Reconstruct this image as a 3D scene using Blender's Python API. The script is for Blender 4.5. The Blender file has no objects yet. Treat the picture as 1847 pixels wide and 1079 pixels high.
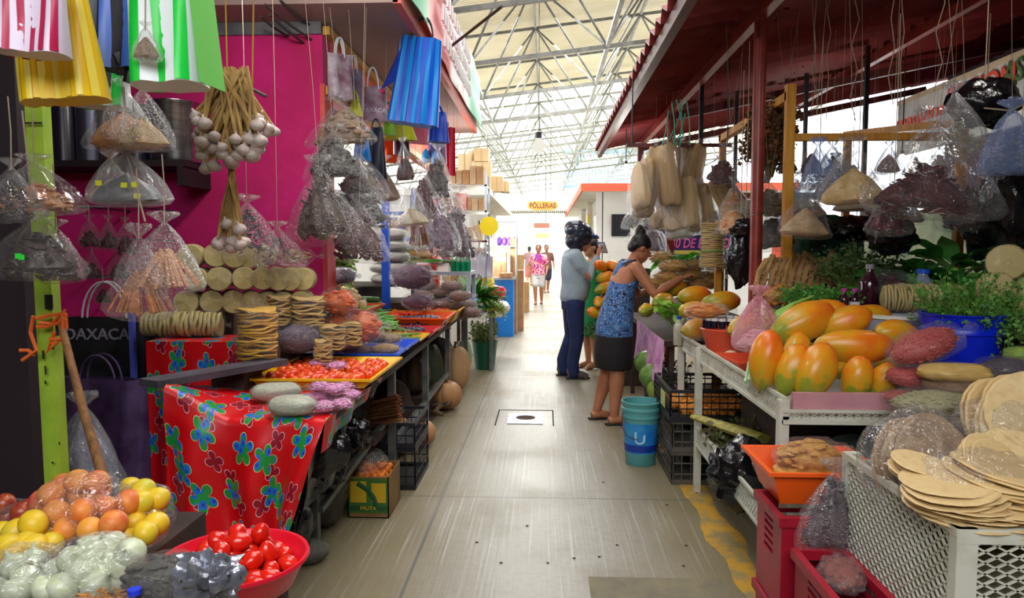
import bpy, math, random
from mathutils import Vector, Matrix, noise, Euler
PI = math.pi
scn = bpy.context.scene
COL = scn.collection
# ---------------------------------------------------------------- camera
F, VX, VY, W, H = 1300.0, 983.0, 450.0, 1847.0, 1079.0
PITCH = math.atan((H/2-VY)/F); YAW = math.atan((VX-W/2)/F*math.cos(PITCH))
cam_d = bpy.data.cameras.new('camera'); cam = bpy.data.objects.new('camera', cam_d); COL.objects.link(cam)
cam.location = (0, 0, 1.5); cam.rotation_euler = (PI/2-PITCH, 0, YAW)
cam_d.sensor_width = 36.0; cam_d.lens = 36.0*F/W; cam_d.clip_start = 0.05; cam_d.clip_end = 300
scn.camera = cam
_R = Euler((PI/2-PITCH, 0, YAW)).to_matrix()
def ray(px, py): return _R @ Vector(((px-W/2)/F, -(py-H/2)/F, -1))
def at(px, py, Y):
    d = ray(px, py); d = d*(Y/d.y); return Vector((d.x, d.y, 1.5+d.z))
def gz(px, py, z):
    d = ray(px, py); d = d*((z-1.5)/d.z); return Vector((d.x, d.y, z))
# ---------------------------------------------------------------- world, sun, exposure
world = bpy.data.worlds.new('sky'); scn.world = world; world.use_nodes = True
wn = world.node_tree; wn.nodes.clear()
_o = wn.nodes.new('ShaderNodeOutputWorld'); _b = wn.nodes.new('ShaderNodeBackground')
_b.inputs[0].default_value = (0.90, 0.95, 1.0, 1); _b.inputs[1].default_value = 3.8
wn.links.new(_b.outputs[0], _o.inputs[0])
def lamp(kind, name, loc, energy, color=(1, 1, 1), rot=(0, 0, 0), **kw):
    d = bpy.data.lights.new(name, kind); d.energy = energy; d.color = color
    for k, v in kw.items(): setattr(d, k, v)
    o = bpy.data.objects.new(name, d); COL.objects.link(o); o.location = loc; o.rotation_euler = rot
    return o
lamp('SUN', 'sun', (0, 0, 20), 9.0, (1, 0.96, 0.88), (math.radians(-28), math.radians(12), 0), angle=math.radians(4))
# added fill lamps along the aisle, one of them behind the camera
lamp('AREA', 'fill_near', (0.2, 3.4, 5.6), 230, (1.0, 0.98, 0.95), (0, 0, 0), shape='RECTANGLE', size=3.0, size_y=5.0)
lamp('AREA', 'fill_middle', (0.2, 11.5, 5.6), 260, (1.0, 0.99, 0.97), (0, 0, 0), shape='RECTANGLE', size=3.0, size_y=8.0)
lamp('AREA', 'fill_behind_camera', (-0.4, -1.5, 3.4), 170, (0.97, 0.98, 1.0), (math.radians(48), 0, 0), shape='RECTANGLE', size=3.5, size_y=1.8)
lamp('AREA', 'fill_far', (0, 21, 6.0), 1500, (1.0, 1.0, 0.99), (0, 0, 0), shape='RECTANGLE', size=4.0, size_y=14.0)
lamp('AREA', 'fill_end', (0, 37, 5.6), 2200, (1.0, 1.0, 1.0), (0, 0, 0), shape='RECTANGLE', size=8.0, size_y=10.0)
BULBS = [(-1.35, 3.3, 2.95, 34), (-2.1, 6.6, 2.55, 40), (2.3, 3.6, 2.75, 4), (3.25, 6.8, 2.33, 26), (-1.15, 8.6, 2.6, 24), (0.98, 8.9, 2.5, 22)]  # all but the glowing one deep in the right stall are added fill
for i, (x, y, z, w) in enumerate(BULBS): lamp('POINT', 'bulb_and_fill_light', (x, y, z-0.09), w, (1, 0.95, 0.88), shadow_soft_size=0.06)
vs = scn.view_settings
vs.view_transform = 'Standard'; vs.look = 'None'; vs.exposure = 0.0; vs.gamma = 1.0; vs.use_curve_mapping = False
scn.display_settings.display_device = 'sRGB'
scn.cycles.max_bounces = 7; scn.cycles.diffuse_bounces = 3; scn.cycles.glossy_bounces = 3
scn.cycles.transmission_bounces = 4; scn.cycles.transparent_max_bounces = 24
scn.cycles.caustics_reflective = False; scn.cycles.caustics_refractive = False
scn.cycles.sample_clamp_indirect = 4.0
# ---------------------------------------------------------------- materials
def lin(c):
    out = []
    for v in c[:3]:
        v = v/255.0
        out.append(v/12.92 if v <= 0.04045 else ((v+0.055)/1.055)**2.4)
    return (out[0], out[1], out[2], 1)
MATS = {}
def nodes_new(name):
    m = bpy.data.materials.new(name); m.use_nodes = True
    nt = m.node_tree; nt.nodes.clear()
    out = nt.nodes.new('ShaderNodeOutputMaterial'); return m, nt, out
def mixrgb(nt, fac, a, b):
    n = nt.nodes.new('ShaderNodeMix'); n.data_type = 'RGBA'
    for sock, v in ((n.inputs[0], fac), (n.inputs[6], a), (n.inputs[7], b)):
        if isinstance(v, (int, float)): sock.default_value = v
        elif isinstance(v, tuple): sock.default_value = v
        else: nt.links.new(v, sock)
    return n.outputs[2]
def ramp(nt, src, stops, interp='LINEAR'):
    r = nt.nodes.new('ShaderNodeValToRGB'); r.color_ramp.interpolation = interp
    el = r.color_ramp.elements
    while len(el) < len(stops): el.new(0.5)
    for e, (p, c) in zip(el, stops):
        e.position = p; e.color = c if len(c) == 4 else lin(c)
    nt.links.new(src, r.inputs[0]); return r.outputs[0]
def coords(nt, scale=(1, 1, 1), kind='Object', loc=(0, 0, 0), rot=(0, 0, 0)):
    t = nt.nodes.new('ShaderNodeTexCoord'); mp = nt.nodes.new('ShaderNodeMapping')
    mp.inputs['Scale'].default_value = scale; mp.inputs['Location'].default_value = loc; mp.inputs['Rotation'].default_value = rot
    nt.links.new(t.outputs[kind], mp.inputs[0]); return mp.outputs[0]
def ntex(nt, vec, scale, detail=4, rough=0.55, dist=0):
    n = nt.nodes.new('ShaderNodeTexNoise'); n.inputs['Scale'].default_value = scale
    n.inputs['Detail'].default_value = detail; n.inputs['Roughness'].default_value = rough; n.inputs['Distortion'].default_value = dist
    nt.links.new(vec, n.inputs['Vector']); return n.outputs['Fac']
def bump(nt, src, strength, dist=0.01):
    b = nt.nodes.new('ShaderNodeBump'); b.inputs['Strength'].default_value = strength; b.inputs['Distance'].default_value = dist
    nt.links.new(src, b.inputs['Height']); return b.outputs[0]
def M(name, c, rough=0.6, c2=None, scale=8, metal=0, bmp=0, bscale=None, rnd=None, sc=(1, 1, 1), detail=4, lo=0.35, hi=0.65, spec=0.5, coat=0, trans=0, kind='Object'):
    """principled material; c2 = second colour mixed in by noise; rnd = colour each object leans to by its own random number"""
    if name in MATS: return MATS[name]
    m, nt, out = nodes_new(name)
    p = nt.nodes.new('ShaderNodeBsdfPrincipled')
    p.inputs['Roughness'].default_value = rough; p.inputs['Metallic'].default_value = metal
    p.inputs['Specular IOR Level'].default_value = spec; p.inputs['Coat Weight'].default_value = coat
    col = lin(c)
    if c2 is not None or bmp:
        vec = coords(nt, sc, kind); f = ntex(nt, vec, scale, detail)
    if c2 is not None:
        r = ramp(nt, f, [(lo, (0, 0, 0, 1)), (hi, (1, 1, 1, 1))])
        col = mixrgb(nt, r, lin(c), lin(c2))
    if rnd is not None:
        oi = nt.nodes.new('ShaderNodeObjectInfo'); col = mixrgb(nt, oi.outputs['Random'], col, lin(rnd))
    if isinstance(col, tuple): p.inputs['Base Color'].default_value = col
    else: nt.links.new(col, p.inputs['Base Color'])
    if bmp:
        f2 = ntex(nt, coords(nt, sc, kind), bscale or scale*4, 3); nt.links.new(bump(nt, f2, bmp), p.inputs['Normal'])
    if trans:
        t = nt.nodes.new('ShaderNodeBsdfTranslucent'); mx = nt.nodes.new('ShaderNodeMixShader'); mx.inputs[0].default_value = trans
        if isinstance(col, tuple): t.inputs[0].default_value = col
        else: nt.links.new(col, t.inputs[0])
        nt.links.new(p.outputs[0], mx.inputs[1]); nt.links.new(t.outputs[0], mx.inputs[2]); nt.links.new(mx.outputs[0], out.inputs[0])
    else: nt.links.new(p.outputs[0], out.inputs[0])
    MATS[name] = m; return m
def film(name, tint=(235, 240, 245), haze=0.022, gloss=0.035, rough=0.07):
    """thin plastic film: mostly clear, creased gloss, a little milky"""
    if name in MATS: return MATS[name]
    m, nt, out = nodes_new(name)
    tr = nt.nodes.new('ShaderNodeBsdfTransparent'); gl = nt.nodes.new('ShaderNodeBsdfGlossy'); df = nt.nodes.new('ShaderNodeBsdfDiffuse')
    tr.inputs[0].default_value = (0.97, 0.97, 0.97, 1); gl.inputs['Roughness'].default_value = rough; gl.inputs[0].default_value = (1, 1, 1, 1)
    df.inputs[0].default_value = lin(tint)
    v = coords(nt); f = ntex(nt, v, 26, 2, 0.5, 1.5); nb = bump(nt, f, 1.0, 0.03)
    nt.links.new(nb, gl.inputs['Normal'])
    m1 = nt.nodes.new('ShaderNodeMixShader'); m1.inputs[0].default_value = haze
    nt.links.new(tr.outputs[0], m1.inputs[1]); nt.links.new(df.outputs[0], m1.inputs[2])
    lw = nt.nodes.new('ShaderNodeLayerWeight'); lw.inputs['Blend'].default_value = 0.25; nt.links.new(nb, lw.inputs['Normal'])
    ad = nt.nodes.new('ShaderNodeMath'); ad.operation = 'MULTIPLY_ADD'; ad.inputs[1].default_value = 0.20; ad.inputs[2].default_value = gloss
    ad.use_clamp = True; nt.links.new(lw.outputs['Fresnel'], ad.inputs[0])
    m2 = nt.nodes.new('ShaderNodeMixShader'); nt.links.new(ad.outputs[0], m2.inputs[0])
    nt.links.new(m1.outputs[0], m2.inputs[1]); nt.links.new(gl.outputs[0], m2.inputs[2]); nt.links.new(m2.outputs[0], out.inputs[0])
    MATS[name] = m; return m
def emit(name, c, s):
    if name in MATS: return MATS[name]
    m, nt, out = nodes_new(name); e = nt.nodes.new('ShaderNodeEmission'); e.inputs[0].default_value = lin(c); e.inputs[1].default_value = s
    nt.links.new(e.outputs[0], out.inputs[0]); MATS[name] = m; return m
# ---------------------------------------------------------------- mesh builder
def nz(x, y, z, s=0): return noise.noise(Vector((x+s*7.31, y-s*3.17, z+s*1.93)))
class MB:
    def __init__(s): s.v = []; s.f = []; s.mi = []; s.cur = 0; s.uv = {}
    def add(s, vs, fs, mtx=None):
        n = len(s.v)
        s.v += [tuple(mtx @ Vector(p)) for p in vs] if mtx is not None else [tuple(p) for p in vs]
        s.f += [tuple(i+n for i in f) for f in fs]; s.mi += [s.cur]*len(fs); return s
    def mat(s, i): s.cur = i; return s
    def box(s, x0, x1, y0, y1, z0, z1, mtx=None):
        vs = [(x, y, z) for x in (x0, x1) for y in (y0, y1) for z in (z0, z1)]
        return s.add(vs, [(0, 1, 3, 2), (4, 6, 7, 5), (0, 4, 5, 1), (2, 3, 7, 6), (0, 2, 6, 4), (1, 5, 7, 3)], mtx)
    def cbox(s, c, d, mtx=None): return s.box(c[0]-d[0]/2, c[0]+d[0]/2, c[1]-d[1]/2, c[1]+d[1]/2, c[2]-d[2]/2, c[2]+d[2]/2, mtx)
    def bar(s, a, b, w, h=None, up=(0, 0, 1)):
        a, b = Vector(a), Vector(b); h = h or w; d = (b-a); L = d.length; d.normalize(); u = Vector(up)
        if abs(d.dot(u)) > 0.99: u = Vector((0, 1, 0))
        r = d.cross(u).normalized(); u2 = r.cross(d)
        vs = [tuple(p + r*i*w/2 + u2*j*h/2) for p in (a, b) for i, j in ((-1, -1), (1, -1), (1, 1), (-1, 1))]
        return s.add(vs, [(0, 3, 2, 1), (4, 5, 6, 7), (0, 1, 5, 4), (1, 2, 6, 5), (2, 3, 7, 6), (3, 0, 4, 7)])
    def tube(s, pts, rad, n=8, caps=True, flat=1.0):
        pts = [Vector(p) for p in pts]; R = rad if isinstance(rad, (list, tuple)) else [rad]*len(pts)
        rings = []; ref = None
        for i, p in enumerate(pts):
            d = (pts[min(i+1, len(pts)-1)]-pts[max(i-1, 0)])
            if d.length < 1e-9: d = Vector((0, 0, 1))
            d.normalize()
            if ref is None: ref = Vector((1, 0, 0)) if abs(d.x) < 0.9 else Vector((0, 1, 0))
            r = (ref - d*ref.dot(d)).normalized(); ref = r; u = d.cross(r)
            rings.append([tuple(p + (r*math.cos(a)+u*flat*math.sin(a))*R[i]) for a in [2*PI*k/n for k in range(n)]])
        return s.rings(rings, caps)
    def rings(s, rings, caps=True, closed=True):
        n = len(rings[0]); vs = [p for r in rings for p in r]; fs = []
        for i in range(len(rings)-1):
            for k in range(n if closed else n-1):
                k2 = (k+1) % n; fs.append((i*n+k, i*n+k2, (i+1)*n+k2, (i+1)*n+k))
        if caps: fs.append(tuple(reversed(range(n)))); fs.append(tuple((len(rings)-1)*n+k for k in range(n)))
        return s.add(vs, fs)
    def lathe(s, prof, n=16, c=(0, 0, 0), caps=False, mtx=None, fn=None):
        rings = []
        for r, z in prof:
            rings.append([(c[0]+r*(fn(a, z) if fn else 1)*math.cos(a), c[1]+r*(fn(a, z) if fn else 1)*math.sin(a), c[2]+z) for a in [2*PI*k/n for k in range(n)]])
        if mtx is not None: rings = [[tuple(mtx @ Vector(p)) for p in r] for r in rings]
        return s.rings(rings, caps)
    def ball(s, c, d, seg=12, rng=8, amp=0, freq=2.0, seed=0, mtx=None, power=1.0):
        vs = []; fs = []
        def P(t, a):
            st, ct = math.sin(t), math.cos(t)
            x, y, z = st*math.cos(a), st*math.sin(a), ct
            if power != 1.0:
                x, y, z = [math.copysign(abs(q)**power, q) for q in (x, y, z)]
            k = 1+amp*(nz(x*freq, y*freq, z*freq, seed)+0.5*nz(x*freq*2.3, y*freq*2.3, z*freq*2.3, seed+5)) if amp else 1
            q = Vector((x*d[0]/2*k, y*d[1]/2*k, z*d[2]/2*k))
            if mtx is not None: q = mtx @ q
            return (c[0]+q.x, c[1]+q.y, c[2]+q.z)
        vs.append(P(0, 0))
        for i in range(1, rng):
            for k in range(seg): vs.append(P(PI*i/rng, 2*PI*k/seg))
        vs.append(P(PI, 0))
        for k in range(seg): fs.append((0, 1+k, 1+(k+1) % seg))
        for i in range(rng-2):
            for k in range(seg):
                a = 1+i*seg+k; b = 1+i*seg+(k+1) % seg; fs.append((a, a+seg, b+seg, b))
        L = len(vs)-1; o = 1+(rng-2)*seg
        for k in range(seg): fs.append((L, o+(k+1) % seg, o+k))
        return s.add(vs, fs)
    def grid(s, fn, nu, nv):
        vs = [fn(i/nu, j/nv) for j in range(nv+1) for i in range(nu+1)]
        fs = [(j*(nu+1)+i, j*(nu+1)+i+1, (j+1)*(nu+1)+i+1, (j+1)*(nu+1)+i) for j in range(nv) for i in range(nu)]
        return s.add(vs, fs)
    def shell(s, fn, nu, nv, th):
        """a thin sheet with real thickness along its normals"""
        P = [[Vector(fn(i/nu, j/nv)) for i in range(nu+1)] for j in range(nv+1)]
        top = []; bot = []
        for j in range(nv+1):
            for i in range(nu+1):
                du = P[j][min(i+1, nu)]-P[j][max(i-1, 0)]; dv = P[min(j+1, nv)][i]-P[max(j-1, 0)][i]
                n = du.cross(dv)
                n = n.normalized() if n.length > 1e-12 else Vector((0, 0, 1))
                top.append(tuple(P[j][i]+n*th/2)); bot.append(tuple(P[j][i]-n*th/2))
        o = len(top); w = nu+1; fs = []
        for j in range(nv):
            for i in range(nu):
                a = j*w+i; fs.append((a, a+1, a+w+1, a+w)); fs.append((o+a+w, o+a+w+1, o+a+1, o+a))
        for i in range(nu): fs.append((i+1, i, o+i, o+i+1)); a = nv*w+i; fs.append((a, a+1, o+a+1, o+a))
        for j in range(nv): a = j*w; fs.append((a, a+w, o+a+w, o+a)); a = j*w+nu; fs.append((a+w, a, o+a, o+a+w))
        return s.add(top+bot, fs)
    def mesh(s, name, mats, smooth=True, ang=None):
        me = bpy.data.meshes.new(name); me.from_pydata(s.v, [], s.f)
        mats = mats if isinstance(mats, (list, tuple)) else [mats]
        for m in mats: me.materials.append(m)
        if any(s.mi): me.polygons.foreach_set('material_index', s.mi)
        if smooth: me.polygons.foreach_set('use_smooth', [True]*len(me.polygons))
        if smooth and ang: me.set_sharp_from_angle(angle=math.radians(ang))
        me.update(); return me
def link(name, me, parent=None, loc=(0, 0, 0), rot=(0, 0, 0), scale=(1, 1, 1)):
    o = bpy.data.objects.new(name, me); COL.objects.link(o); o.location = loc; o.rotation_euler = rot
    o.scale = (scale,)*3 if isinstance(scale, (int, float)) else scale
    if parent is not None: o.parent = parent
    return o
def tag(o, label=None, cat=None, group=None, kind=None):
    if label: o['label'] = label
    if cat: o['category'] = cat
    if group: o['group'] = group
    if kind: o['kind'] = kind
    return o
def thing(name, label, cat, loc=(0, 0, 0), rot=(0, 0, 0), group=None, scale=1):
    return tag(link(name, None, None, loc, rot, scale), label, cat, group)
def part(name, mb, mats, parent, smooth=True, ang=40, loc=(0, 0, 0), rot=(0, 0, 0), kind=None, label=None):
    o = link(name, mb.mesh(name, mats, smooth, ang), parent, loc, rot)
    if kind: o['kind'] = kind
    if label: o['label'] = label
    return o
def solo(name, mb, mats, label, cat, loc=(0, 0, 0), rot=(0, 0, 0), group=None, smooth=True, ang=40, kind=None, scale=1):
    return tag(link(name, mb.mesh(name, mats, smooth, ang), None, loc, rot, scale), label, cat, group, kind)
def struct(name, mb, mats, smooth=False, ang=40, loc=(0, 0, 0), rot=(0, 0, 0), parent=None):
    o = link(name, mb.mesh(name, mats, smooth, ang), parent, loc, rot)
    if parent is None: o['kind'] = 'structure'
    return o
def inst(name, me, label, cat, loc, rot=(0, 0, 0), scale=1, group=None):
    return tag(link(name, me, None, loc, rot, scale), label, cat, group)
def dup(root, loc=None, rot=None, label=None, scale=None, group=None):
    r = root.copy(); COL.objects.link(r)
    if loc is not None: r.location = loc
    if rot is not None: r.rotation_euler = rot
    if scale is not None: r.scale = (scale,)*3 if isinstance(scale, (int, float)) else scale
    if label: r['label'] = label
    if group: r['group'] = group
    for ch in root.children:
        c = ch.copy(); COL.objects.link(c); c.parent = r
        for g in ch.children:
            d = g.copy(); COL.objects.link(d); d.parent = c
    return r
def letters(name, s, size, m, parent, loc, rot, depth=0.002, align='CENTER', shear=0, width=None):
    """raised lettering as a mesh part"""
    cu = bpy.data.curves.new(name, 'FONT'); cu.body = s; cu.size = size; cu.extrude = depth; cu.align_x = align; cu.align_y = 'CENTER'; cu.shear = shear
    cu.resolution_u = 3; cu.offset = size*0.012
    tmp = bpy.data.objects.new('tmp', cu); COL.objects.link(tmp)
    bpy.context.view_layer.update()
    me = bpy.data.meshes.new_from_object(tmp.evaluated_get(bpy.context.evaluated_depsgraph_get()))
    bpy.data.objects.remove(tmp); me.materials.clear(); me.materials.append(m)
    o = link(name, me, parent, loc, rot)
    if width:
        xs = [v.co.x for v in me.vertices]; k = width/(max(xs)-min(xs))
        for v in me.vertices: v.co.x *= k
    return o
RN = random.Random(7)
def U(a, b): return RN.uniform(a, b)
def remeshed(name, mb, m, voxel=0.01, smooth=4, parent=None, loc=(0, 0, 0), rot=(0, 0, 0)):
    """closed overlapping volumes fused to one continuous smooth surface"""
    o = link(name, mb.mesh(name, m, True), None)
    r = o.modifiers.new('r', 'REMESH'); r.mode = 'VOXEL'; r.voxel_size = voxel; r.use_smooth_shade = True
    if smooth: s_ = o.modifiers.new('s', 'SMOOTH'); s_.iterations = smooth; s_.factor = 0.5
    bpy.context.view_layer.update()
    me = bpy.data.meshes.new_from_object(o.evaluated_get(bpy.context.evaluated_depsgraph_get()))
    o.modifiers.clear(); bpy.data.objects.remove(o); me.name = name
    if not me.materials: me.materials.append(m)
    me.polygons.foreach_set('use_smooth', [True]*len(me.polygons))
    return link(name, me, parent, loc, rot)
# ================================================================ SETTING
def mat_floor():
    m, nt, out = nodes_new('brushed_concrete'); p = nt.nodes.new('ShaderNodeBsdfPrincipled')
    v = coords(nt)
    big = ntex(nt, v, 0.9, 5, 0.6); c = ramp(nt, big, [(0.3, (124, 119, 104)), (0.5, (142, 137, 124)), (0.7, (120, 110, 86))])
    fine = ntex(nt, v, 26, 5, 0.7); c = mixrgb(nt, ramp(nt, fine, [(0.45, (0, 0, 0, 1)), (0.75, (0.45, 0.45, 0.45, 1))]), c, lin((98, 94, 84)))
    # yellowish grime away from the walked middle
    sx = nt.nodes.new('ShaderNodeSeparateXYZ'); nt.links.new(v, sx.inputs[0])
    ab = nt.nodes.new('ShaderNodeMath'); ab.operation = 'ABSOLUTE'; nt.links.new(sx.outputs[0], ab.inputs[0])
    side = ramp(nt, ab.outputs[0], [(0.3, (0, 0, 0, 1)), (0.75, (0.6, 0.6, 0.6, 1))]); c = mixrgb(nt, side, c, lin((128, 114, 72)))
    # brushed lines that run along the aisle
    vg = coords(nt, (60, 0.9, 1)); g = ntex(nt, vg, 1.0, 2); gr = ramp(nt, g, [(0.58, (0, 0, 0, 1)), (0.72, (0.5, 0.5, 0.5, 1))])
    c = mixrgb(nt, gr, c, lin((186, 184, 178)))
    # slab joints
    br = nt.nodes.new('ShaderNodeTexBrick'); br.offset = 0; br.inputs['Scale'].default_value = 1; br.inputs['Brick Width'].default_value = 1.9
    br.inputs['Row Height'].default_value = 2.12; br.inputs['Mortar Size'].default_value = 0.008; br.inputs['Mortar Smooth'].default_value = 0.1
    nt.links.new(coords(nt, loc=(0.62, -0.03, 0)), br.inputs['Vector'])
    c = mixrgb(nt, br.outputs['Fac'], c, lin((96, 92, 84)))
    nt.links.new(c, p.inputs['Base Color'])
    rr = ramp(nt, big, [(0.3, (0.34, 0.34, 0.34, 1)), (0.7, (0.52, 0.52, 0.52, 1))]); nt.links.new(rr, p.inputs['Roughness'])
    nt.links.new(bump(nt, g, 0.25, 0.004), p.inputs['Normal'])
    nt.links.new(p.outputs[0], out.inputs[0]); return m
struct('floor', MB().box(-10, 10, -6, 75, -0.12, 0), mat_floor())
yl = M('worn_yellow_paint', (196, 150, 44), 0.6, c2=(150, 134, 90), scale=9, lo=0.45, hi=0.6)
def yfn(u, v):
    y = 2.6+v*3.2; w = 0.05+0.05*(0.5+nz(y*3, 0, 0, 3)); e = 0.012*nz(y*14, u*5, 0, 2)
    return (0.935+(u-0.5)*2*w+e, y, 0.002)
struct('trim_1', MB().grid(yfn, 6, 60), yl)
# main roof: sheets on a steel space frame, rising a little to the right
SL = 0.115
def mat_roof():
    m, nt, out = nodes_new('roof_sheet'); p = nt.nodes.new('ShaderNodeBsdfPrincipled'); p.inputs['Roughness'].default_value = 0.7
    v = coords(nt); n = ntex(nt, v, 0.5, 5, 0.6); c = ramp(nt, n, [(0.3, (196, 184, 150)), (0.7, (222, 214, 188))])
    w = nt.nodes.new('ShaderNodeTexWave'); w.bands_direction = 'Y'; w.inputs['Scale'].default_value = 3.2; w.inputs['Distortion'].default_value = 0.3
    nt.links.new(v, w.inputs[0]); c = mixrgb(nt, ramp(nt, w.outputs['Fac'], [(0.1, (0.55, 0.55, 0.55, 1)), (0.5, (0, 0, 0, 1))]), c, lin((150, 140, 112)))
    nt.links.new(c, p.inputs['Base Color']); nt.links.new(bump(nt, w.outputs['Fac'], 0.6, 0.03), p.inputs['Normal'])
    t = nt.nodes.new('ShaderNodeBsdfTranslucent'); nt.links.new(c, t.inputs[0]); mx = nt.nodes.new('ShaderNodeMixShader')
    mx.inputs[0].default_value = 0.07
    nt.links.new(p.outputs[0], mx.inputs[1]); nt.links.new(t.outputs[0], mx.inputs[2]); nt.links.new(mx.outputs[0], out.inputs[0]); return m
def roofsheet(x0, x1, y0, y1, z, th=0.03):
    mb = MB(); vs = [(x, y, z+SL*x+t) for x in (x0, x1) for y in (y0, y1) for t in (0, th)]
    return mb.add(vs, [(0, 1, 3, 2), (4, 6, 7, 5), (0, 4, 5, 1), (2, 3, 7, 6), (0, 2, 6, 4), (1, 5, 7, 3)])
struct('ceiling', roofsheet(-12, 12, -6, 24, 6.72), mat_roof())
clear = M('clear_roof_sheet', (250, 250, 240), 0.6, c2=(232, 232, 214), scale=0.6, trans=0.8)
struct('ceiling_skylight', roofsheet(-12, 12, 24, 60, 6.72), clear)
steel = M('grey_painted_steel', (122, 122, 116), 0.5, c2=(92, 92, 86), scale=6)
TX, TY, TZ, BX, BZ, DY = -0.23, 16.7, 6.52, -1.31, 4.82, 2.75
def truss(k):
    y = TY+k*DY; yb = y-DY/2
    r = thing('roof_truss', 'grey steel space frame truss under the beige roof sheets', 'roof truss', (0, 0, 0), group='roof trusses over the aisle')
    top = lambda i: (TX+2.36*i, y, TZ+SL*(TX+2.36*i)); bot = lambda i, yy: (BX+2.36*i, yy, BZ+SL*(BX+2.36*i))
    big = y < 32
    mb = MB(); mb.bar(top(-3), top(4), 0.05, 0.06); part('top_chord', mb, steel, r, False)
    mb = MB(); mb.bar(bot(-2, yb), bot(4, yb), 0.05, 0.07); part('bottom_chord', mb, steel, r, False)
    for i in range(-2, 4):
        nxt = (TX+2.36*i, y+DY, TZ+SL*(TX+2.36*i)); part('ridge_bar', MB().bar(top(i), nxt, 0.05, 0.06), steel, r, False)
    for i in range(-2, 5):
        part('side_chord', MB().bar(bot(i, yb), bot(i, yb+DY), 0.07 if i == 1 else 0.05, 0.06), steel, r, False)
    for i in range(-2, 4):
        for j in (0, 1):
            for s in (-1, 1):
                part('brace', MB().tube([top(i), bot(i+j, y+s*DY/2)], 0.022, 6), steel, r)
for k in range(-4, 10): truss(k)
# blue-grey louvred gable far down the hall
louv = M('pale_blue_louvre', (150, 180, 205), 0.5, c2=(190, 210, 225), scale=3, trans=0.3)
g = MB()
for i in range(26):
    x = 0.9+i*0.14; g.box(x, x+0.05, 32.0, 32.06, 4.3, 5.75)
g.box(0.8, 4.6, 31.98, 32.1, 4.2, 4.32); g.box(0.8, 4.6, 31.98, 32.1, 5.7, 5.85)
solo('louvre_screen', g, louv, 'pale blue upright slat screen high up under the far roof', 'screen', smooth=False)
# ---------------------------------------------------------------- left building: pink wall, orange fascia, projecting eave
pink = M('pink_wall_paint', (226, 26, 128), 0.75, c2=(196, 18, 96), scale=2.2, bmp=0.25, bscale=18)
conc = M('bare_concrete', (128, 128, 132), 0.9, c2=(88, 88, 94), scale=4, bmp=0.6, bscale=30)
orange = M('orange_wall_paint', (232, 96, 66), 0.7, c2=(214, 78, 54), scale=3)
soff = M('taupe_soffit_plaster', (176, 150, 142), 0.85, c2=(160, 134, 128), scale=1.5)
darkp = M('dark_plaster', (70, 40, 56), 0.85, c2=(52, 30, 46), scale=3)
WL = -1.48
def pinkwall():
    mb = MB(); mb.box(-4.6, WL, 4.82, 5.0, 0, 2.92); return mb
struct('wall_pink', pinkwall(), pink)
mb = MB().box(WL-0.02, WL+0.012, 4.815, 5.005, 0, 2.6); struct('trim_2', mb, M('orange_edge', (224, 92, 76), 0.7, c2=(206, 60, 80), scale=5))
struct('wall_concrete', MB().box(-4.6, WL, 4.80, 5.0, 2.92, 4.2), conc)
struct('wall_fascia', MB().box(WL-0.1, WL, 5.0, 10.4, 2.55, 3.0), orange)
struct('wall_upper_left', MB().box(-4.6, WL-0.1, 5.0, 9.4, 2.9, 3.6), darkp)
for i, z in enumerate((2.97, 2.58)):
    struct('trim_%d' % (3+i), MB().box(WL, WL+0.045, 4.84, 10.0, z-0.045, z+0.01), M('yellow_batten', (218, 168, 66), 0.6, c2=(190, 140, 50), scale=8, sc=(1, 0.1, 1)))
struct('ceiling_eave', MB().box(-4.6, -0.9, 4.46, 9.4, 3.0, 3.14), soff)
struct('trim_5', MB().box(-0.93, -0.88, 4.46, 9.42, 2.995, 3.16), M('salmon_paint', (226, 110, 92), 0.6))
struct('ceiling_front', MB().box(-5, -1.2, -2, 4.44, 3.25, 3.4), M('grey_blue_slab', (96, 98, 116), 0.8, c2=(70, 72, 88), scale=4))
# rebar ends
rb = M('rusty_rebar', (70, 60, 58), 0.7)
for i, (a, b) in enumerate([((478, 8), (562, 72)), ((486, 26), (548, 78)), ((505, 0), (560, 46)), ((470, 30), (520, 66)), ((520, 2), (556, 36))]):
    p0, p1 = at(a[0], a[1], 4.3+0.05*i), at(b[0], b[1], 4.82)
    solo('rebar', MB().tube([p0, (p0+p1)/2+Vector((0, 0, -0.01)), p1], 0.008, 6), rb, 'bare steel rebar end sticking out of the grey concrete above the pink wall', 'rebar', group='rebar ends above the pink wall')
p0, p1 = at(808, 88, 6.3), at(905, 12, 5.4)
solo('rod', MB().tube([p0, p1], 0.012, 6), rb, 'long thin dark rod poking out from the banner eave over the aisle', 'rod')
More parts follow.
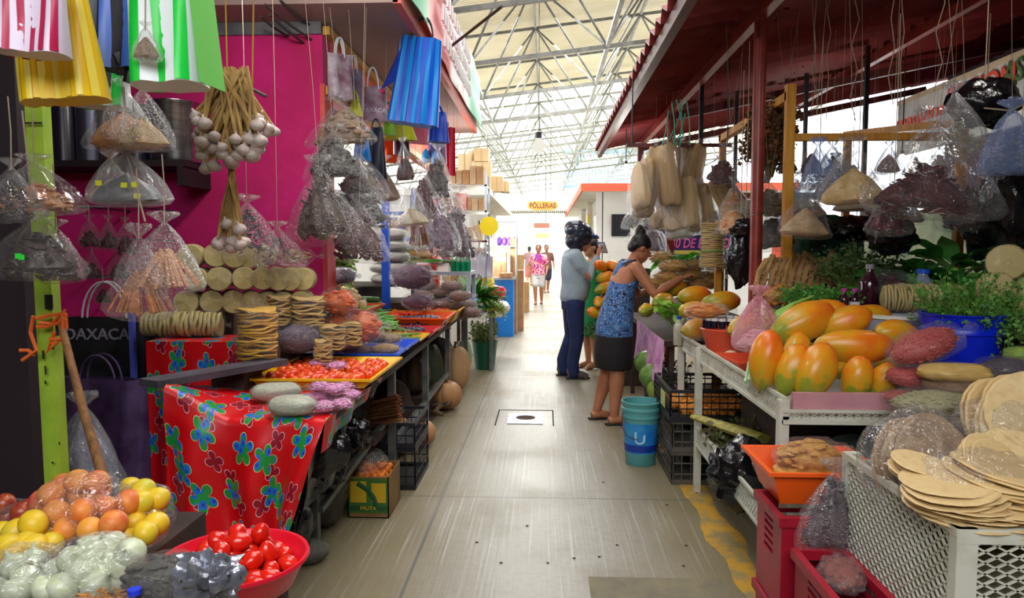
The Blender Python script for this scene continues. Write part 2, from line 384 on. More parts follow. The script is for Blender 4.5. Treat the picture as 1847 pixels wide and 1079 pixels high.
# painted banner along the eave edge
def mat_banner():
    m, nt, out = nodes_new('printed_banner'); p = nt.nodes.new('ShaderNodeBsdfPrincipled'); p.inputs['Roughness'].default_value = 0.45
    v = coords(nt); s = nt.nodes.new('ShaderNodeSeparateXYZ'); nt.links.new(v, s.inputs[0])
    w = nt.nodes.new('ShaderNodeMath'); w.operation = 'MULTIPLY_ADD'; w.inputs[1].default_value = 0.09; nt.links.new(ntex(nt, v, 3, 3), w.inputs[0]); 
    y = nt.nodes.new('ShaderNodeMath'); y.operation = 'MULTIPLY'; y.inputs[1].default_value = 0.2; nt.links.new(s.outputs[1], y.inputs[0]); nt.links.new(y.outputs[0], w.inputs[2])
    c = ramp(nt, w.outputs[0], [(0.0, (60, 190, 130)), (0.16, (60, 190, 130)), (0.19, (236, 90, 90)), (0.46, (236, 84, 88)), (0.50, (250, 246, 244)), (0.64, (250, 246, 244)), (0.68, (230, 120, 110)), (0.74, (250, 250, 250)), (0.80, (86, 200, 150)), (1.0, (70, 196, 140))])
    nt.links.new(c, p.inputs['Base Color']); nt.links.new(p.outputs[0], out.inputs[0]); return m
mb = MB(); mb.shell(lambda u, v: (0.02*math.sin(u*9)+0.03*nz(u*6, v*3, 0), u*4.9, v*0.62), 60, 8, 0.006)
ban = solo('banner', mb, mat_banner(), 'red white and green printed banner wrapped along the left eave', 'banner', (-0.85, 4.5, 3.06))
wht = M('white_paint_gloss', (250, 250, 250), 0.4)
# loose white brush lettering on its red field
rr = random.Random(3)
for row in range(3):
    y = 1.1+0.1*row
    while y < 3.3:
        z = 0.45-0.17*row; h = rr.uniform(0.09, 0.14); k = rr.random()
        pts = [(0.05, y, z-h/2), (0.05, y+0.03, z+h/2), (0.05, y+0.07, z+rr.uniform(-h/3, h/4)), (0.05, y+0.09, z-h/2)]
        part('lettering', MB().tube(pts, 0.011, 5), wht, ban)
        y += rr.uniform(0.13, 0.2)
# hanging bare wires
def wire(name, pts, r, m, label, group=None):
    return solo(name, MB().tube(pts, r, 5), m, label, 'cord', group=group)
struct('wall_block_left', MB().box(-5.2, -5.0, -6, 5.0, 0, 6.2), darkp)  # added to block sky light from the left
struct('wall_block_back', MB().box(-5.2, 5.8, -6.2, -6.0, 0, 7.6), M('dim_plaster', (120, 112, 110), 0.9, c2=(96, 90, 90), scale=2))  # unseen wall added to block sky light from behind the camera
struct('wall_block_right', MB().box(5.6, 5.8, -6, 10.5, 0, 7.4), darkp)  # added to block sky light from the right
# ---------------------------------------------------------------- right side: brick-red corrugated canopy on red posts
def canz(x): return 2.95+0.2*(x-0.72)
can = M('maroon_roof_tile_sheet', (150, 54, 54), 0.5, c2=(116, 36, 40), scale=2.0, bmp=0.15, bscale=8)
rimm = M('pale_sheet_edge', (200, 150, 145), 0.5)
def tile(t): # asymmetric tile step
    t = t % 1.0; return 0.085*(t/0.82 if t < 0.82 else (1-t)/0.18)
def canopy(x0, x1, ph, y0=1.0, y1=10.6):
    mb = MB(); n = int((y1-y0)/0.245*12)
    ts = [0, .2, .45, .7, .80, .84, .93]
    ys = []; k = 0
    while True:
        for t in ts:
            y = y0+(k+t)*0.245
            if y > y1: break
            ys.append((y, t))
        else:
            k += 1; continue
        break
    xs = [x0, (x0+x1)/2, x1]; top = []; bot = []
    for (y, t) in ys:
        for x in xs:
            z = canz(x)+tile(t)-0.03; top.append((x, y+ph*0.245, z+0.008)); bot.append((x, y+ph*0.245, z-0.008))
    o = len(top); fs = []; w = 3
    for j in range(len(ys)-1):
        for i in range(2):
            a = j*w+i; fs.append((a, a+1, a+w+1, a+w)); fs.append((o+a+w, o+a+w+1, o+a+1, o+a))
    for j in range(len(ys)-1): a = j*w; fs.append((a, a+w, o+a+w, o+a)); a += 2; fs.append((a+w, a, o+a, o+a+w))
    mb.add(top+bot, fs); return mb
for i in range(6):
    x0 = 0.72+i*0.9; struct('ceiling_canopy_%d' % (i+1), canopy(x0, x0+0.93, (i*0.37) % 1), can)
redm = M('red_oxide_steel', (150, 52, 40), 0.35, c2=(110, 34, 28), scale=7)
redd = M('dark_red_steel', (104, 40, 36), 0.5, c2=(72, 28, 28), scale=5)
blk = M('black_painted_steel', (26, 26, 30), 0.5)
BMX = 1.35
def cbeam(x, n, y0=1, y1=10.6, m=redm): 
    z = canz(x)-0.09; struct('trim_%d' % (10+n), MB().box(x-0.03, x+0.03, y0, y1, z-0.045, z+0.045), m)
cbeam(BMX, 1); cbeam(3.2, 2); cbeam(0.78, 3, m=redd)
for i, y in enumerate((7.9, 10.3)):
    struct('trim_%d' % (14+i), MB().bar((1.35, y, canz(1.35)-0.16), (5.2, y, canz(5.2)-0.16), 0.07, 0.08), redd)
rp = solo('round_post', MB().tube([(BMX, 4.7, 0), (BMX, 4.7, canz(BMX)-0.13)], 0.04, 20), redm, 'tall glossy red round post holding up the canopy beside the papayas', 'post')
for k, (z) in enumerate((1.72, 1.735)): part('wire_tie', MB().tube([(BMX+0.042*math.cos(a), 4.7+0.042*math.sin(a), z) for a in [i*PI/8 for i in range(17)]], 0.002, 4), M('galvanised_wire', (190, 190, 190), 0.3, metal=1), rp)
struct_post = solo('square_post', MB().box(BMX-0.04, BMX+0.04, 7.86, 7.94, 0, canz(BMX)-0.13), redm, 'square dark red post behind the woman with the hair bun', 'post', smooth=False)
solo('square_post', MB().box(BMX-0.05, BMX+0.03, 10.3, 10.38, 0, canz(BMX)-0.13), redd, 'farthest dark red post at the canopy end', 'post', smooth=False)
for px, y, z0, z1, lab in ((1264, 6.6, 2.2, 3.0, 'thin black hanger bar between the tamale-leaf bundles and canopy beam'), (1560, 6.8, 1.4, 3.3, 'black steel bar hanging in the middle of the right stall'), (1452, 7.6, 2.2, 3.1, 'short black bar under the red cross beam'), (1327, 7.8, 2.2, 3.0, 'thin black bar behind the round red post')):
    x = at(px, 250, y).x; 
    z1 = canz(x)-0.05
    solo('hanger_bar', MB().box(x-0.018, x+0.018, y-0.018, y+0.018, z0, z1), blk, lab, 'bar', smooth=False)
# strings that dangle from the canopy
twine = M('pale_twine', (170, 150, 130), 0.8)
for i, (px, y, ze) in enumerate(((1470, 4.6, 2.35), (1495, 4.7, 2.3), (1543, 4.4, 2.25), (1610, 3.9, 2.25), (1628, 4.1, 2.2), (1695, 3.8, 2.3))):
    x = at(px, 60, y).x; z = canz(x)-0.03
    pts = [(x+0.02*math.sin(t*3+i), y, z+(ze-z)*t/6) for t in range(7)]
    wire('string', pts, 0.0025, twine, 'thin pale string dangling from the dark canopy', 'strings under the canopy')
struct('wall_stall_back', MB().box(4.3, 4.4, 4.9, 10.4, 0, 1.95), M('dull_green_white_wall', (150, 160, 130), .8, c2=(90, 110, 84), scale=1.6))
# yellow wooden rack inside the right stall
yw = M('yellow_timber', (222, 160, 50), 0.6, c2=(196, 128, 36), scale=5, sc=(6, 6, 0.8))
RX, RZ = 1.55, 2.5
rk = thing('timber_rack', 'yellow painted timber rack behind the round red post, bags hang from its bars', 'rack', (0, 0, 0))
for nm, a, b, w in (('post', (RX, 4.72, 0), (RX, 4.72, RZ+0.04), 0.055), ('post', (RX, 6.46, 0), (RX, 6.46, RZ), 0.055), ('rail', (RX, 4.72, RZ-0.03), (RX, 6.5, RZ-0.03), 0.055),
                 ('rail', (RX, 4.72, 2.21), (2.62, 4.72, 2.21), 0.045), ('post', (2.62, 4.72, 0), (2.62, 4.72, 2.35), 0.05), ('post', (2.62, 6.46, 0), (2.62, 6.46, 2.5), 0.055), ('rail', (2.62, 4.72, 2.3), (2.62, 6.5, 2.5), 0.05),
                 ('rail', (RX, 6.46, 1.97), (2.62, 6.46, 1.97), 0.05)):
    part(nm, MB().bar(a, b, w), yw, rk, False)
ylp = gz(1297, 460, 1.3)
p = at(1297, 400, 5.6); solo('timber_post', MB().box(p.x-0.022, p.x+0.022, 5.58, 5.63, 0, 1.72), yw, 'short yellow timber post wrapped in green string left of the black bag', 'post', smooth=False)
# wall and painted sign board on the far right
sgn = thing('painted_sign', 'long white painted sign board with red and green words under the canopy', 'sign', (4.06, 4.4, 2.86), (0, 0, PI/2+0.0))
part('board', MB().box(-1.6, 4.2, -0.015, 0.015, -0.3, 0.28), M('off_white_board', (200, 200, 196), 0.6, c2=(150, 156, 150), scale=2), sgn, False)
part('top_rail', MB().box(-1.6, 4.2, -0.03, 0.03, 0.28, 0.33), M('pale_rail', (190, 172, 140), 0.6), sgn, False)
redt = M('red_brush_paint', (216, 70, 40), 0.6); grnt = M('dark_green_paint', (60, 100, 40), 0.6)
# ================================================================ KIT: produce, bags, trays
FILM = film('clear_plastic_film'); FILMM = film('milky_plastic_film', (228, 230, 236), 0.12, 0.05, 0.15); FILMB = film('bluish_plastic_film', (150, 180, 235), 0.30, 0.05, 0.2)
FILMG = film('crisp_glossy_film', (240, 244, 248), 0.05, 0.075, 0.05)
FILMT = film('thin_clear_wrap', (255, 255, 250), 0.02, 0.02, 0.1); FILMP = film('pink_striped_film', (250, 150, 170), 0.35, 0.08, 0.15)
BLKP = M('black_plastic_bag', (16, 16, 20), 0.22, bmp=0.9, bscale=16, spec=0.7)
# ---- contents meshes in a unit box (x,y -0.5..0.5, z -1..0)
CONT = {}
def content_mesh(kind, m, var=0, hang=False):
    key = (kind, m.name, var, hang)
    if key in CONT: return CONT[key]
    r = random.Random(hash((kind, var)) % 1000 if False else (len(kind)*13+var*7+3)); mb = MB()
    def HR(z): return 0.49*(1-0.42*max(0, z+1)**1.4)*(1 if z > -0.93 else 0.88)
    def hsack(k=1.0):
        rings = []
        for z, q in ((-1, .02), (-1, .6), (-.97, .9), (-.88, 1), (-.7, 1), (-.5, .92), (-.3, .74), (-.16, .50), (-.06, .26), (0, .05)):
            ring = []
            for a_ in range(30):
                a = 2*PI*a_/30; c, s = math.cos(a), math.sin(a); q2 = HR(z)*q*k*(1+0.09*math.sin(6*a+var+z*3)+0.16*nz(c*2, s*2, z*3, var))*(1+0.16*abs(c)**5*max(0, -z))
                ring.append((q2*c, q2*s*.92, z*k+(k-1)*.4+.10*nz(c*2, s*2, 0, var+2)*(1+z)-.04*abs(c)*(1+z)))
            rings.append(ring)
        mb.rings(rings, True)
    def onsurf():
        a = r.uniform(0, 2*PI)
        if hang:
            z = r.uniform(-.97, -.08); q = HR(z)*(0.97 if z < -.55 else .97*(-z/.55)**.7); return (q*math.cos(a), q*.9*math.sin(a), z)
        t = math.acos(r.uniform(-1, 1)); return (0.45*math.sin(t)*math.cos(a), 0.44*math.sin(t)*math.sin(a), -0.5+0.45*math.cos(t))
    def inell():
        if hang:
            x, y, z = onsurf(); k = r.uniform(.35, .95); return x*k, y*k, z
        while True:
            x, y, z = r.uniform(-1, 1), r.uniform(-1, 1), r.uniform(-1, 1)
            if x*x+y*y+z*z < 1: return x*0.44, y*0.42, -0.5+z*0.46
    if kind == 'powder' and hang: hsack()
    elif kind == 'powder': mb.ball((0, 0, -0.5), (1, 1, 1), 24, 16, 0.10, 1.6, var, power=0.8)
    elif kind == 'lumps':
        hsack(.9) if hang else mb.ball((0, 0, -0.5), (0.86, 0.86, 0.86), 20, 12, 0.16, 2.0, var)
        for i in range(70):
            p = onsurf()
            s = r.uniform(0.10, 0.2); mb.ball(p, (s, s*r.uniform(0.6, 1.2), s*r.uniform(0.5, 1)), 7, 5, 0.3, 2, i)
    elif kind == 'bits':
        hsack(.95) if hang else mb.ball((0, 0, -0.5), (0.92, 0.9, 0.92), 16, 10, 0.06, 2.0, var)
        for i in range(260):
            p = onsurf()
            s = r.uniform(0.05, 0.09); mb.ball(p, (s, s*1.1, s*0.8), 5, 4, 0.15, 2, i)
    elif kind == 'chili':
        hsack(.8) if hang else mb.ball((0, 0, -0.5), (0.7, 0.7, 0.7), 16, 10, 0.2, 2.0, var)
        for i in range(110 if hang else 85):
            x, y, z = inell(); L = r.uniform(0.16, 0.34); a = r.uniform(0, 2*PI); e = r.uniform(-0.9, 0.9); w = r.uniform(0.03, 0.065)
            d = Vector((math.cos(a)*math.cos(e), math.sin(a)*math.cos(e)*0.7, math.sin(e))); q = Vector((x, y, z)); b = Vector((r.uniform(-.05, .05), r.uniform(-.05, .05), r.uniform(-.05, .05)))
            mb.tube([q-d*L/2, q-d*L*0.2+b, q+d*L*0.2+b, q+d*L/2], [w*0.3, w, w*0.9, w*0.15], 6, flat=r.uniform(0.35, 0.8))
    elif kind == 'sticks':
        for i in range(46):
            a = r.uniform(-1, 1); b = r.uniform(-1, 1); w = r.uniform(0.02, 0.038)
            mb.tube([(a*0.12, b*0.12, -0.08-r.uniform(0, .2)), (a*0.3, b*0.3, -0.55), (a*0.46, b*0.42, -0.9-r.uniform(0, .08)*(1-abs(a)))], w, 6)
    elif kind == 'husk': # long leaf packets side by side
        for i in range(7):
            x = -0.42+0.84*i/6+r.uniform(-.03, .03)
            mb.tube([(x*0.5, r.uniform(-.1, .1), -0.03), (x*0.8, r.uniform(-.25, .25), -0.25), (x, r.uniform(-.3, .3), -0.7), (x*1.05, r.uniform(-.3, .3), -0.98)], [0.05, 0.11, 0.125, 0.06], 7, flat=0.8)
    elif kind == 'leaves':
        for i in range(150):
            x, y, z = inell(); a = r.uniform(0, 2*PI); L = r.uniform(0.1, 0.24); w = L*r.uniform(0.3, 0.5); e = r.uniform(-1, 1)
            d = Vector((math.cos(a), math.sin(a), e)).normalized(); s = d.cross(Vector((r.uniform(-1, 1), r.uniform(-1, 1), r.uniform(-1, 1)))).normalized(); n = d.cross(s); q = Vector((x, y, z))
            mb.add([q-d*L/2, q+s*w/2+n*0.03, q+d*L/2, q-s*w/2+n*0.03, q+n*0.05], [(0, 1, 4), (1, 2, 4), (2, 3, 4), (3, 0, 4)])
    me = mb.mesh(kind, m, True, 50); CONT[key] = me; return me
FM = {}
def hang_film(var, m, flare=0.5):
    key = ('h', var, m.name, flare)
    if key in FM: return FM[key]
    mb = MB(); n = 44; rings = []
    prof = [(0.17, 0.16), (0.19, 0.12), (0.11, 0.06), (0.05, 0.015), (0.035, 0.0), (0.05, -0.02), (0.11, -0.09), (0.2, -0.2), (0.31, -0.36), (0.42, -0.55), (0.49, -0.74), (0.52, -0.88), (0.47, -0.97), (0.3, -1.02), (0.06, -1.03)]
    for r, z in prof:
        ring = []
        pl = max(0, 1+z*1.1)
        for k in range(n):
            a = 2*PI*k/n; c, s = math.cos(a), math.sin(a)
            rr = r*(1+0.30*pl*math.sin(9*a+var*2+z*3)+0.10*math.sin(5*a+var)+0.16*nz(c*2, s*2, z*4, var))
            cor = 1+0.22*abs(c)**5*max(0, -z)  # corners of the bag stick out sideways
            ring.append((rr*c*cor, rr*s*0.95, z+0.03*nz(c*3, s*3, z*2, var+4)-0.02*abs(c)))
        rings.append(ring)
    mb.rings(rings, True); me = mb.mesh('bag_film', m, True); FM[key] = me; return me
def lie_film(var, m):
    key = ('l', var, m.name)
    if key in FM: return FM[key]
    mb = MB(); n = 28; rings = []
    prof = [(0.02, -0.54), (0.25, -0.52), (0.42, -0.42), (0.52, -0.2), (0.54, 0.0), (0.5, 0.2), (0.4, 0.38), (0.2, 0.5), (0.06, 0.56), (0.04, 0.58), (0.10, 0.66), (0.14, 0.74)]
    for r, x in prof: # axis = x, knot at +x
        ring = []
        for k in range(n):
            a = 2*PI*k/n; c, s = math.cos(a), math.sin(a)
            rr = r*(1+(0.22*math.sin(7*a+var) if x > 0.3 else 0.05*math.sin(7*a+var))+0.14*nz(c*2, s*2, x*4, var))
            ring.append((x, rr*c, 0.5+rr*s*(1 if s > -0.2 else 0.98)))
        rings.append(ring)
    mb.rings(rings, True); me = mb.mesh('bag_film', m, True); FM[key] = me; return me
NB = [0]
def hang_bag(label, pos, w, h, kind='lumps', m=None, fill=0.5, fm=None, d=None, rot=0, cat='bag', name='plastic_bag', group=None, tilt=0, up=0.25, cord=True, sticker=None):
    """clear bag tied at the top and hung from a string: film, contents, string"""
    NB[0] += 1; v = NB[0] % 5; d = d or w*0.7
    r = thing(name, label, cat, pos, (0, tilt, rot), group)
    c = link('contents', content_mesh(kind, m, v % 3, True), r, (0, 0, -h*(1-fill)*0.98-0.0), (0, 0, 0), (w*0.94, d*0.9, h*fill*0.98)); c['kind'] = 'stuff'
    if fm is not False: link('bag_film', hang_film(v, fm or FILM), r, (0, 0, 0), (0, 0, 0), (w, d, h))
    if cord: part('string', MB().tube([(0, 0, -0.01), (0.004, 0, up*0.5), (0, 0, up)], 0.002 if up < 0.4 else 0.0014, 5), twine, r)
    if sticker:
        for (sx, sz) in sticker[1]:
            part('price_sticker', MB().cbox((sx*w, -d*0.5*(1-0.5*abs(sx)), -sz*h), (0.018, 0.002, 0.015)), M(*sticker[0]), r, False)
    return r
def lie_bag(label, pos, L, Wd, Hh, kind='powder', m=None, fm=None, rot=0, cat='bag', name='plastic_bag', group=None, tip=(0, 0)):
    """filled bag lying down, knot at its +x end; pos = underside centre"""
    NB[0] += 1; v = NB[0] % 5
    r = thing(name, label, cat, pos, (tip[0], tip[1], rot), group)
    c = link('contents', content_mesh(kind, m, v % 3), r, (-0.02*L, 0, Hh*0.97), (0, 0, 0), (L*0.98, Wd*0.93, Hh*0.94)); c['kind'] = 'stuff'
    if fm is not False: link('bag_film', lie_film(v, fm or FILM), r, (0, 0, 0), (0, 0, 0), (L*0.98, Wd, Hh))
    return r
def handbag(label, pos, w, h, m, rot=0, d=0.12, m2=None, stripes=0, handle=None, group=None, name='shopping_bag', tilt=0, flare=0.0, text=None, hh=0.16):
    """woven plastic shopping bag hung by its loop handles; pos = top of the handles"""
    r = thing(name, label, 'bag', pos, (0, tilt, rot), group)
    mb = MB(); n = 40; rings = []
    for j in range(9):
        t = j/8; ring = []
        ww = w/2*(1-flare*(1-t)); dd = d/2*(0.35+0.65*t)
        for k in range(n):
            a = 2*PI*k/n; c, s = math.cos(a), math.sin(a)
            x = ww*math.copysign(abs(c)**0.45, c); y = dd*math.copysign(abs(s)**0.6, s)*(1+0.25*nz(x*14, t*2, 0, 2))+0.010*math.sin(x*60+t*2)
            ring.append((x, y, -hh-h*t+0.01*nz(x*9, 0, t)))
        rings.append(ring)
    mb.rings(rings, False); mb.add(rings[-1], [tuple(range(n))])
    part('bag_body', mb, m, r, True, 60)
    if stripes:
        for i in range(stripes):
            x0 = -w/2+w*(i+0.5)/stripes; sb = MB()
            for sd in (-1, 1):
                def fn(u, v, sd=sd, x0=x0):
                    t = v; x = (x0+(u-0.5)*w/stripes*0.5)*(1-flare*(1-t)); q = min(1, abs(x/(w/2*(1-flare*(1-t))))); c = q**(1/0.45); s = math.sqrt(max(0, 1-c*c))*sd
                    dd = d/2*(0.35+0.65*t); y = dd*math.copysign(abs(s)**0.6, s)*(1+0.25*nz(x*14, t*2, 0, 2))+0.010*math.sin(x*60+t*2)
                    return (x, y+sd*0.003, -hh-h*t)
                sb.grid(fn, 3, 10)
            part('stripe', sb, m2, r)
    for sd in (-1, 1):
        pts = [(w*0.2*math.cos(a), sd*d*0.12, -hh-0.02+(hh+0.02)*math.sin(a)) for a in [PI*i/12 for i in range(13)]]
        part('handle', MB().tube(pts, 0.006, 6), handle or m, r)
    if text: letters('lettering', text[0], text[1], text[2], r, (0, -d*0.52-0.004, -hh-h*text[3]), (PI/2, 0, 0), 0.003)
    return r
# ---- produce meshes
PR = {}
def pm(key, fn, m):
    if key not in PR: PR[key] = fn().mesh(key.split('#')[0], m, True, 60)
    return PR[key]
tomm = M('ripe_tomato_skin', (226, 34, 18), 0.22, c2=(232, 70, 20), scale=9, lo=0.5, hi=0.8, rnd=(210, 26, 14), coat=0.3)
tomm2 = M('half_ripe_tomato_skin', (232, 84, 24), 0.25, c2=(214, 120, 36), scale=12, lo=0.45, hi=0.75, rnd=(226, 52, 20), coat=0.3)
grn = M('green_calyx', (60, 110, 40), 0.6)
def roma(n=3):
    def f():
        mb = MB(); prof = []
        for i in range(13):
            t = i/12; r = 0.5*math.sin(PI*t)**0.62*(1-0.10*math.cos(PI*t)); prof.append((max(r, 0.001)*0.82, (t-0.5)*1.15))
        mb.lathe(prof, 18, fn=lambda a, z: 1+0.025*math.cos(3*a)); return mb
    return f
def orb(seed=0, amp=0.03, flat=0.92): return lambda: MB().ball((0, 0, 0), (1, 1, flat), 16, 12, amp, 1.3, seed)
def heap(n, c, rx, ry, size, z0, me, label, cat, name, group, hfac=0.5, seed=1, zfun=None, rotf=None, labelf=None, sc=None):
    """individual pieces settled in a mound: ring by ring, layer by layer"""
    r = random.Random(seed); out = []; pts = []; step = size*0.9; L = 0
    while len(pts) < n and L < 7:
        k = 1-L*size*0.62/max(1e-6, hfac)
        if k <= 0.12: break
        ax, ay = max(0.001, (rx-size/2)*k), max(0.001, (ry-size/2)*k); j = 0; y = -ay+(L % 2)*step/2
        lay = []
        while y <= ay+1e-6:
            x = -ax+((j+L) % 2)*step/2
            while x <= ax+1e-6:
                if (x/ax)**2+(y/ay)**2 <= 1.08 or zfun == 'rect': lay.append((x+r.uniform(-.1, .1)*size, y+r.uniform(-.1, .1)*size, size*0.48+L*size*0.66+r.uniform(-.05, .05)*size))
                x += step
            y += step*0.87; j += 1
        r.shuffle(lay); pts += lay; L += 1
    for i, (x, y, z) in enumerate(pts[:n]):
        m = me[i % len(me)] if isinstance(me, list) else me
        s = size*r.uniform(0.88, 1.08) if sc is None else size*r.uniform(*sc)
        out.append(inst(name, m, labelf(i) if labelf else label, cat, (c[0]+x, c[1]+y, z0+z), (r.uniform(0, 6), r.uniform(0, 6), r.uniform(0, 6)) if rotf is None else rotf(r), s, group))
    return out
def papmat():
    m, nt, out = nodes_new('papaya_skin'); p = nt.nodes.new('ShaderNodeBsdfPrincipled'); p.inputs['Roughness'].default_value = 0.32
    v = coords(nt); oi = nt.nodes.new('ShaderNodeObjectInfo')
    n1 = ntex(nt, v, 3.2, 3); sx = nt.nodes.new('ShaderNodeSeparateXYZ'); nt.links.new(v, sx.inputs[0])
    a = nt.nodes.new('ShaderNodeMath'); a.operation = 'MULTIPLY_ADD'; a.inputs[1].default_value = 0.45; nt.links.new(sx.outputs[0], a.inputs[0]); nt.links.new(n1, a.inputs[2])
    rr = nt.nodes.new('ShaderNodeMath'); rr.operation = 'MULTIPLY_ADD'; rr.inputs[1].default_value = 0.22; nt.links.new(oi.outputs['Random'], rr.inputs[0]); nt.links.new(a.outputs[0], rr.inputs[2])
    c = ramp(nt, rr.outputs[0], [(0.36, (140, 150, 44)), (0.47, (206, 160, 34)), (0.66, (226, 150, 26)), (0.95, (232, 106, 22))])
    sp = ntex(nt, v, 40, 2); c = mixrgb(nt, ramp(nt, sp, [(0.66, (0, 0, 0, 1)), (0.74, (0.6, 0.6, 0.6, 1))]), c, lin((120, 90, 20)))
    nt.links.new(c, p.inputs['Base Color']); nt.links.new(p.outputs[0], out.inputs[0]); return m
PAPM = papmat()
def papaya(seed):
    def f():
        mb = MB(); prof = []
        for i in range(19):
            t = i/18; r = math.sin(PI*t**1.12)**0.48*0.5 if 0 < t < 1 else 0.0
            prof.append((max(r, 0.004)*0.52, (t-0.5)))
        mb.lathe(prof, 24, fn=lambda a, z: 1+0.025*math.cos(5*a)+0.07*nz(math.cos(a), math.sin(a), z*2, seed))
        mb.v = [(z, x, y) for x, y, z in mb.v]; return mb   # long axis = x
    return f
PAP = [pm('papaya#%d' % i, papaya(i), PAPM) for i in range(3)]
stemm = M('dry_stem', (110, 90, 50), 0.8)
PSTEM = MB().tube([(-0.497, 0, 0), (-0.53, 0, 0.005)], [0.018, 0.022], 8).mesh('stem', stemm)
def put_papaya(label, pos, L, rot, var=0, group=None, fat=1.0):
    o = inst('papaya', PAP[var % 3], label, 'papaya', pos, rot, (L, L*fat, L*fat), group); link('stem', PSTEM, o); return o
PNV = [0]
def pumpkin(label, pos, d, h, m, ribs=9, rot=(0, 0, 0), deep=0.10, group=None):
    mb = MB(); prof = []
    for i in range(15):
        t = PI*i/14; r = math.sin(t)**0.8 if 0 < i < 14 else 0.02
        prof.append((r*d/2*(1-0.0), h/2-math.cos(t)*h/2-(0.12*h*(math.exp(-(r*3)**2)) if i > 7 else 0)))
    mb.lathe(prof, 36, fn=lambda a, z: 1-deep*abs(math.sin(ribs*a/2))**0.7*0+deep*(abs(math.cos(ribs*a/2))**0.5-0.8)+0.05*nz(math.cos(a), math.sin(a), z*3, PNV[0])); PNV[0] += 1
    o = solo('pumpkin', mb, m, label, 'pumpkin', pos, rot, group)
    part('stem', MB().tube([(0, 0, h*0.86), (0.004, 0.004, h*0.97), (0.015, 0, h*1.05)], [0.022, 0.014, 0.017], 7), stemm, o); return o
# ---- leafy bunches
def herb(label, pos, h, spread, m, n=60, leafn=7, lsz=0.02, seed=0, name='herb_bunch', cat='herbs', droop=0.3, rot=(0, 0, 0), group=None, stem=None, base=0.02):
    r = random.Random(seed); t = thing(name, label, cat, pos, rot, group); sm = MB(); lm = MB()
    for i in range(n):
        a = r.uniform(0, 2*PI); s = spread*math.sqrt(r.random()); hh = h*r.uniform(0.6, 1)
        p0 = Vector((base*math.cos(a), base*math.sin(a), 0)); p2 = Vector((s*math.cos(a), s*math.sin(a), hh-droop*s)); p1 = p0.lerp(p2, 0.5)+Vector((0, 0, 0.12*h))
        sm.tube([p0, p1, p2], [0.0022, 0.002, 0.001], 4, False)
        for k in range(leafn):
            q = p0.lerp(p1, 0.5) if False else (p1.lerp(p2, r.uniform(0, 1.05)) if k else p2)
            q = q+Vector((r.uniform(-1, 1), r.uniform(-1, 1), r.uniform(-1, 1)))*lsz*1.3
            d = Vector((r.uniform(-1, 1), r.uniform(-1, 1), r.uniform(-.4, 1))).normalized(); s_ = d.cross(Vector((r.uniform(-1, 1), r.uniform(-1, 1), r.uniform(-1, 1)))).normalized(); nn = d.cross(s_)
            L = lsz*r.uniform(0.7, 1.4); w = L*0.75
            lm.add([q, q+d*L*0.5+s_*w/2+nn*L*.1, q+d*L, q+d*L*0.5-s_*w/2+nn*L*.1], [(0, 1, 2, 3)])
    part('stems', sm, stem or M('herb_stem', (110, 140, 60), 0.6), t, kind='stuff'); part('leaves', lm, m, t, True, None, kind='stuff'); return t
def bigleaf(label, pos, n, L, w, h, spread, m, seed=0, name='leafy_greens', cat='greens', rot=(0, 0, 0), up=0.7):
    r = random.Random(seed); t = thing(name, label, cat, pos, rot); lm = MB(); sm = MB()
    for i in range(n):
        a = r.uniform(0, 2*PI); s = math.sqrt(r.random()); el = r.uniform(up-0.5, up+0.4); x0 = spread[0]*s*math.cos(a); y0 = spread[1]*s*math.sin(a); z0 = r.uniform(0.1, 1)*h*(1-0.5*s)
        ll = L*r.uniform(0.7, 1.2); ww = w*r.uniform(0.7, 1.2); b = r.uniform(0.3, 1.0); tw = r.uniform(-0.6, 0.6)
        def fn(u, v, a=a, el=el, x0=x0, y0=y0, z0=z0, ll=ll, ww=ww, b=b, tw=tw):
            e = el-b*v; d = Vector((math.cos(a)*math.cos(e), math.sin(a)*math.cos(e), math.sin(e))); sd = Vector((-math.sin(a), math.cos(a), tw*0.7)).normalized()
            wd = ww*math.sin(PI*min(1, v*0.97+0.03))**0.7*(u-0.5); cup = 0.25*abs(u-0.5)*ww
            return tuple(Vector((x0, y0, z0))+d*ll*v+sd*wd+Vector((0, 0, cup+0.006*math.sin(v*12+a))))
        lm.grid(fn, 4, 6); d = Vector((math.cos(a)*math.cos(el), math.sin(a)*math.cos(el), math.sin(el)))
        sm.tube([Vector((x0, y0, z0))-d*0.09, Vector((x0, y0, z0)), Vector((x0, y0, z0))+d*ll*0.3], [0.004, 0.003, 0.001], 4)
    part('leaves', lm, m, t, True, None, kind='stuff'); part('stems', sm, M('herb_stem', (110, 140, 60), 0.6), t, kind='stuff'); return t
# ---- trays, crates, stacks
def tray(label, c, L, Wd, Hh, m, z, rot=0, name='plastic_tray', slope=0.04, th=0.005, group=None):
    """open moulded tray with a rolled rim: c = centre (x,y), z = underside; x extent L, y extent Wd"""
    r = thing(name, label, 'tray', (c[0], c[1], z), (0, 0, rot), group); mb = MB()
    a, b = L/2, Wd/2
    def rect(i, zz, o=0): return [(-a+i-o, -b+i-o, zz), (a-i+o, -b+i-o, zz), (a-i+o, b-i+o, zz), (-a+i-o, b-i+o, zz)]
    R = [rect(slope, 0), rect(0, Hh), rect(0, Hh, 0.015), rect(0, Hh-0.012, 0.015), rect(0, Hh-0.012, 0.012), rect(0, Hh-0.004, 0.012), rect(th, Hh-0.003), rect(slope+th, th)]
    mb.rings(R, False); mb.add(R[0], [(3, 2, 1, 0)]); mb.add(R[-1], [(0, 1, 2, 3)])
    part('tray_body', mb, m, r, False); return r
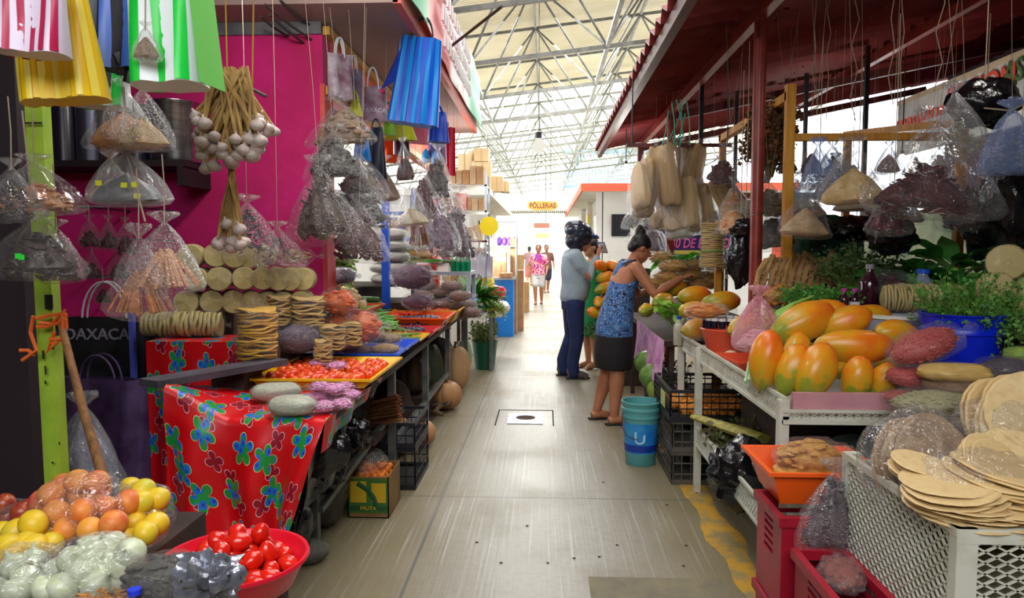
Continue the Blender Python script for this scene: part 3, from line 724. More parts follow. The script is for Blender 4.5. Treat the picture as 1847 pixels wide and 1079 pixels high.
def crate(label, pos, L, Wd, Hh, m, rows=4, cols=7, rot=0, group=None, name='plastic_crate', th=0.008, tag_=None):
    """slatted crate: corner posts, lattice sides, rim, base"""
    r = thing(name, label, 'crate', pos, (0, 0, rot), group); a, b = L/2, Wd/2
    part('base', MB().box(-a, a, -b, b, 0, 0.012), m, r, False)
    rim = MB()
    for z in (Hh-0.02, 0.012): 
        rim.box(-a, a, -b, -b+th*2, z, z+0.02); rim.box(-a, a, b-th*2, b, z, z+0.02); rim.box(-a, -a+th*2, -b+th*2, b-th*2, z, z+0.02); rim.box(a-th*2, a, -b+th*2, b-th*2, z, z+0.02)
    part('rim', rim, m, r, False)
    for sd, horiz in ((-1, 1), (1, 1), (-1, 0), (1, 0)):
        s = MB(); LL = L if horiz else Wd; nn = cols if horiz else max(3, int(cols*Wd/L))
        def bx(u0, u1, z0, z1, t=th*0.7):
            if horiz: s.box(u0, u1, sd*b-(t if sd > 0 else 0), sd*b+(0 if sd > 0 else t), z0, z1)
            else: s.box(sd*a-(t if sd > 0 else 0), sd*a+(0 if sd > 0 else t), u0, u1, z0, z1)
        for k in range(nn+1):
            u = -LL/2+0.006+(LL-0.012)*k/nn; w = 0.012 if k in (0, nn) else 0.005; bx(u-w/2, u+w/2, 0.03, Hh-0.02)
        for k in range(1, rows): z = Hh*k/rows; bx(-LL/2, LL/2, z-0.004, z+0.004, th*0.9)
        part('side', s, m, r, False)
    return r
def discs(n, d, L, m, name, seed=0, wob=0.006, jit=0.05):
    """a column of thin round tortillas along +z as one packet"""
    r = random.Random(seed); mb = MB(); t = L/n
    for i in range(n):
        z = i*t; ox, oy = r.uniform(-jit, jit)*d, r.uniform(-jit, jit)*d; dd = d*r.uniform(0.95, 1.0); ph = r.uniform(0, 6)
        w = lambda a: wob*math.sin(2*a+ph)+wob*0.5*math.sin(5*a+ph*2)
        rings = [[(ox+rr*math.cos(a), oy+rr*math.sin(a), z+zz+w(a)*rr/(d/2)) for a in [2*PI*k/20 for k in range(20)]] for rr, zz in ((0.001, t*0.2), (dd/2*0.96, t*0.12), (dd/2, t*0.5), (dd/2*0.96, t*0.88), (0.001, t*0.9))]
        mb.rings(rings, False)
    return mb
tort = M('pale_tortilla', (218, 200, 140), 0.7, c2=(192, 168, 100), scale=26, rnd=(206, 186, 120), lo=0.45, hi=0.7)
tosy = M('yellow_tostada', (226, 174, 46), 0.65, c2=(180, 116, 26), scale=18, lo=0.5, hi=0.8)
tosb = M('toasted_tostada', (212, 178, 104), 0.7, c2=(168, 120, 60), scale=20, lo=0.5, hi=0.8)
TORT_ME = [discs(11, 1, 1, tort, 't', i, 0.02, 0.03).mesh('tortillas', tort, True, 35) for i in range(3)]
_w = MB(); _w.lathe([(0.02, -0.10), (0.3, -0.06), (0.525, -0.01), (0.54, 0.3), (0.53, 0.7), (0.535, 1.01), (0.3, 1.06), (0.05, 1.10), (0.12, 1.2)], 24, fn=lambda a, z: 1+0.025*math.sin(7*a+z*5)); WRAP_ME = _w.mesh('film_wrap', FILMT, True)
def roll(label, pos, d, L, rot, group=None, var=0, name='tortilla_packet', cat='tortillas', me=None, wrap=True):
    o = thing(name, label, cat, pos, rot, group); link('tortilla_stack', me or TORT_ME[var % 3], o, (0, 0, 0), (0, 0, var), (d, d, L))['kind'] = 'stuff'
    if wrap: link('film_wrap', WRAP_ME, o, (0, 0, 0), (0, 0, 0), (d, d, L))
    return o
def bottle(label, pos, d, h, m, capm, cat='bottle', group=None, labelm=None, name='bottle', neck=0.35):
    o = thing(name, label, cat, pos, (0, 0, 0), group); r = d/2
    part('glass_body', MB().lathe([(r*0.9, 0), (r, h*0.03), (r, h*0.58), (r*0.85, h*0.68), (r*neck, h*0.84), (r*neck, h*0.93), (0.001, h*0.93)], 16, caps=True), m, o)
    part('cap', MB().lathe([(r*neck*1.25, h*0.90), (r*neck*1.25, h), (0.001, h)], 12, caps=True), capm, o)
    if labelm: part('paper_label', MB().lathe([(r*1.01, h*0.12), (r*1.012, h*0.5)], 16), labelm, o)
    return o
# ================================================================ LEFT STALL
# -------- structure behind the stall
grnp = M('lime_green_paint', (172, 206, 62), 0.5, c2=(140, 172, 50), scale=5, sc=(2, 2, 1))
mb = MB(); a, b = at(66, 150, 2.4), at(103, 865, 2.4); a2 = a+(a-b)*0.35; b2 = gz(103, 865, 0.0); 
bot = Vector((b.x+0.02, b.y, 0.72)); 
gp = solo('green_pole', MB().bar(a2, b+(b-a)*0.55, 0.06, 0.045, up=(0, 1, 0)), grnp, 'lime green square pole at the left, chipped paint, cord knotted round it', 'pole', smooth=False)
chip = M('black_bare_patch', (26, 26, 22), 0.8)
for (px, py, w, h) in ((88, 545, 0.028, 0.05), (103, 590, 0.012, 0.06), (78, 640, 0.006, 0.03), (82, 668, 0.005, 0.03), (96, 625, 0.006, 0.02), (82, 690, 0.005, 0.012), (107, 800, 0.004, 0.01), (95, 835, 0.006, 0.006), (60, 222, 0.06, 0.006)):
    p = at(px, py, 2.362); part('paint_chip', MB().cbox(p, (w, 0.002, h)), chip, gp, False)
orc = M('orange_cord', (240, 110, 40), 0.6)
kn = thing('cord_knot', 'orange plastic cord tied round the green pole and the wooden stick', 'cord', (0, 0, 0))
for (pts) in ([(65, 575), (85, 570), (112, 566), (117, 575), (100, 585), (70, 582)], [(66, 590), (90, 588), (116, 560), (112, 610), (85, 635), (98, 600)], [(62, 640), (50, 632), (34, 632)], [(60, 570), (55, 600), (66, 632), (40, 650)], [(118, 566), (120, 590), (108, 612), (90, 612), (98, 622)]):
    part('cord_loop', MB().tube([at(x, y, 2.33+0.01*math.sin(i*2)) for i, (x, y) in enumerate(pts)], 0.0065, 6), orc, kn)
solo('wooden_stick', MB().tube([at(108, 575, 2.35), at(150, 740, 2.2), at(192, 880, 2.05)], [0.011, 0.014, 0.016], 10), M('bare_brown_wood', (150, 104, 56), 0.7, c2=(110, 74, 40), scale=8, sc=(6, 6, 1)), 'slanting brown wooden stick tied beside the green pole', 'stick')
p0 = at(0, 600, 2.5); p1 = at(48, 600, 2.5)
solo('dark_post', MB().box(p0.x-0.3, p1.x, 2.5, 2.62, 0, 3.25), M('near_black_board', (38, 24, 30), 0.85), 'broad near black post at the far left edge behind the green pole', 'post', smooth=False)
# shelf with pots on the dark lower wall
drk = M('dark_brown_board', (44, 26, 30), 0.8, c2=(30, 18, 24), scale=4)
solo('wall_shelf', MB().box(-4.0, -2.25, 4.45, 4.82, 2.02, 2.06).box(-4.0, -3.96, 4.45, 4.82, 1.9, 2.02).box(-2.3, -2.26, 4.45, 4.82, 1.9, 2.02), drk, 'dark brown wall shelf that carries the metal pots', 'shelf', smooth=False)
alu = M('brushed_aluminium', (200, 200, 208), 0.25, c2=(150, 150, 160), scale=3, sc=(1, 1, 8), metal=1)
darkb = M('dark_bottle', (40, 34, 52), 0.25)
p = at(318, 285, 4.62); pot = thing('metal_pot', 'shiny tall aluminium pot at the right end of the dark shelf', 'pot', (p.x, p.y, 2.06))
part('pot_body', MB().lathe([(0.0, 0), (0.15, 0), (0.155, 0.02), (0.155, 0.36), (0.163, 0.37), (0.163, 0.38), (0.15, 0.38), (0.148, 0.02), (0, 0.02)], 28), alu, pot)
for s in (-1, 1): part('handle', MB().tube([(s*0.15, -0.03, 0.28), (s*0.19, -0.03, 0.29), (s*0.19, 0.03, 0.29), (s*0.15, 0.03, 0.28)], 0.006, 6), alu, pot)
for i, (px, w, h, m_, lb) in enumerate(((120, 0.2, 0.42, darkb, 'dark tall canister farthest left on the shelf'), (165, 0.17, 0.36, M('dull_grey_tin', (90, 90, 106), 0.35, metal=0.6), 'dull grey canister on the shelf left of the brown one'), (205, 0.15, 0.38, M('brown_jar', (84, 56, 52), 0.3), 'brownish canister on the shelf'), (248, 0.16, 0.34, darkb, 'dark canister on the shelf next to the aluminium pot'))):
    x = at(px, 280, 4.62).x; c = thing('canister', lb, 'canister', (x, 4.62, 2.06)); part('canister_body', MB().lathe([(0, 0), (w/2, 0), (w/2, h), (0, h)], 20), m_, c); part('lid', MB().lathe([(0, h), (w/2*1.03, h), (w/2*1.03, h+0.03), (0, h+0.035)], 20), M('dark_lid', (30, 30, 40), 0.4), c)
# display rods on the wall with small packets
mrd = M('maroon_packets', (110, 30, 70), 0.5, c2=(60, 18, 40), scale=10)
for z_, px0, px1 in ((1.76, 142, 240), (1.56, 142, 240), (1.33, 138, 200), (0.98, 158, 230)):
    a, b = at(px0, 400, 4.3), at(px1, 400, 4.3)
    solo('display_rod', MB().tube([(a.x, 4.3, z_), (b.x, 4.3, z_)], 0.006, 6), M('pale_rod', (150, 130, 150), 0.4), 'thin pale display rod on the dim pink wall', 'rod', group='display rods on the dim pink wall'); [solo('rod_bracket', MB().bar((q, 4.3, z_), (q, 4.82, z_), 0.008), blk, 'tiny bracket of a display rod on the dim wall', 'bracket', group='brackets of the display rods', smooth=False) for q in (a.x+.02, b.x-.02)]
rr = random.Random(5)
chil = M('dark_dried_chili', (84, 26, 24), 0.45, c2=(48, 16, 18), scale=5)
blackchili = M('black_dried_chili', (46, 34, 34), 0.4, c2=(70, 54, 48), scale=5)
for i, (px, py, w, h) in enumerate(((160, 395, 0.13, 0.17), (195, 396, 0.12, 0.18), (225, 400, 0.12, 0.2), (165, 455, 0.12, 0.16), (215, 452, 0.15, 0.18), (185, 505, 0.10, 0.14))):
    p = at(px, py, 4.25); hang_bag('small dim bag of dried chili on a rod against the dark pink wall', p, w, h, 'chili', chil, 0.6, FILM, up=(1.77 if py < 420 else 1.57 if py < 480 else 1.40)-p.z, group='small chili bags on the wall rods')
bk = M('black_woven_bag', (20, 18, 24), 0.7, c2=(30, 26, 36), scale=20)
wl = M('white_loop', (220, 220, 225), 0.4)
handbag('large black woven shopping bag lettered OAXACA behind the green pole', at(190, 508, 3.9), 0.62, 0.85, bk, 0.05, 0.2, handle=wl, text=('OAXACA', 0.085, M('silver_letter', (150, 150, 165), 0.5), 0.10), hh=0.2)
purp = M('deep_purple_cloth', (60, 26, 72), 0.7, c2=(100, 80, 130), scale=4)
handbag('deep purple shopping bag hanging below the black one', at(180, 640, 3.6), 0.5, 0.6, purp, -0.1, 0.22, hh=0.12)
for i, (px, py, w, h, Y) in enumerate(((70, 740, 0.2, 0.36, 3.2), (150, 760, 0.22, 0.3, 3.0))):
    p = at(px, py-30, Y); hang_bag(('pale crumpled sack hanging behind the green pole', 'pale sack low behind the wooden stick')[i], p, w*1.3, h*1.3, 'powder', M('pale_sackcloth', (170, 168, 190), 0.7, c2=(120, 118, 140), scale=6, bmp=0.5), 0.9, FILMM, up=0.05)
solo('blue_pole', MB().box(*sorted((at(232, 600, 3.75).x, at(240, 600, 3.75).x)), 3.75, 3.78, 0.0, 1.25), M('periwinkle_paint', (96, 104, 220), 0.5), 'thin periwinkle blue upright at the left edge of the red cloth', 'pole', smooth=False)
# foreground roof rail that the nearest bags hang from
raily = M('dark_rail', (40, 32, 34), 0.6)
solo('hanging_rail', MB().bar((-2.6, 1.75, 2.62), (-0.75, 1.75, 2.62), 0.04), raily, 'dark rail overhead at the upper left that carries the striped bags', 'rail', smooth=False)
solo('hanging_rail', MB().bar((-2.6, 2.2, 2.75), (-0.9, 2.2, 2.75), 0.04), raily, 'dark rail overhead that carries the cinnamon bags', 'rail', smooth=False)
solo('hanging_rail', MB().bar((-2.8, 2.95, 2.95), (-1.0, 2.95, 2.95), 0.04), raily, 'dark rail overhead that carries the garlic braids', 'rail', smooth=False)
# -------- tables
stl = M('galvanised_leg', (130, 134, 132), 0.45, c2=(100, 104, 100), scale=10, metal=0.6)
dwood = M('dark_table_wood', (70, 52, 44), 0.75, c2=(50, 38, 32), scale=6)
tb = thing('market_table', 'long steel-legged table along the left of the aisle under the trays', 'table', (0, 0, 0))
part('table_top', MB().box(-1.42, -0.9, 2.9, 8.6, 0.765, 0.80), dwood, tb, False)
for x in (-0.94, -1.38):
    for y in (4.35, 5.6, 6.9, 8.5): part('leg', MB().box(x-0.022, x+0.022, y-0.022, y+0.022, 0, 0.765), stl, tb, False)
for x in (-1.13, -1.38): part('leg', MB().box(x-0.022, x+0.022, 3.40, 3.444, 0, 0.765), stl, tb, False)
part('brace', MB().bar((-1.1, 3.42, 0.22), (-0.94, 4.35, 0.5), 0.03), stl, tb, False)
part('brace', MB().bar((-0.94, 4.38, 0.3), (-0.94, 6.9, 0.3), 0.03), stl, tb, False)
# tiers behind the trays
tier = thing('stepped_shelf', 'stepped wooden display shelf rising behind the left trays', 'shelf', (0, 0, 0))
part('low_step', MB().box(-1.85, -1.46, 5.05, 8.5, 0.0, 0.93), dwood, tier, False)
part('high_step', MB().box(-2.35, -1.85, 5.05, 8.5, 0.0, 1.12), dwood, tier, False)
part('back_step', MB().box(-3.0, -2.35, 5.05, 8.5, 0.0, 1.3), dwood, tier, False)
# floral oilcloth
def mat_cloth():
    m, nt, out = nodes_new('floral_oilcloth'); p = nt.nodes.new('ShaderNodeBsdfPrincipled'); p.inputs['Roughness'].default_value = 0.38
    v = coords(nt, kind='UV'); base = lin((214, 8, 20)); c = base
    def cells(scale, off, rnd=0.75):
        vo = nt.nodes.new('ShaderNodeTexVoronoi'); vo.voronoi_dimensions = '2D'; vo.inputs['Scale'].default_value = scale; vo.inputs['Randomness'].default_value = rnd
        ad = nt.nodes.new('ShaderNodeVectorMath'); ad.operation = 'ADD'; ad.inputs[1].default_value = off; nt.links.new(v, ad.inputs[0])
        wn_ = nt.nodes.new('ShaderNodeTexNoise'); wn_.inputs['Scale'].default_value = scale*1.2; nt.links.new(ad.outputs[0], wn_.inputs['Vector'])
        nt.links.new(ad.outputs[0], vo.inputs['Vector']); return vo, ad
    def mth(op, a, b=None, c3=None):
        n = nt.nodes.new('ShaderNodeMath'); n.operation = op
        for i, q in enumerate((a, b, c3)):
            if q is None: continue
            if isinstance(q, (int, float)): n.inputs[i].default_value = q
            else: nt.links.new(q, n.inputs[i])
        return n.outputs[0]
    def flower(vo, ad, petals, r0, amp, fill, edge, wd, heart=None):
        sub = nt.nodes.new('ShaderNodeVectorMath'); sub.operation = 'SUBTRACT'; nt.links.new(ad.outputs[0], sub.inputs[0]); nt.links.new(vo.outputs['Position'], sub.inputs[1])
        s = nt.nodes.new('ShaderNodeSeparateXYZ'); nt.links.new(sub.outputs[0], s.inputs[0])
        ang = mth('ARCTAN2', s.outputs[1], s.outputs[0]); le = nt.nodes.new('ShaderNodeVectorMath'); le.operation = 'LENGTH'; nt.links.new(sub.outputs[0], le.inputs[0])
        sr = nt.nodes.new('ShaderNodeSeparateColor'); nt.links.new(vo.outputs['Color'], sr.inputs[0])
        ph = mth('MULTIPLY_ADD', sr.outputs[0], 6.28, mth('MULTIPLY', ang, petals))
        rad = mth('MULTIPLY_ADD', mth('POWER', mth('ABSOLUTE', mth('SINE', mth('MULTIPLY', ph, 0.5))), 0.7), amp, r0)
        d = mth('SUBTRACT', le.outputs['Value'], rad)
        return d, le.outputs['Value'], sr
    def paint(cprev, d, lo, hi, colr):
        a = nt.nodes.new('ShaderNodeMapRange'); a.inputs[1].default_value = lo; a.inputs[2].default_value = hi; a.inputs[3].default_value = 1; a.inputs[4].default_value = 0
        nt.links.new(d, a.inputs[0]); return mixrgb(nt, a.outputs[0], cprev, colr)
    vo, ad = cells(5.2, (0.37, 0.11, 0)); d, le, sr = flower(vo, ad, 4, 0.012, 0.034, None, None, 0)
    c = paint(c, d, 0.004, 0.005, lin((238, 205, 215))); c = paint(c, d, 0.001, 0.002, lin((150, 6, 36)))
    vo, ad = cells(5.2, (0.0, 0.0, 0)); d, le, sr = flower(vo, ad, 5, 0.020, 0.050, None, None, 0)
    c = paint(c, d, 0.005, 0.006, lin((214, 206, 150))); c = paint(c, d, 0.001, 0.002, lin((30, 150, 62)))
    c = paint(c, mth('SUBTRACT', le, 0.030), -0.001, 0.001, lin((30, 150, 62)))
    # blue hearts: small offset dots
    vo2, ad2 = cells(19, (0.1, 0.23, 0), 0.9); inner = mth('MAXIMUM', mth('SUBTRACT', vo2.outputs['Distance'], 0.38), mth('MULTIPLY', d, 40))
    c = paint(c, inner, -0.02, 0.02, lin((30, 110, 214)))
    inner2 = mth('MAXIMUM', mth('SUBTRACT', vo2.outputs['Distance'], 0.14), mth('MULTIPLY', d, 40)); c = paint(c, inner2, -0.02, 0.02, lin((30, 60, 170)))
    nt.links.new(c, p.inputs['Base Color']); nt.links.new(p.outputs[0], out.inputs[0]); return m
CLOTH = mat_cloth()
def cloth(name, fn, nu, nv, su, sv, label, cat='tablecloth'):
    mb = MB(); mb.shell(fn, nu, nv, 0.003); me = mb.mesh(name, CLOTH, True, 60); uvl = me.uv_layers.new(name='uv'); n = (nu+1)*(nv+1); w = nu+1
    for lp in me.loops:
        k = lp.vertex_index % n; uvl.data[lp.index].uv = ((k % w)/nu*su, (k//w)/nv*sv)
    return tag(link(name, me), label, cat)
# front cloth: lies on the near table end, falls over the front
XA, XB = -1.56, -0.89
def fcloth(u, v):
    # v 0..0.42 = table surface (back to front), then the drop
    x = XA+(XB-XA)*u
    if v < 0.42:
        y = 3.5-(3.5-2.87)*(v/0.42); z = 0.806+0.006*nz(u*4, v*8, 0)+0.14*max(0, 1-u*2.6)*(v/0.42)
        return (x, y, z)
    t = (v-0.42)/0.58; zt = 0.806+0.14*max(0, 1-u*2.6); L = 0.62-0.0*u
    fold = 0.035*math.sin(u*17+1.5*math.sin(t*3))*min(1, t*2.2)+0.04*nz(u*5, t*2.5, 1)*t
    xx = x-0.20*t*max(0, u-0.62)/0.38*1.0
    return (xx, 2.86-0.02*min(1, t*6)+fold-0.02*t, zt-L*t)
cloth('oilcloth', fcloth, 90, 60, 1.0, 1.15, 'red oilcloth with green and blue flowers over the front of the left table')
# side swag at the aisle corner
def scloth(u, v):
    y = 2.87+1.0*u; L = 0.10*(1-u)+0.04
    return (XB-0.005-0.02*v+0.012*math.sin(u*20), y, 0.806-L*v)
cloth('oilcloth', scloth, 30, 6, 1.1, 0.12, 'narrow strip of red floral oilcloth hanging over the aisle side of the left table')
# raised step under the tortillas, with its own cloth
stp = thing('display_box', 'step box behind the front cloth that carries the tortilla packets', 'box', (0, 0, 0))
part('box_body', MB().box(-2.06, -1.5, 3.62, 4.7, 0, 1.02).box(-1.5, -1.45, 3.62, 4.7, 0, 1.02), dwood, stp, False)
def bcloth(u, v):
    if v < 0.35: return (-2.05+0.57*u, 3.9-0.30*v/0.35, 1.026)
    t = (v-0.35)/0.65
    return (-2.05+0.57*u, 3.595+0.014*math.sin(u*24+t)*min(1, 2*t), 1.026-0.95*t)
cloth('oilcloth', bcloth, 50, 40, 0.9, 1.4, 'second red floral oilcloth on the step box behind, in shade')
# grey board on the front cloth
a, b = gz(285, 688, 0.955), gz(520, 648, 0.955); d = (b-a).normalized(); n = Vector((-d.y, d.x, 0))
bd = MB(); vs = []
for zz in (0.925, 0.955):
    for q in (a, b, b+n*0.13, a+n*0.13): vs.append((q.x, q.y, zz))
bd.add(vs, [(3, 2, 1, 0), (4, 5, 6, 7), (0, 1, 5, 4), (1, 2, 6, 5), (2, 3, 7, 6), (3, 0, 4, 7)])
solo('grey_board', bd, M('worn_grey_board', (96, 92, 104), 0.6, c2=(70, 66, 76), scale=7), 'worn grey board lying slanted on the red cloth under the tostada packet', 'board', smooth=False)
solo('support_block', MB().box(-1.60, -1.44, 3.36, 3.58, 0, 0.92), dwood, 'dark block that props the grey board up behind the cloth', 'block', smooth=False)
# big yellow tostada packet
def stackm(n, d, h, m, seed, wob=0.012): return discs(n, d, h, m, 's', seed, wob, 0.03)
p = gz(453, 650, 0.957)
t = thing('tostada_packet', 'tall round packet of yellow tostadas standing on the grey board', 'tostadas', p+Vector((0, 0.08, 0)))
part('tostada_stack', stackm(17, 0.20, 0.25, tosy, 3, 0.008), tosy, t, kind='stuff'); link('film_wrap', WRAP_ME, t, (0, 0, 0), (0, 0, 0), (0.205, 0.205, 0.25))
# grey seed bag beside it
seedg = M('grey_purple_seed', (122, 108, 124), 0.7, c2=(90, 78, 96), scale=60, lo=0.4, hi=0.6)
p = gz(535, 640, 0.925); lie_bag('clear bag of grey purple seed leaning beside the yellow tostadas', p+Vector((0, 0.05, 0)), 0.26, 0.16, 0.17, 'bits', seedg, rot=0.25)
# more tostada packets behind
for i, (px, py, Y, d, h, m_, lb) in enumerate(((505, 585, 3.95, 0.13, 0.16, tosb, 'pale tostada packet standing left of the brown crackling strips'), (556, 590, 4.0, 0.19, 0.17, tosb, 'wide packet of pale tostadas under the brown flat strips'), (600, 628, 4.0, 0.15, 0.13, tosb, 'short packet of pale tostadas next to the onion nets'), (633, 622, 4.15, 0.13, 0.13, tosb, 'small round packet of pale tostadas left of the peanut bags'), (583, 650, 3.85, 0.10, 0.11, tosb, 'narrow packet of pale tostadas behind the seed bag'))):
    p = at(px, py, Y); t = thing('tostada_packet', lb, 'tostadas', p); z0 = 0.93 if p.z > 0.93 else 0.80
    part('tostada_stack', stackm(11, d, h, m_, 10+i, 0.008), m_, t, kind='stuff'); link('film_wrap', WRAP_ME, t, (0, 0, 0), (0, 0, 0), (d*1.02, d*1.02, h))
solo('step_block', MB().box(-1.44, -1.1, 3.84, 4.2, 0.801, 0.86), dwood, 'low dark block under the pale tostada packets', 'block', smooth=False)
p = at(540, 556, 4.05); brn = M('brown_flat_strip', (140, 84, 62), 0.6, c2=(108, 62, 48), scale=14, sc=(1, 8, 8))
lie_bag('bag of brown flat strips on top of the tostada packets', p, 0.30, 0.2, 0.055, 'sticks', brn, rot=0.1)
solo('tortilla_riser', MB().box(-2.0, -1.3, 3.96, 4.4, 1.021, 1.145).box(-1.45, -1.3, 3.96, 4.4, .93, 1.021), dwood, 'dark riser under the stacked tortilla rows', 'riser', smooth=False)
# tortilla rolls
rows = [(465, 8, 372, 3.95, 0.125), (503, 6, 382, 3.9, 0.125), (543, 6, 372, 3.85, 0.125)]
rows = [  # y of the row centre, list of x centres, diameter px
 (462, [352, 388, 420, 450, 478], 42), (501, [368, 404, 438, 468, 498, 527, 552], 42), (541, [350, 384, 418, 452, 486, 518, 548], 42)]
k = 0
for ri, (py, xs, dp) in enumerate(rows):
    for j, px in enumerate(xs):
        Y = 4.0+0.04*j; pos = at(px, py, Y); d = dp*Y/1300*(1.0 if j < 3 else 0.95)
        me_rot = (PI/2, 0, 0.35+0.12*math.sin(k))
        z = pos.z
        roll('round packet of pale tortillas lying in the stacked rows by the pink wall', (pos.x, Y, z), d, 0.22, me_rot, 'tortilla packets stacked by the pink wall', k); k += 1
for i, (px, py, L, lb) in enumerate(((262, 588, 0.30, 'long loaf-shaped tortilla packet at the left end of the step cloth'), (318, 586, 0.30, 'long tortilla packet second from the left end of the step cloth'))):
    p = at(px, py, 3.74); roll(lb, (p.x-0.02+0.0*i, 3.76+0.0*i, 1.03+0.075), 0.14, 0.24, (0.05, PI/2+0.05, 0.25), None, i)
p = at(352, 540, 3.9); 
# white and pink packets on the front cloth
wp = M('white_dough', (206, 208, 186), 0.55, c2=(176, 180, 160), scale=14, bmp=0.4)
p = gz(505, 738, 0.812); lie_bag('white plastic packet of pale dough, nearer one on the red cloth', gz(518, 756, 0.812)+Vector((0, 0.07, 0)), 0.20, 0.16, 0.085, 'powder', wp, FILMT, rot=-0.1)
lie_bag('white plastic packet of pale dough, the one behind on the red cloth', gz(490, 728, 0.812)+Vector((0, 0.06, 0)), 0.22, 0.15, 0.085, 'powder', wp, FILMT, rot=0.45)
pkm = M('pink_sweet', (226, 120, 190), 0.4, c2=(246, 190, 226), scale=20, lo=0.4, hi=0.6)
rr = random.Random(8)
pinkp = [(560, 668, 0), (595, 672, 0), (575, 655, 1), (605, 660, 1), (555, 690, 0), (590, 694, 0), (618, 700, 0), (596, 716, 0), (570, 720, 0), (626, 716, 0), (575, 700, 1), (600, 703, 1), (583, 738, 0), (613, 733, 0)]
for i, (px, py, l) in enumerate(pinkp):
    p = gz(px, py+8, 0.812+l*0.05); lie_bag('pink bag of puffed sweets heaped on the red cloth behind the white packets', (p.x, p.y+0.03, 0.812+l*0.045), 0.12, 0.10, 0.05, 'lumps', pkm, FILM, rot=rr.uniform(0, 6), group='pink sweet bags')
# -------- trays on the aisle side
yel = M('yellow_tray_plastic', (242, 184, 20), 0.35); blu = M('blue_tray_plastic', (10, 84, 220), 0.35); ora = M('orange_tray_plastic', (246, 96, 24), 0.35); redt_ = M('red_tray_plastic', (212, 24, 36), 0.35); grnt_ = M('green_tray_plastic', (20, 140, 80), 0.35)
tray('yellow plastic tray of orange tomatoes nearest on the left table', (-1.15, 3.80), 0.60, 0.72, 0.055, yel, 0.815)
R3 = [pm('tomato#%d' % i, roma(i), tomm2) for i in range(2)]
heap(105, (-1.15, 3.80), 0.28, 0.34, 0.058, 0.825, R3, 'small orange red tomato heaped in the yellow tray', 'tomato', 'tomato', 'tomatoes in the yellow tray', 0.20, 3, 'rect')
tray('blue tray of bagged peanuts behind the tomato tray', (-1.17, 4.62), 0.56, 0.72, 0.06, blu, 0.815)
pea = M('tan_peanut', (196, 158, 104), 0.65, c2=(160, 122, 76), scale=40, lo=0.45, hi=0.6)
for i, (x, y, z, r_) in enumerate(((-1.34, 4.42, 0, 0.1), (-1.16, 4.40, 0, 0.4), (-1.0, 4.46, 0, 0.3), (-1.30, 4.62, 0.02, 0.5), (-1.12, 4.62, 0.06, 0.2), (-1.22, 4.5, 0.09, 0.0), (-1.04, 4.72, 0.03, 0.6), (-1.2, 4.82, 0.02, 0.2))):
    lie_bag('clear bag of tan peanuts piled in the blue tray', (x, y, 0.835+z), 0.20, 0.13, 0.08, 'bits', pea, FILM, rot=r_, group='peanut bags in the blue tray')
lfd = M('fresh_green_leaf', (96, 158, 62), 0.5, c2=(66, 120, 44), scale=20, trans=0.2)
tray('yellow tray of green beans on the left table', (-1.14, 5.22), 0.5, 0.42, 0.05, yel, 0.815)
bean = pm('green_bean', lambda: MB().tube([(-0.5, 0, 0), (-0.2, 0.03, 0.02), (0.2, 0.03, -0.01), (0.5, -0.02, 0.02)], [0.02, 0.045, 0.045, 0.015], 7), M('bean_green', (110, 160, 66), 0.45, rnd=(140, 180, 84)))
rr = random.Random(4)
for i in range(110):
    x, y = rr.uniform(-.2, .2), rr.uniform(-.17, .17); inst('green_bean', bean, 'slim green bean heaped in the yellow tray', 'bean', (-1.14+x, 5.22+y, 0.835+0.10*(1-abs(x)/.25)*rr.random()+0.01), (0, rr.uniform(-.2, .2), rr.uniform(0, 6)), rr.uniform(0.09, 0.13), 'green beans in the tray')
tray('red tray left of the plums', (-1.12, 5.66), 0.52, 0.40, 0.06, redt_, 0.815)
tray('orange tray of dark plums and small tomatoes', (-1.11, 6.2), 0.58, 0.62, 0.12, ora, 0.815, slope=.07)
tray('yellow tray behind the orange tray on the left table', (-1.10, 6.92), 0.60, 0.68, 0.125, yel, 0.815, slope=.07)
tray('blue tray farthest along the left table', (-1.10, 7.72), 0.66, 0.78, 0.13, blu, 0.815, slope=.07)
plum = M('dark_plum', (44, 32, 58), 0.3, c2=(70, 56, 84), scale=5)
heap(110, (-1.06, 6.10), 0.22, 0.24, 0.055, 0.84, pm('plum', orb(1, 0.02), plum), 'dark purple plum in the orange tray', 'plum', 'plum', 'plums in the orange tray', 0.26, 8)
heap(20, (-1.12, 5.66), 0.2, 0.15, 0.055, 0.83, pm('plum#2', orb(1, 0.02), plum), 'dark purple plum in the red tray', 'plum', 'plum', 'plums in the red tray', 0.1, 9)
heap(40, (-1.2, 6.36), 0.2, 0.12, 0.05, 0.87, [R3[0]], 'small tomato at the back of the orange tray', 'tomato', 'tomato', 'tomatoes in the orange tray', 0.1, 10)
heap(120, (-1.12, 6.92), 0.24, 0.28, 0.055, 0.85, [R3[1]], 'small tomato in the farther yellow tray', 'tomato', 'tomato', 'tomatoes in the farther yellow tray', 0.2, 12)
lime = M('lime_skin', (136, 190, 50), 0.35, rnd=(170, 210, 70))
heap(120, (-1.12, 7.72), 0.26, 0.32, 0.06, 0.85, pm('lime', orb(2, 0.02, 0.95), lime), 'green lime in the far blue tray', 'lime', 'lime', 'limes in the far blue tray', 0.22, 13)
# ================================================================ LEFT: goods behind the trays, hanging bags, foreground
brs = random.Random(21)
onion = M('orange_onion_skin', (216, 110, 50), 0.4, c2=(236, 140, 80), scale=6)
ONI = pm('onion', lambda: MB().lathe([(0.01, -0.48), (0.28, -0.42), (0.5, -0.08), (0.46, 0.18), (0.2, 0.36), (0.06, 0.46), (0.03, 0.6)], 16, caps=True), onion)
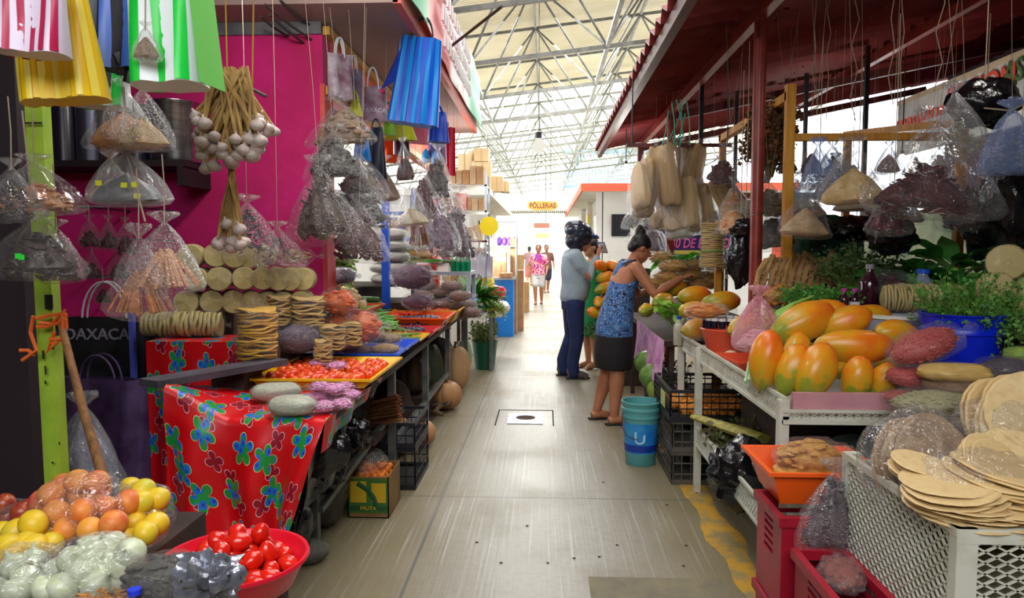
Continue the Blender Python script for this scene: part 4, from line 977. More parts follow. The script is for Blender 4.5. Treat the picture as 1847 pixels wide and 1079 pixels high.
# two net bags of orange tomatoes/onions at the wall corner
for i, (px, py, Y, w, h, lb) in enumerate(((612, 545, 4.2, 0.22, 0.16, 'upper net bag of small orange tomatoes at the orange wall corner'), (655, 590, 4.32, 0.24, 0.20, 'lower bag of small orange tomatoes beside the pale tostada packets'), (612, 590, 4.25, 0.2, 0.2, 'bag of orange tomatoes tucked under the upper net bag'))):
    p = at(px, py, Y); lie_bag(lb, (p.x, Y, p.z-h/2), w, 0.2, h, 'lumps', M('orange_small_tomato', (214, 98, 40), 0.35, c2=(236, 120, 60), scale=5), FILM, rot=0.6*i)
# red orange bin: potatoes and red onions
z = 0.93; c = at(655, 520, 5.5)
tray('orange red bin of potatoes and red onions against the orange edge', (-1.64, 5.58), 0.62, 0.62, 0.12, M('red_orange_bin', (222, 66, 28), 0.35), 0.935)
pot_ = M('washed_potato', (232, 206, 128), 0.45, c2=(214, 180, 100), scale=5, rnd=(240, 222, 150))
heap(80, (-1.68, 5.76), 0.27, 0.20, 0.08, 0.96, pm('potato', lambda: MB().ball((0, 0, 0), (1.15, 0.9, 0.8), 14, 10, 0.10, 1.5, 4), pot_), 'pale washed potato heaped in the orange red bin', 'potato', 'potato', 'potatoes in the orange red bin', 0.42, 31)
ron = M('purple_onion_skin', (112, 26, 86), 0.25, c2=(150, 50, 110), scale=4)
heap(36, (-1.62, 5.42), 0.26, 0.14, 0.075, 0.96, pm('red_onion', lambda: MB().lathe([(0.01, -0.48), (0.28, -0.42), (0.5, -0.08), (0.46, 0.18), (0.2, 0.36), (0.06, 0.46), (0.03, 0.55)], 16, caps=True), ron), 'glossy purple onion in the front of the orange red bin', 'onion', 'onion', 'purple onions in the orange red bin', 0.28, 32)
# green squash, cucumbers, chilies
cuc = pm('cucumber', lambda: MB().tube([(-0.5, 0, 0), (-0.46, 0, 0), (-0.2, 0.015, 0), (0.2, 0.02, 0), (0.46, 0, 0), (0.5, 0, 0)], [0.03, 0.09, 0.115, 0.115, 0.09, 0.03], 12), M('dark_cucumber', (44, 104, 50), 0.35, c2=(84, 140, 70), scale=9, sc=(1, 6, 6)))
for i in range(16):
    L_ = i//6; inst('cucumber', cuc, 'dark green cucumber stacked beside the potato bin', 'cucumber', (-1.66+brs.uniform(-.12, .12), 6.1+0.05*(i % 6)+0.02*L_, 0.965+0.05*L_), (0, 0, brs.uniform(-.25, .25)), 0.24, 'cucumbers beside the potato bin')
zuc = pm('chili_pepper', lambda: MB().tube([(-0.5, 0, 0), (-0.42, 0, 0), (-0.1, 0.02, 0), (0.3, 0.04, 0), (0.5, 0.09, 0.02)], [0.02, 0.085, 0.09, 0.06, 0.01], 10), M('light_green_pepper', (110, 190, 84), 0.3, c2=(140, 214, 110), scale=4))
tray('blue tray of long light green peppers', (-1.2, 5.15+0.45), 0.1, 0.1, 0.02, blu, 0.80) if False else None
for i in range(70):
    a = brs.uniform(-1, 1); b = brs.uniform(-1, 1); inst('chili_pepper', zuc, 'long light green pepper in the slanting heap behind the green beans', 'pepper', (-1.60+0.15*a, 5.05+0.0+0.62*(b+1)/2*0.0+0.14+0.22*b+0.0, 0.0) if False else (-1.36+0.13*a, 5.70+0.26*b, 0.86+0.22*(1-abs(a))*(1-abs(b))*brs.uniform(0.4, 1)+0.03), (brs.uniform(-.2, .2), brs.uniform(-.2, .2), brs.uniform(0.2, 1.0)), 0.16, 'light green peppers in a heap')
tml = pm('tomatillo', orb(3, 0.02, 0.95), M('tomatillo_skin', (150, 214, 30), 0.3))
heap(30, (-1.34, 5.36), 0.1, 0.1, 0.045, 0.86, tml, 'bright yellow green tomatillo by the peppers', 'tomatillo', 'tomatillo', 'tomatillos by the peppers', 0.12, 34)
cabg = M('cabbage_green', (176, 214, 120), 0.45, c2=(130, 184, 80), scale=6, trans=0.15)
for i, (px, py) in enumerate(((607, 470), (607, 505), (618, 488))):
    p = at(px, py, 5.35); bigleaf(('pale green cabbage at the top by the orange wall edge', 'pale green cabbage lowest by the orange wall edge', 'pale green cabbage between the other two by the orange wall edge')[i], (p.x-0.02, p.y, p.z-0.05), 26, 0.11, 0.12, 0.1, (0.05, 0.05), cabg, i+60, 'cabbage', 'cabbage')
solo('cabbage_crate', MB().box(-1.84, -1.50, 5.06, 5.25, 0.93, 1.16), dwood, 'dark box under the pale cabbages', 'box', smooth=False)
# foil-like silver bag
silv = M('silver_foil_bag', (176, 180, 192), 0.22, metal=0.6, c2=(110, 112, 122), scale=12, bmp=1.0, bscale=14)
p = at(617, 512, 5.1); lie_bag('crumpled silvery plastic bag by the orange wall edge', p, 0.26, 0.14, 0.12, 'powder', silv, FILMM, rot=-0.6)
# purple seed sacks, peanut bags by the scale
sdp = M('purple_grey_beans', (128, 94, 122), 0.55, c2=(100, 70, 96), scale=60, lo=0.4, hi=0.6)
for i, (px, py, w, h, Y, lb) in enumerate(((745, 525, 0.42, 0.26, 6.6, 'large bag of purple grey beans right of the blue post'), (755, 560, 0.3, 0.16, 6.5, 'flat purple grey bag under the large bean bag'))):
    p = at(px, py, Y); lie_bag(lb, p, w, 0.25, h, 'bits', sdp, FILM, rot=-0.3)
pb = M('brown_seed', (158, 122, 112), 0.6, c2=(128, 96, 88), scale=40, lo=0.4, hi=0.6)
for i, (px, py) in enumerate(((765, 545), (795, 540), (770, 528), (800, 560), (825, 562), (800, 575), (830, 545), (815, 528), (840, 560), (775, 562), (850, 575), (826, 578))):
    p = at(px, py, 7.0+0.1*(i % 3)); lie_bag('clear bag of light brown seeds heaped right of the purple bean bag', p, 0.24, 0.16, 0.12, 'bits', pb, FILM, rot=brs.uniform(-.4, .4), group='light brown seed bags')
solo('seed_step', MB().box(-1.44, -1.16, 6.7, 8.4, 0.93, 1.0).box(-1.44, -1.4, 6.7, 8.4, 0.8, 0.93), dwood, 'low dark step under the light brown seed bags', 'step', smooth=False)
p = at(765, 585, 6.6); lie_bag('pale blue plastic bag lying left of the lime tray', (p.x, p.y, p.z), 0.22, 0.18, 0.12, 'powder', M('pale_blue_content', (150, 180, 215), 0.5), FILMB, rot=0.2)
# sacks of flour and rice behind the blue post
sackw = M('white_sack', (222, 226, 216), 0.6, c2=(196, 204, 190), scale=5, bmp=0.2); sackg = M('yellow_green_sack', (176, 180, 110), 0.6, c2=(150, 156, 90), scale=5, bmp=0.2)
for i in range(5): lie_bag('full white sack in the stack beside the blue post', (at(705, 470, 7.4).x, 7.4, 1.13+0.115*i), 0.42, 0.3, 0.13, 'powder', sackw, FILMT, rot=0.1*((i*7) % 3-1), name='sack', cat='sack', group='white sacks beside the blue post')
for j in range(2):
    for i in range(5):
        lb = 'yellow green sack in the double stack under the blue shelf'
        lie_bag(lb, (at(730+28*j, 470, 7.9).x, 7.9, 1.13+0.09*i), 0.26, 0.24, 0.10, 'powder', sackg if (i+j) % 4 else M('mustard_sack', (222, 160, 50), 0.5), FILMT, rot=0.15*((i*5) % 3-1), name='sack', cat='sack', group='yellow green sacks under the blue shelf')
solo('sack_platform', MB().box(-2.2, -1.46, 7.2, 8.2, 1.122, 1.128), dwood, 'dark board under the sacks', 'board', smooth=False)
bpst = M('bright_blue_paint', (14, 100, 226), 0.4)
p = at(696, 470, 6.9); solo('blue_post', MB().box(p.x-0.035, p.x+0.035, 6.86, 6.93, 0.935, 1.76), bpst, 'bright blue post standing among the sacks in the left stall', 'post', smooth=False)
bs = thing('blue_shelf', 'blue shelf with jars high in the left stall behind the hanging bags', 'shelf', (0, 0, 0))
xa, xb = at(697, 430, 8.3).x, at(750, 430, 8.3).x
part('board', MB().box(xa, xb, 8.2, 8.5, 1.60, 1.64), bpst, bs, False); part('board', MB().box(xa, xb, 8.2, 8.5, 1.9, 1.93), bpst, bs, False)
part('post', MB().box(xb-0.03, xb, 8.2, 8.5, 1.135, 2.2), bpst, bs, False); part('post', MB().box(xa-0.03, xa, 8.2, 8.5, 1.135, 2.2), bpst, bs, False)
tin = M('blue_tin', (40, 80, 190), 0.35, metal=0.3); tan = M('tan_tin', (196, 156, 100), 0.5)
for i, (px, m_, lb) in enumerate(((712, tan, 'tan jar left on the blue shelf'), (727, tin, 'blue and tan tin in the middle of the blue shelf'), (742, tan, 'tan jar right on the blue shelf'))):
    x = at(px, 420, 8.35).x; t = thing('tin', lb, 'tin', (x, 8.3, 1.64)); part('tin_body', MB().lathe([(0, 0), (0.055, 0), (0.055, 0.2), (0, 0.2)], 16), m_, t); part('lid', MB().lathe([(0, 0.2), (0.058, 0.2), (0.058, 0.225), (0, 0.225)], 16), tin if m_ is tan else tan, t)
# scale on a grey wire rack, bottles
rk2 = thing('metal_rack', 'grey metal rack with the white scale and green bottles on the left', 'rack', (0, 0, 0))
gmt = M('pale_grey_metal', (176, 190, 200), 0.4, metal=0.4); xa, xb = at(750, 490, 7.4).x, at(850, 490, 7.4).x
zr = at(800, 490, 7.4).z
part('shelf_top', MB().box(xa, xb, 7.3, 7.9, zr-0.035, zr), gmt, rk2, False)
for x in (xa+0.02, xb-0.02):
    for y in (7.32, 7.88): part('leg', MB().box(x-0.02, x+0.02, y-0.02, y+0.02, 0.80 if x > -1.42 else 0.93, zr-0.035), gmt, rk2, False)
p = at(782, 487, 7.5); sc_ = thing('weighing_scale', 'white electronic scale with a red framed panel and green pan', 'scale', (p.x, 7.45, zr))
part('housing', MB().add([(-.18, -.1, 0), (.18, -.1, 0), (.18, .1, 0), (-.18, .1, 0), (-.16, -.06, .09), (.16, -.06, .09), (.16, .1, .09), (-.16, .1, .09)], [(3, 2, 1, 0), (4, 5, 6, 7), (0, 1, 5, 4), (1, 2, 6, 5), (2, 3, 7, 6), (3, 0, 4, 7)]), M('white_housing', (226, 222, 214), 0.4), sc_, False)
part('panel', MB().cbox((-0.05, -0.09, 0.045), (0.2, 0.02, 0.055)), M('red_panel', (206, 50, 50), 0.4), sc_, False, rot=(0, 0, 0)); part('display', MB().cbox((-0.05, -0.095, 0.045), (0.14, 0.02, 0.025)), M('grey_display', (90, 96, 90), 0.3), sc_, False)
part('pan', MB().lathe([(0, 0.10), (0.13, 0.10), (0.14, 0.125), (0.13, 0.11), (0, 0.105)], 20, c=(0.05, 0.02, 0)), M('green_pan', (60, 180, 60), 0.4), sc_)
gb = M('green_glass', (20, 150, 100), 0.15); rb_ = M('red_bottle', (180, 30, 60), 0.2); capw = M('violet_cap', (90, 40, 140), 0.4)
for i, px in enumerate((805, 811)): p = at(px, 485, 7.6); bottle('red bottle standing right of the scale', (p.x, 7.5+0.05*i, zr), 0.05, 0.2, rb_, capw, group='red bottles by the scale')
for i in range(7): p = at(817+5*i, 485, 7.5); bottle('green bottle in the row right of the scale', (p.x, 7.45+0.04*(i % 2), zr), 0.036, 0.19, gb, gb, group='green bottles by the scale')
# orange and green-black uprights behind
solo('orange_pillar', MB().box(at(770, 450, 8.9).x, at(797, 450, 8.9).x, 8.6, 8.75, 0, 2.1), M('vivid_orange', (240, 78, 20), 0.5), 'vivid orange upright panel behind the scale', 'panel', smooth=False)
solo('dark_green_pillar', MB().box(at(748, 450, 8.9).x, at(765, 450, 8.9).x, 8.62, 8.8, 0, 2.15), M('dark_teal', (10, 50, 56), 0.5), 'dark teal upright panel left of the orange one', 'panel', smooth=False)
# -------- hanging from the orange fascia
pkg = M('tan_dried_herb', (150, 122, 92), 0.6, c2=(118, 94, 72), scale=14); dgr = M('dark_grey_chili', (62, 54, 44), 0.45, c2=(40, 34, 30), scale=10)
brc = M('dark_brown_chili', (52, 36, 30), 0.42, c2=(82, 66, 52), scale=9); redc = M('dark_red_chili', (86, 36, 34), 0.42, c2=(56, 26, 28), scale=8); oliv = M('olive_herb', (116, 104, 78), 0.6, c2=(90, 80, 60), scale=12)
hb = [ # px, py(top), Y, w_px, h_px, kind, mat, fill, label
 (612, 185, 4.5, 100, 75, 'lumps', pkg, 0.85, 'bag of tan dried leaves hanging topmost beside the pink wall'),
 (600, 235, 4.35, 90, 85, 'lumps', dgr, 0.85, 'grey green bag of dried chili hanging second from top beside the pink wall'),
 (645, 275, 4.55, 80, 80, 'chili', oliv, 0.85, 'olive bag of dried chili right of the grey green one'),
 (575, 300, 4.2, 110, 130, 'chili', brc, 0.9, 'big dark brown bag of large dried chilies hanging in front of the pink wall'),
 (650, 315, 4.5, 110, 90, 'chili', dgr, 0.85, 'large dark grey bag of dried chilies in the middle of the hanging cluster'),
 (648, 365, 4.4, 105, 100, 'chili', redc, 0.85, 'reddish brown bag of dried chilies hanging lowest in the cluster'),
 (692, 290, 5.3, 60, 70, 'powder', pkg, 0.8, 'flat tan bag behind the dark chili cluster'),
 (727, 258, 5.3, 34, 66, 'bits', redc, 0.7, 'small pointed bag of dark red berries hanging below the lime green bag'),
 (735, 325, 5.5, 60, 80, 'powder', M('white_beans', (226, 216, 180), 0.5, c2=(200, 190, 150), scale=30), 0.4, 'milky bag with white beans in its bottom below the berries'),
 (762, 300, 5.8, 46, 90, 'chili', redc, 0.8, 'narrow reddish bag right of the milky bean bag'),
 (790, 270, 6.2, 60, 80, 'chili', dgr, 0.8, 'grey bag of dried chili under the blue cone packets'),
 (780, 345, 6.2, 66, 105, 'chili', sdp, 0.8, 'purple grey bag of dried chili, left of the two low ones by the aisle'),
 (822, 350, 6.6, 76, 110, 'chili', M('purple_grey_chili', (104, 88, 98), 0.42, c2=(78, 64, 74), scale=9), 0.8, 'purple grey bag of dried chili nearest the aisle'),
 (800, 325, 6.5, 50, 60, 'leaves', M('mixed_green_packet', (150, 160, 110), 0.5, c2=(190, 90, 70), scale=6), 0.8, 'bag of mixed green and red packets above the low purple bags'),
 (752, 350, 6.0, 40, 95, 'sticks', M('tan_stick', (170, 130, 90), 0.6), 0.8, 'bag of tan sticks between the milky bag and the purple bags')]
zsup = 2.56
for (px, py, Y, w, h, kd, m_, fl, lb) in hb:
    p = at(px, py, Y); k = Y/1300.0; hang_bag(lb, p, w*k*1.02, h*k*1.05, kd, m_, fl, FILM, rot=brs.uniform(-.3, .3), tilt=brs.uniform(-.12, .12), up=2.99-p.z)
# shopping bags on the fascia
pkbag = M('pink_grey_printed_bag', (142, 98, 118), 0.4, c2=(200, 190, 200), scale=9); wstr = M('white_lettering', (235, 230, 235), 0.5)
fl_ = M('flower_red', (214, 40, 90), 0.5)
fb = [ # px, py top, Y, w_px, h_px, mat, label
 (612, 68, 4.85, 46, 110, pkbag, 'clear wrapped pink and black shopping bag at the top of the orange fascia'),
 (637, 100, 5.15, 34, 95, M('silver_wrapped_bag', (170, 160, 176), 0.3, c2=(110, 60, 90), scale=8), 'narrow silvery wrapped bag second along the orange fascia'),
 (722, 170, 6.0, 30, 110, M('magenta_black_bag', (70, 30, 60), 0.4), 'thin dark magenta bag next to the lettered bag'),
 (790, 215, 7.3, 40, 80, M('silver_purple_bag', (150, 120, 150), 0.3, c2=(60, 90, 180), scale=6), 'silvery purple wrapped bag near the far end of the fascia')]
for (px, py, Y, w, h, m_, lb) in fb:
    p = at(px, py, Y); k = Y/1300.0; handbag(lb, (p.x, Y, p.z), w*k, h*k*0.72, m_, 0.9, 0.08, handle=wl, hh=h*k*0.26)
p = at(672, 122, 5.5); t = handbag('pink grey printed shopping bag with white lettering under loop handles on the fascia', (p.x, 5.5, p.z), 0.21, 0.26, pkbag, 0.25, 0.08, handle=wl, hh=0.14, text=('OAXACA', 0.045, wstr, 0.72))
for sx in (-1, 1): part('printed_flower', MB().ball((sx*0.07, -0.05, -0.18), (0.035, 0.01, 0.035), 8, 6), fl_, t)
limeb = M('lime_yellow_plastic', (196, 206, 20), 0.4, c2=(150, 170, 20), scale=4)
handbag('lime yellow bag flaring below the lettered bag', at(722, 188, 5.9), 0.27, 0.24, limeb, 0.2, 0.1, flare=0.6, hh=0.05)
handbag('small green bag beside the lime yellow one', at(700, 185, 5.6), 0.11, 0.2, M('leaf_green_plastic', (120, 180, 30), 0.4), 0.5, 0.06, flare=0.5, hh=0.05)
handbag('small yellow green bag high on the orange fascia', at(640, 165, 5.0), 0.1, 0.12, M('yellow_green_plastic', (176, 176, 50), 0.4), 0.5, 0.05, flare=0.4, hh=0.05)
handbag('small bright blue bag hanging beside the tan leaf bag', at(652, 222, 5.0), 0.13, 0.22, M('sky_blue_plastic', (30, 130, 220), 0.35), 0.3, 0.08, flare=0.5, hh=0.04)
handbag('dark navy bag with a teal edge right of the small blue bag', at(678, 215, 5.2), 0.15, 0.36, M('dark_navy_bag', (16, 24, 46), 0.5), 0.3, 0.09, flare=0.4, hh=0.06)
t = handbag('orange bag in the shade behind the navy bag', at(712, 242, 6.6), 0.26, 0.22, M('orange_bag', (250, 110, 30), 0.5), 0.1, 0.12, hh=0.04)
handbag('pink translucent bag behind the blue striped bag', at(755, 195, 6.6), 0.2, 0.26, M('pink_bag', (226, 110, 140), 0.4), 0.3, 0.08, hh=0.06)
for i, (px, py, lb) in enumerate(((768, 268, 'bright blue cone packet, left one near the far end'), (785, 272, 'bright blue cone packet, right one near the far end'))):
    p = at(px, py, 7.2); t = thing('blue_packet', lb, 'packet', p); part('cone', MB().lathe([(0.004, 0), (0.03, -0.03), (0.045, -0.09), (0.03, -0.14), (0.002, -0.15)], 14), M('cyan_plastic', (20, 150, 226), 0.35), t); part('string', MB().tube([(0, 0, 0), (0, 0, 2.99-p.z)], 0.0015, 4), twine, t)
cc = solo('crimson_cloth', MB().shell(lambda u, v: (at(805, 230, 7.6).x+0.09*u, 7.6+0.03*math.sin(u*9), at(805, 230, 7.6).z-0.5*v), 10, 8, 0.004), M('crimson_cloth', (206, 30, 60), 0.7), 'crimson cloth hanging at the far end of the fascia', 'cloth'); q = at(805, 230, 7.6); part('string', MB().tube([(q.x+.01, 7.6, q.z-.01), (q.x+.01, 7.6, 3.0)], .0015, 4).tube([(q.x+.08, 7.6, q.z-.01), (q.x+.08, 7.6, 3.0)], .0015, 4), twine, cc)
# big blue striped shopping bag
bb = M('royal_blue_plastic', (10, 92, 214), 0.35, c2=(6, 70, 190), scale=3); bb2 = M('sky_blue_stripe', (24, 140, 226), 0.35)
t = handbag('big royal blue striped shopping bag hanging from the banner eave', at(766, 32, 5.1), 0.36, 0.60, bb, 0.15, 0.16, m2=bb2, stripes=5, handle=blk, tilt=0.12, flare=0.25, hh=0.14)
part('side_gusset', MB().shell(lambda u, v: (-0.15-0.10*v*u, -0.02+0.1*u, -0.16-0.30*v-0.05*u), 4, 5, 0.003), bb, t)
handbag('dark blue corner of a bag hanging behind the royal blue bag', at(790, 190, 5.35), 0.16, 0.22, M('dark_blue_plastic', (10, 60, 170), 0.4), 0.4, 0.1, flare=0.3, hh=0.05)
wire('cord', [at(768, 0, 5.1), at(766, 20, 5.1), at(763, 36, 5.1)], 0.005, blk, 'black cord that holds the royal blue bag')
# -------- upper left foreground: striped bags
yb = M('yellow_woven_plastic', (246, 200, 10), 0.4); yb2 = M('pale_yellow_stripe', (250, 226, 90), 0.4)
Y = 1.75; k = Y/1300
handbag('big bright yellow striped bag hanging at the top left corner', at(72, -90, 1.75), 145*k, 210*k, yb, 0.25, 0.10, m2=yb2, stripes=7, hh=60*k, flare=0.1, tilt=-0.12)
handbag('white and crimson striped bag in front of the yellow one', at(52, -110, 1.62), 110*k, 150*k, M('crimson_white_plastic', (230, 216, 236), 0.4), 0.2, 0.08, m2=M('crimson_stripe', (190, 30, 80), 0.4), stripes=6, hh=40*k)
handbag('dark crimson bag at the very top left edge', at(4, -110, 1.7), 50*k, 145*k, M('dark_crimson', (120, 16, 44), 0.5), 0.2, 0.08, hh=40*k)
gw = M('white_woven_plastic', (236, 246, 248), 0.35); gw2 = M('vivid_green_stripe', (30, 214, 70), 0.35)
t = handbag('white and vivid green striped bag at the top left', at(282, -120, 1.95), 122*1.95/1300, 225*1.95/1300, gw, 0.1, 0.14, m2=gw2, stripes=3, hh=50*k, tilt=-0.06)
part('side_gusset', MB().shell(lambda u, v: (0.090+0.02*u+0.012*v, -0.06+0.13*u, -0.08-0.33*v), 4, 5, 0.003), M('grass_green_side', (90, 206, 50), 0.4), t)
handbag('black bag with a blue ribbed edge between the yellow and green bags', at(215, -110, 2.05), 75*2.05/1300, 190*2.05/1300, bk, 0.1, 0.1, m2=M('blue_rib', (70, 110, 200), 0.4), stripes=2, hh=50*k)
handbag('small dark grey bag behind the yellow bag', at(165, -60, 2.2), 0.1, 0.3, M('slate_bag', (70, 74, 84), 0.5), 0.1, 0.1, hh=0.06)
handbag('green and white striped bag low behind the dark bags', at(180, 70, 2.22), 0.16, 0.16, gw, 0.3, 0.1, m2=gw2, stripes=3, hh=0.05)
solo('black_tape', MB().tube([at(213, 100, 2.03), at(222, 118, 2.03), at(240, 122, 2.03), at(236, 150, 2.03)], 0.022, 8), blk, 'black tape knot above the cinnamon powder bags', 'tape')
# hanging clear bags, left column
pwd = M('orange_brown_powder', (206, 142, 88), 0.7, c2=(180, 116, 70), scale=5); pwd2 = M('pale_brown_powder', (214, 184, 140), 0.7, c2=(190, 150, 110), scale=5)
cin = M('cinnamon_stick', (196, 126, 70), 0.6, c2=(160, 96, 52), scale=10); cin2 = M('pale_cinnamon_stick', (214, 150, 100), 0.55, c2=(180, 116, 74), scale=10)
tgn = ('yellow_price_tag', (226, 230, 20), 0.5); tgg = ('green_price_tag', (40, 220, 60), 0.5)
def lbag(lb, px, py, Y, w, h, kd, m_, fl, **kw):
    p = at(px, py, Y); k = Y/1300.0; return hang_bag(lb, p, w*k, h*k, kd, m_, fl, rot=kw.pop('rot', 0.1), up=kw.pop('up', 0.2), **kw)
lbag('two-pointed clear bag of orange brown powder, the topmost left of the garlic', 220, 160, 2.2, 110, 110, 'powder', pwd, 0.62, fm=FILM)
lbag('clear bag of pale brown powder hanging with the orange brown one', 256, 160, 2.16, 88, 108, 'powder', pwd2, 0.5, fm=FILM)
lbag('cluster bag of dark spice with yellow price tags, second down the string', 228, 275, 2.2, 120, 95, 'powder', M('slate_spice', (96, 100, 112), 0.4, c2=(130, 130, 126), scale=6), 0.6, fm=FILMM, sticker=(tgn, ((-0.28, 0.62), (0.1, 0.66), (0.24, 0.65), (0.27, 0.86))))
lbag('clear bag of tan seed hanging behind the yellow tagged bag', 198, 285, 2.26, 70, 78, 'powder', pwd2, 0.5, fm=FILM)
lbag('clear bag of cinnamon sticks, left and lower one of the pair', 250, 425, 2.1, 110, 152, 'sticks', cin, 0.62, fm=FILM, rot=-0.1)
lbag('clear bag of pale cinnamon sticks, right and upper one of the pair', 296, 400, 2.12, 120, 128, 'sticks', cin2, 0.66, fm=FILM, rot=0.2)
lbag('tiny bag of brown nuts in front of the green striped bag', 262, 48, 1.85, 46, 60, 'bits', M('brown_nut', (120, 90, 60), 0.5), 0.7, fm=FILM)
lbag('tan spice bag at the left edge in front of the green pole', 60, 292, 2.15, 140, 95, 'lumps', pwd, 0.6, fm=FILM)
lbag('dark crinkled bag at the left edge beside the tan spice bag', 20, 300, 2.05, 90, 100, 'leaves', dgr, 0.8, fm=FILM)
lbag('large clear bag of near black dried chili with a green price tag', 62, 395, 2.1, 150, 110, 'chili', blackchili, 0.8, fm=FILM, sticker=(tgg, ((0.0, 0.62), (0.03, 0.64))), up=0.12)
lbag('clear bag of dark dried chili behind the green tagged one', 100, 410, 2.25, 90, 100, 'chili', M('brownish_chili', (84, 62, 56), 0.4), 0.8, fm=FILM)
wire('cord', [at(205, -30, 2.2), at(215, 60, 2.2), at(228, 275, 2.2), at(262, 400, 2.14)], 0.003, twine, 'long string that links the clear bags left of the garlic')
wire('cord', [at(40, 200, 2.2), at(50, 290, 2.2), at(60, 395, 2.2)], 0.003, twine, 'string that holds the bags over the green pole')
# garlic braids
gar = M('garlic_skin', (226, 212, 200), 0.5, c2=(190, 160, 160), scale=5, sc=(4, 4, 1)); stalk = M('dry_garlic_stalk', (196, 160, 96), 0.75, c2=(150, 112, 60), scale=10)
GB = pm('garlic_bulb', lambda: MB().lathe([(0.02, -0.42), (0.3, -0.40), (0.5, -0.15), (0.48, 0.06), (0.28, 0.28), (0.1, 0.42), (0.07, 0.62)], 18, fn=lambda a, z: 1+0.07*abs(math.sin(4*a)), caps=True), gar)
Yg = 2.9
def braid(lb, top, tips, seed, fan):
    r = random.Random(seed); t = thing('garlic_braid', lb, 'garlic', (0, 0, 0)); mb = MB()
    for (px, py) in tips:
        tx, ty = top[0]+r.uniform(-fan, fan), top[1]+r.uniform(-6, 10); y = Yg+r.uniform(-.05, .05)
        a, b = at(tx, ty, y), at(px, py, y+r.uniform(-.03, .03)); m = a.lerp(b, 0.5)+Vector((r.uniform(-.01, .01), 0, 0.01))
        mb.tube([a, m, b], [0.005, 0.006, 0.007], 6)
        s = r.uniform(0.046, 0.06); link('garlic_bulb', GB, t, b+Vector((0, 0, -s*0.3)), (r.uniform(-.5, .5)+PI*0, r.uniform(-.5, .5), r.uniform(0, 6)), s)
    part('stalks', mb, stalk, t, kind='stuff'); return t
r = random.Random(2)
tips = [(r.uniform(362, 470), 238+r.uniform(0, 60)*(1-abs(i % 7-3)/5)) for i in range(74)]+[(476+r.uniform(-14, 20), 212+r.uniform(-10, 18)) for i in range(9)]+[(360+r.uniform(-8, 16), 215+r.uniform(-15, 40)) for i in range(9)]
t = braid('big bunch of dried garlic bulbs on tan stalks hanging in front of the pink wall', (412, 125), tips, 4, 34)
solo('hanging_stick', MB().tube([at(352, 132, Yg), at(415, 140, Yg), at(480, 174, Yg)], 0.007, 7), rb, 'short twig that the garlic bunch hangs on', 'stick')
t = braid('short lower garlic braid hanging below the big bunch', (418, 312), [(r.uniform(404, 432), 395+r.uniform(0, 14)) for i in range(6)]+[(r.uniform(392, 440), 430+r.uniform(-8, 12)) for i in range(11)], 5, 5)
mb = MB()
for q in range(3):
    mb.tube([at(417+4*math.sin(i*1.1+q*2.1), 300+i*7, Yg-0.01*math.cos(i*1.1+q*2.1)) for i in range(14)], 0.006, 6)
part('plait', mb, stalk, t, kind='stuff')
for x, x2 in ((405, 410), (458, 455)): wire('string', [at(x, -60, Yg), at(x2, 130 if x < 430 else 165, Yg)], 0.003, M('yellow_twine', (196, 150, 60), 0.7), 'thin yellowish string above the garlic bunch', 'strings above the garlic')
wire('string', [at(455, 180, Yg), at(457, 285, Yg)], 0.0025, M('white_twine', (200, 190, 190), 0.7), 'thin white string dangling right of the big garlic bunch')
lbag('purplish black bag of dried leaves behind the lower garlic braid', 445, 365, 3.6, 90, 95, 'leaves', M('purple_black_leaf', (60, 40, 60), 0.5), 0.9, fm=FILM, up=1.5)
lbag('clear bag of purplish dried flowers beside the stacked tortillas', 500, 410, 3.9, 80, 75, 'leaves', M('dusky_flower', (110, 70, 84), 0.5), 0.8, fm=FILM, up=1.6)
p = at(533, 478, 4.15); lie_bag('bag of brown tortilla chips at the top right of the stacked tortillas', p, 0.22, 0.2, 0.1, 'leaves', tosb, FILM, rot=0.2)
# -------- foreground table with fruit bags, onion bags and the red bowl
ft = thing('fruit_table', 'low dark table at the bottom left under the fruit bags', 'table', (0, 0, 0))
part('table_top', MB().box(-1.75, -0.84, 1.05, 2.02, 0.62, 0.65), dwood, ft, False)
for x in (-1.7, -0.9):
    for y in (1.1, 1.96): part('leg', MB().box(x-0.03, x+0.03, y-0.03, y+0.03, 0, 0.62), dwood, ft, False)
crt = thing('fruit_box', 'dark box under the round fruit', 'box', (0, 0, 0)); part('box_body', MB().box(-1.7, -0.98, 1.6, 2.0, 0.651, 0.74), dwood, crt, False)
peach = M('peach_skin', (232, 130, 60), 0.45, c2=(206, 60, 50), scale=1.6, lo=0.42, hi=0.62, rnd=(236, 160, 60)); guava = M('yellow_guava', (222, 186, 30), 0.4, c2=(200, 196, 60), scale=2, rnd=(236, 190, 40)); plumr = M('red_plum', (130, 40, 40), 0.3, c2=(176, 80, 40), scale=2)
PE = pm('peach', lambda: MB().ball((0, 0, 0), (1, 1, 0.94), 20, 14, 0.02, 1), peach); GU = pm('guava', lambda: MB().ball((0, 0, 0), (1, 0.95, 1.08), 18, 12, 0.02, 1, 3), guava); PL = pm('plum#9', orb(5, 0.02, 0.95), plumr)
def fruits(lst, me, lb, cat, group, Yd, size):
    for i, (px, py) in enumerate(lst):
        Yq = Yd+0.02*((i*3) % 4)-(py-880)*0.0016; p = at(px, py, Yq); inst(cat, me, lb, cat, p, (brs.uniform(0, 6), brs.uniform(0, 6), 0), size*brs.uniform(0.95, 1.05), group)
top = [(92, 893), (134, 893), (178, 886), (102, 926), (150, 922), (190, 918), (120, 956), (163, 956), (205, 945), (75, 905), (232, 905), (140, 870), (175, 870), (115, 875)]
fruits(top, PE, 'rosy orange peach in the clear bag on top of the fruit', 'peach', 'peaches in the clear bag', 1.66, 0.062)
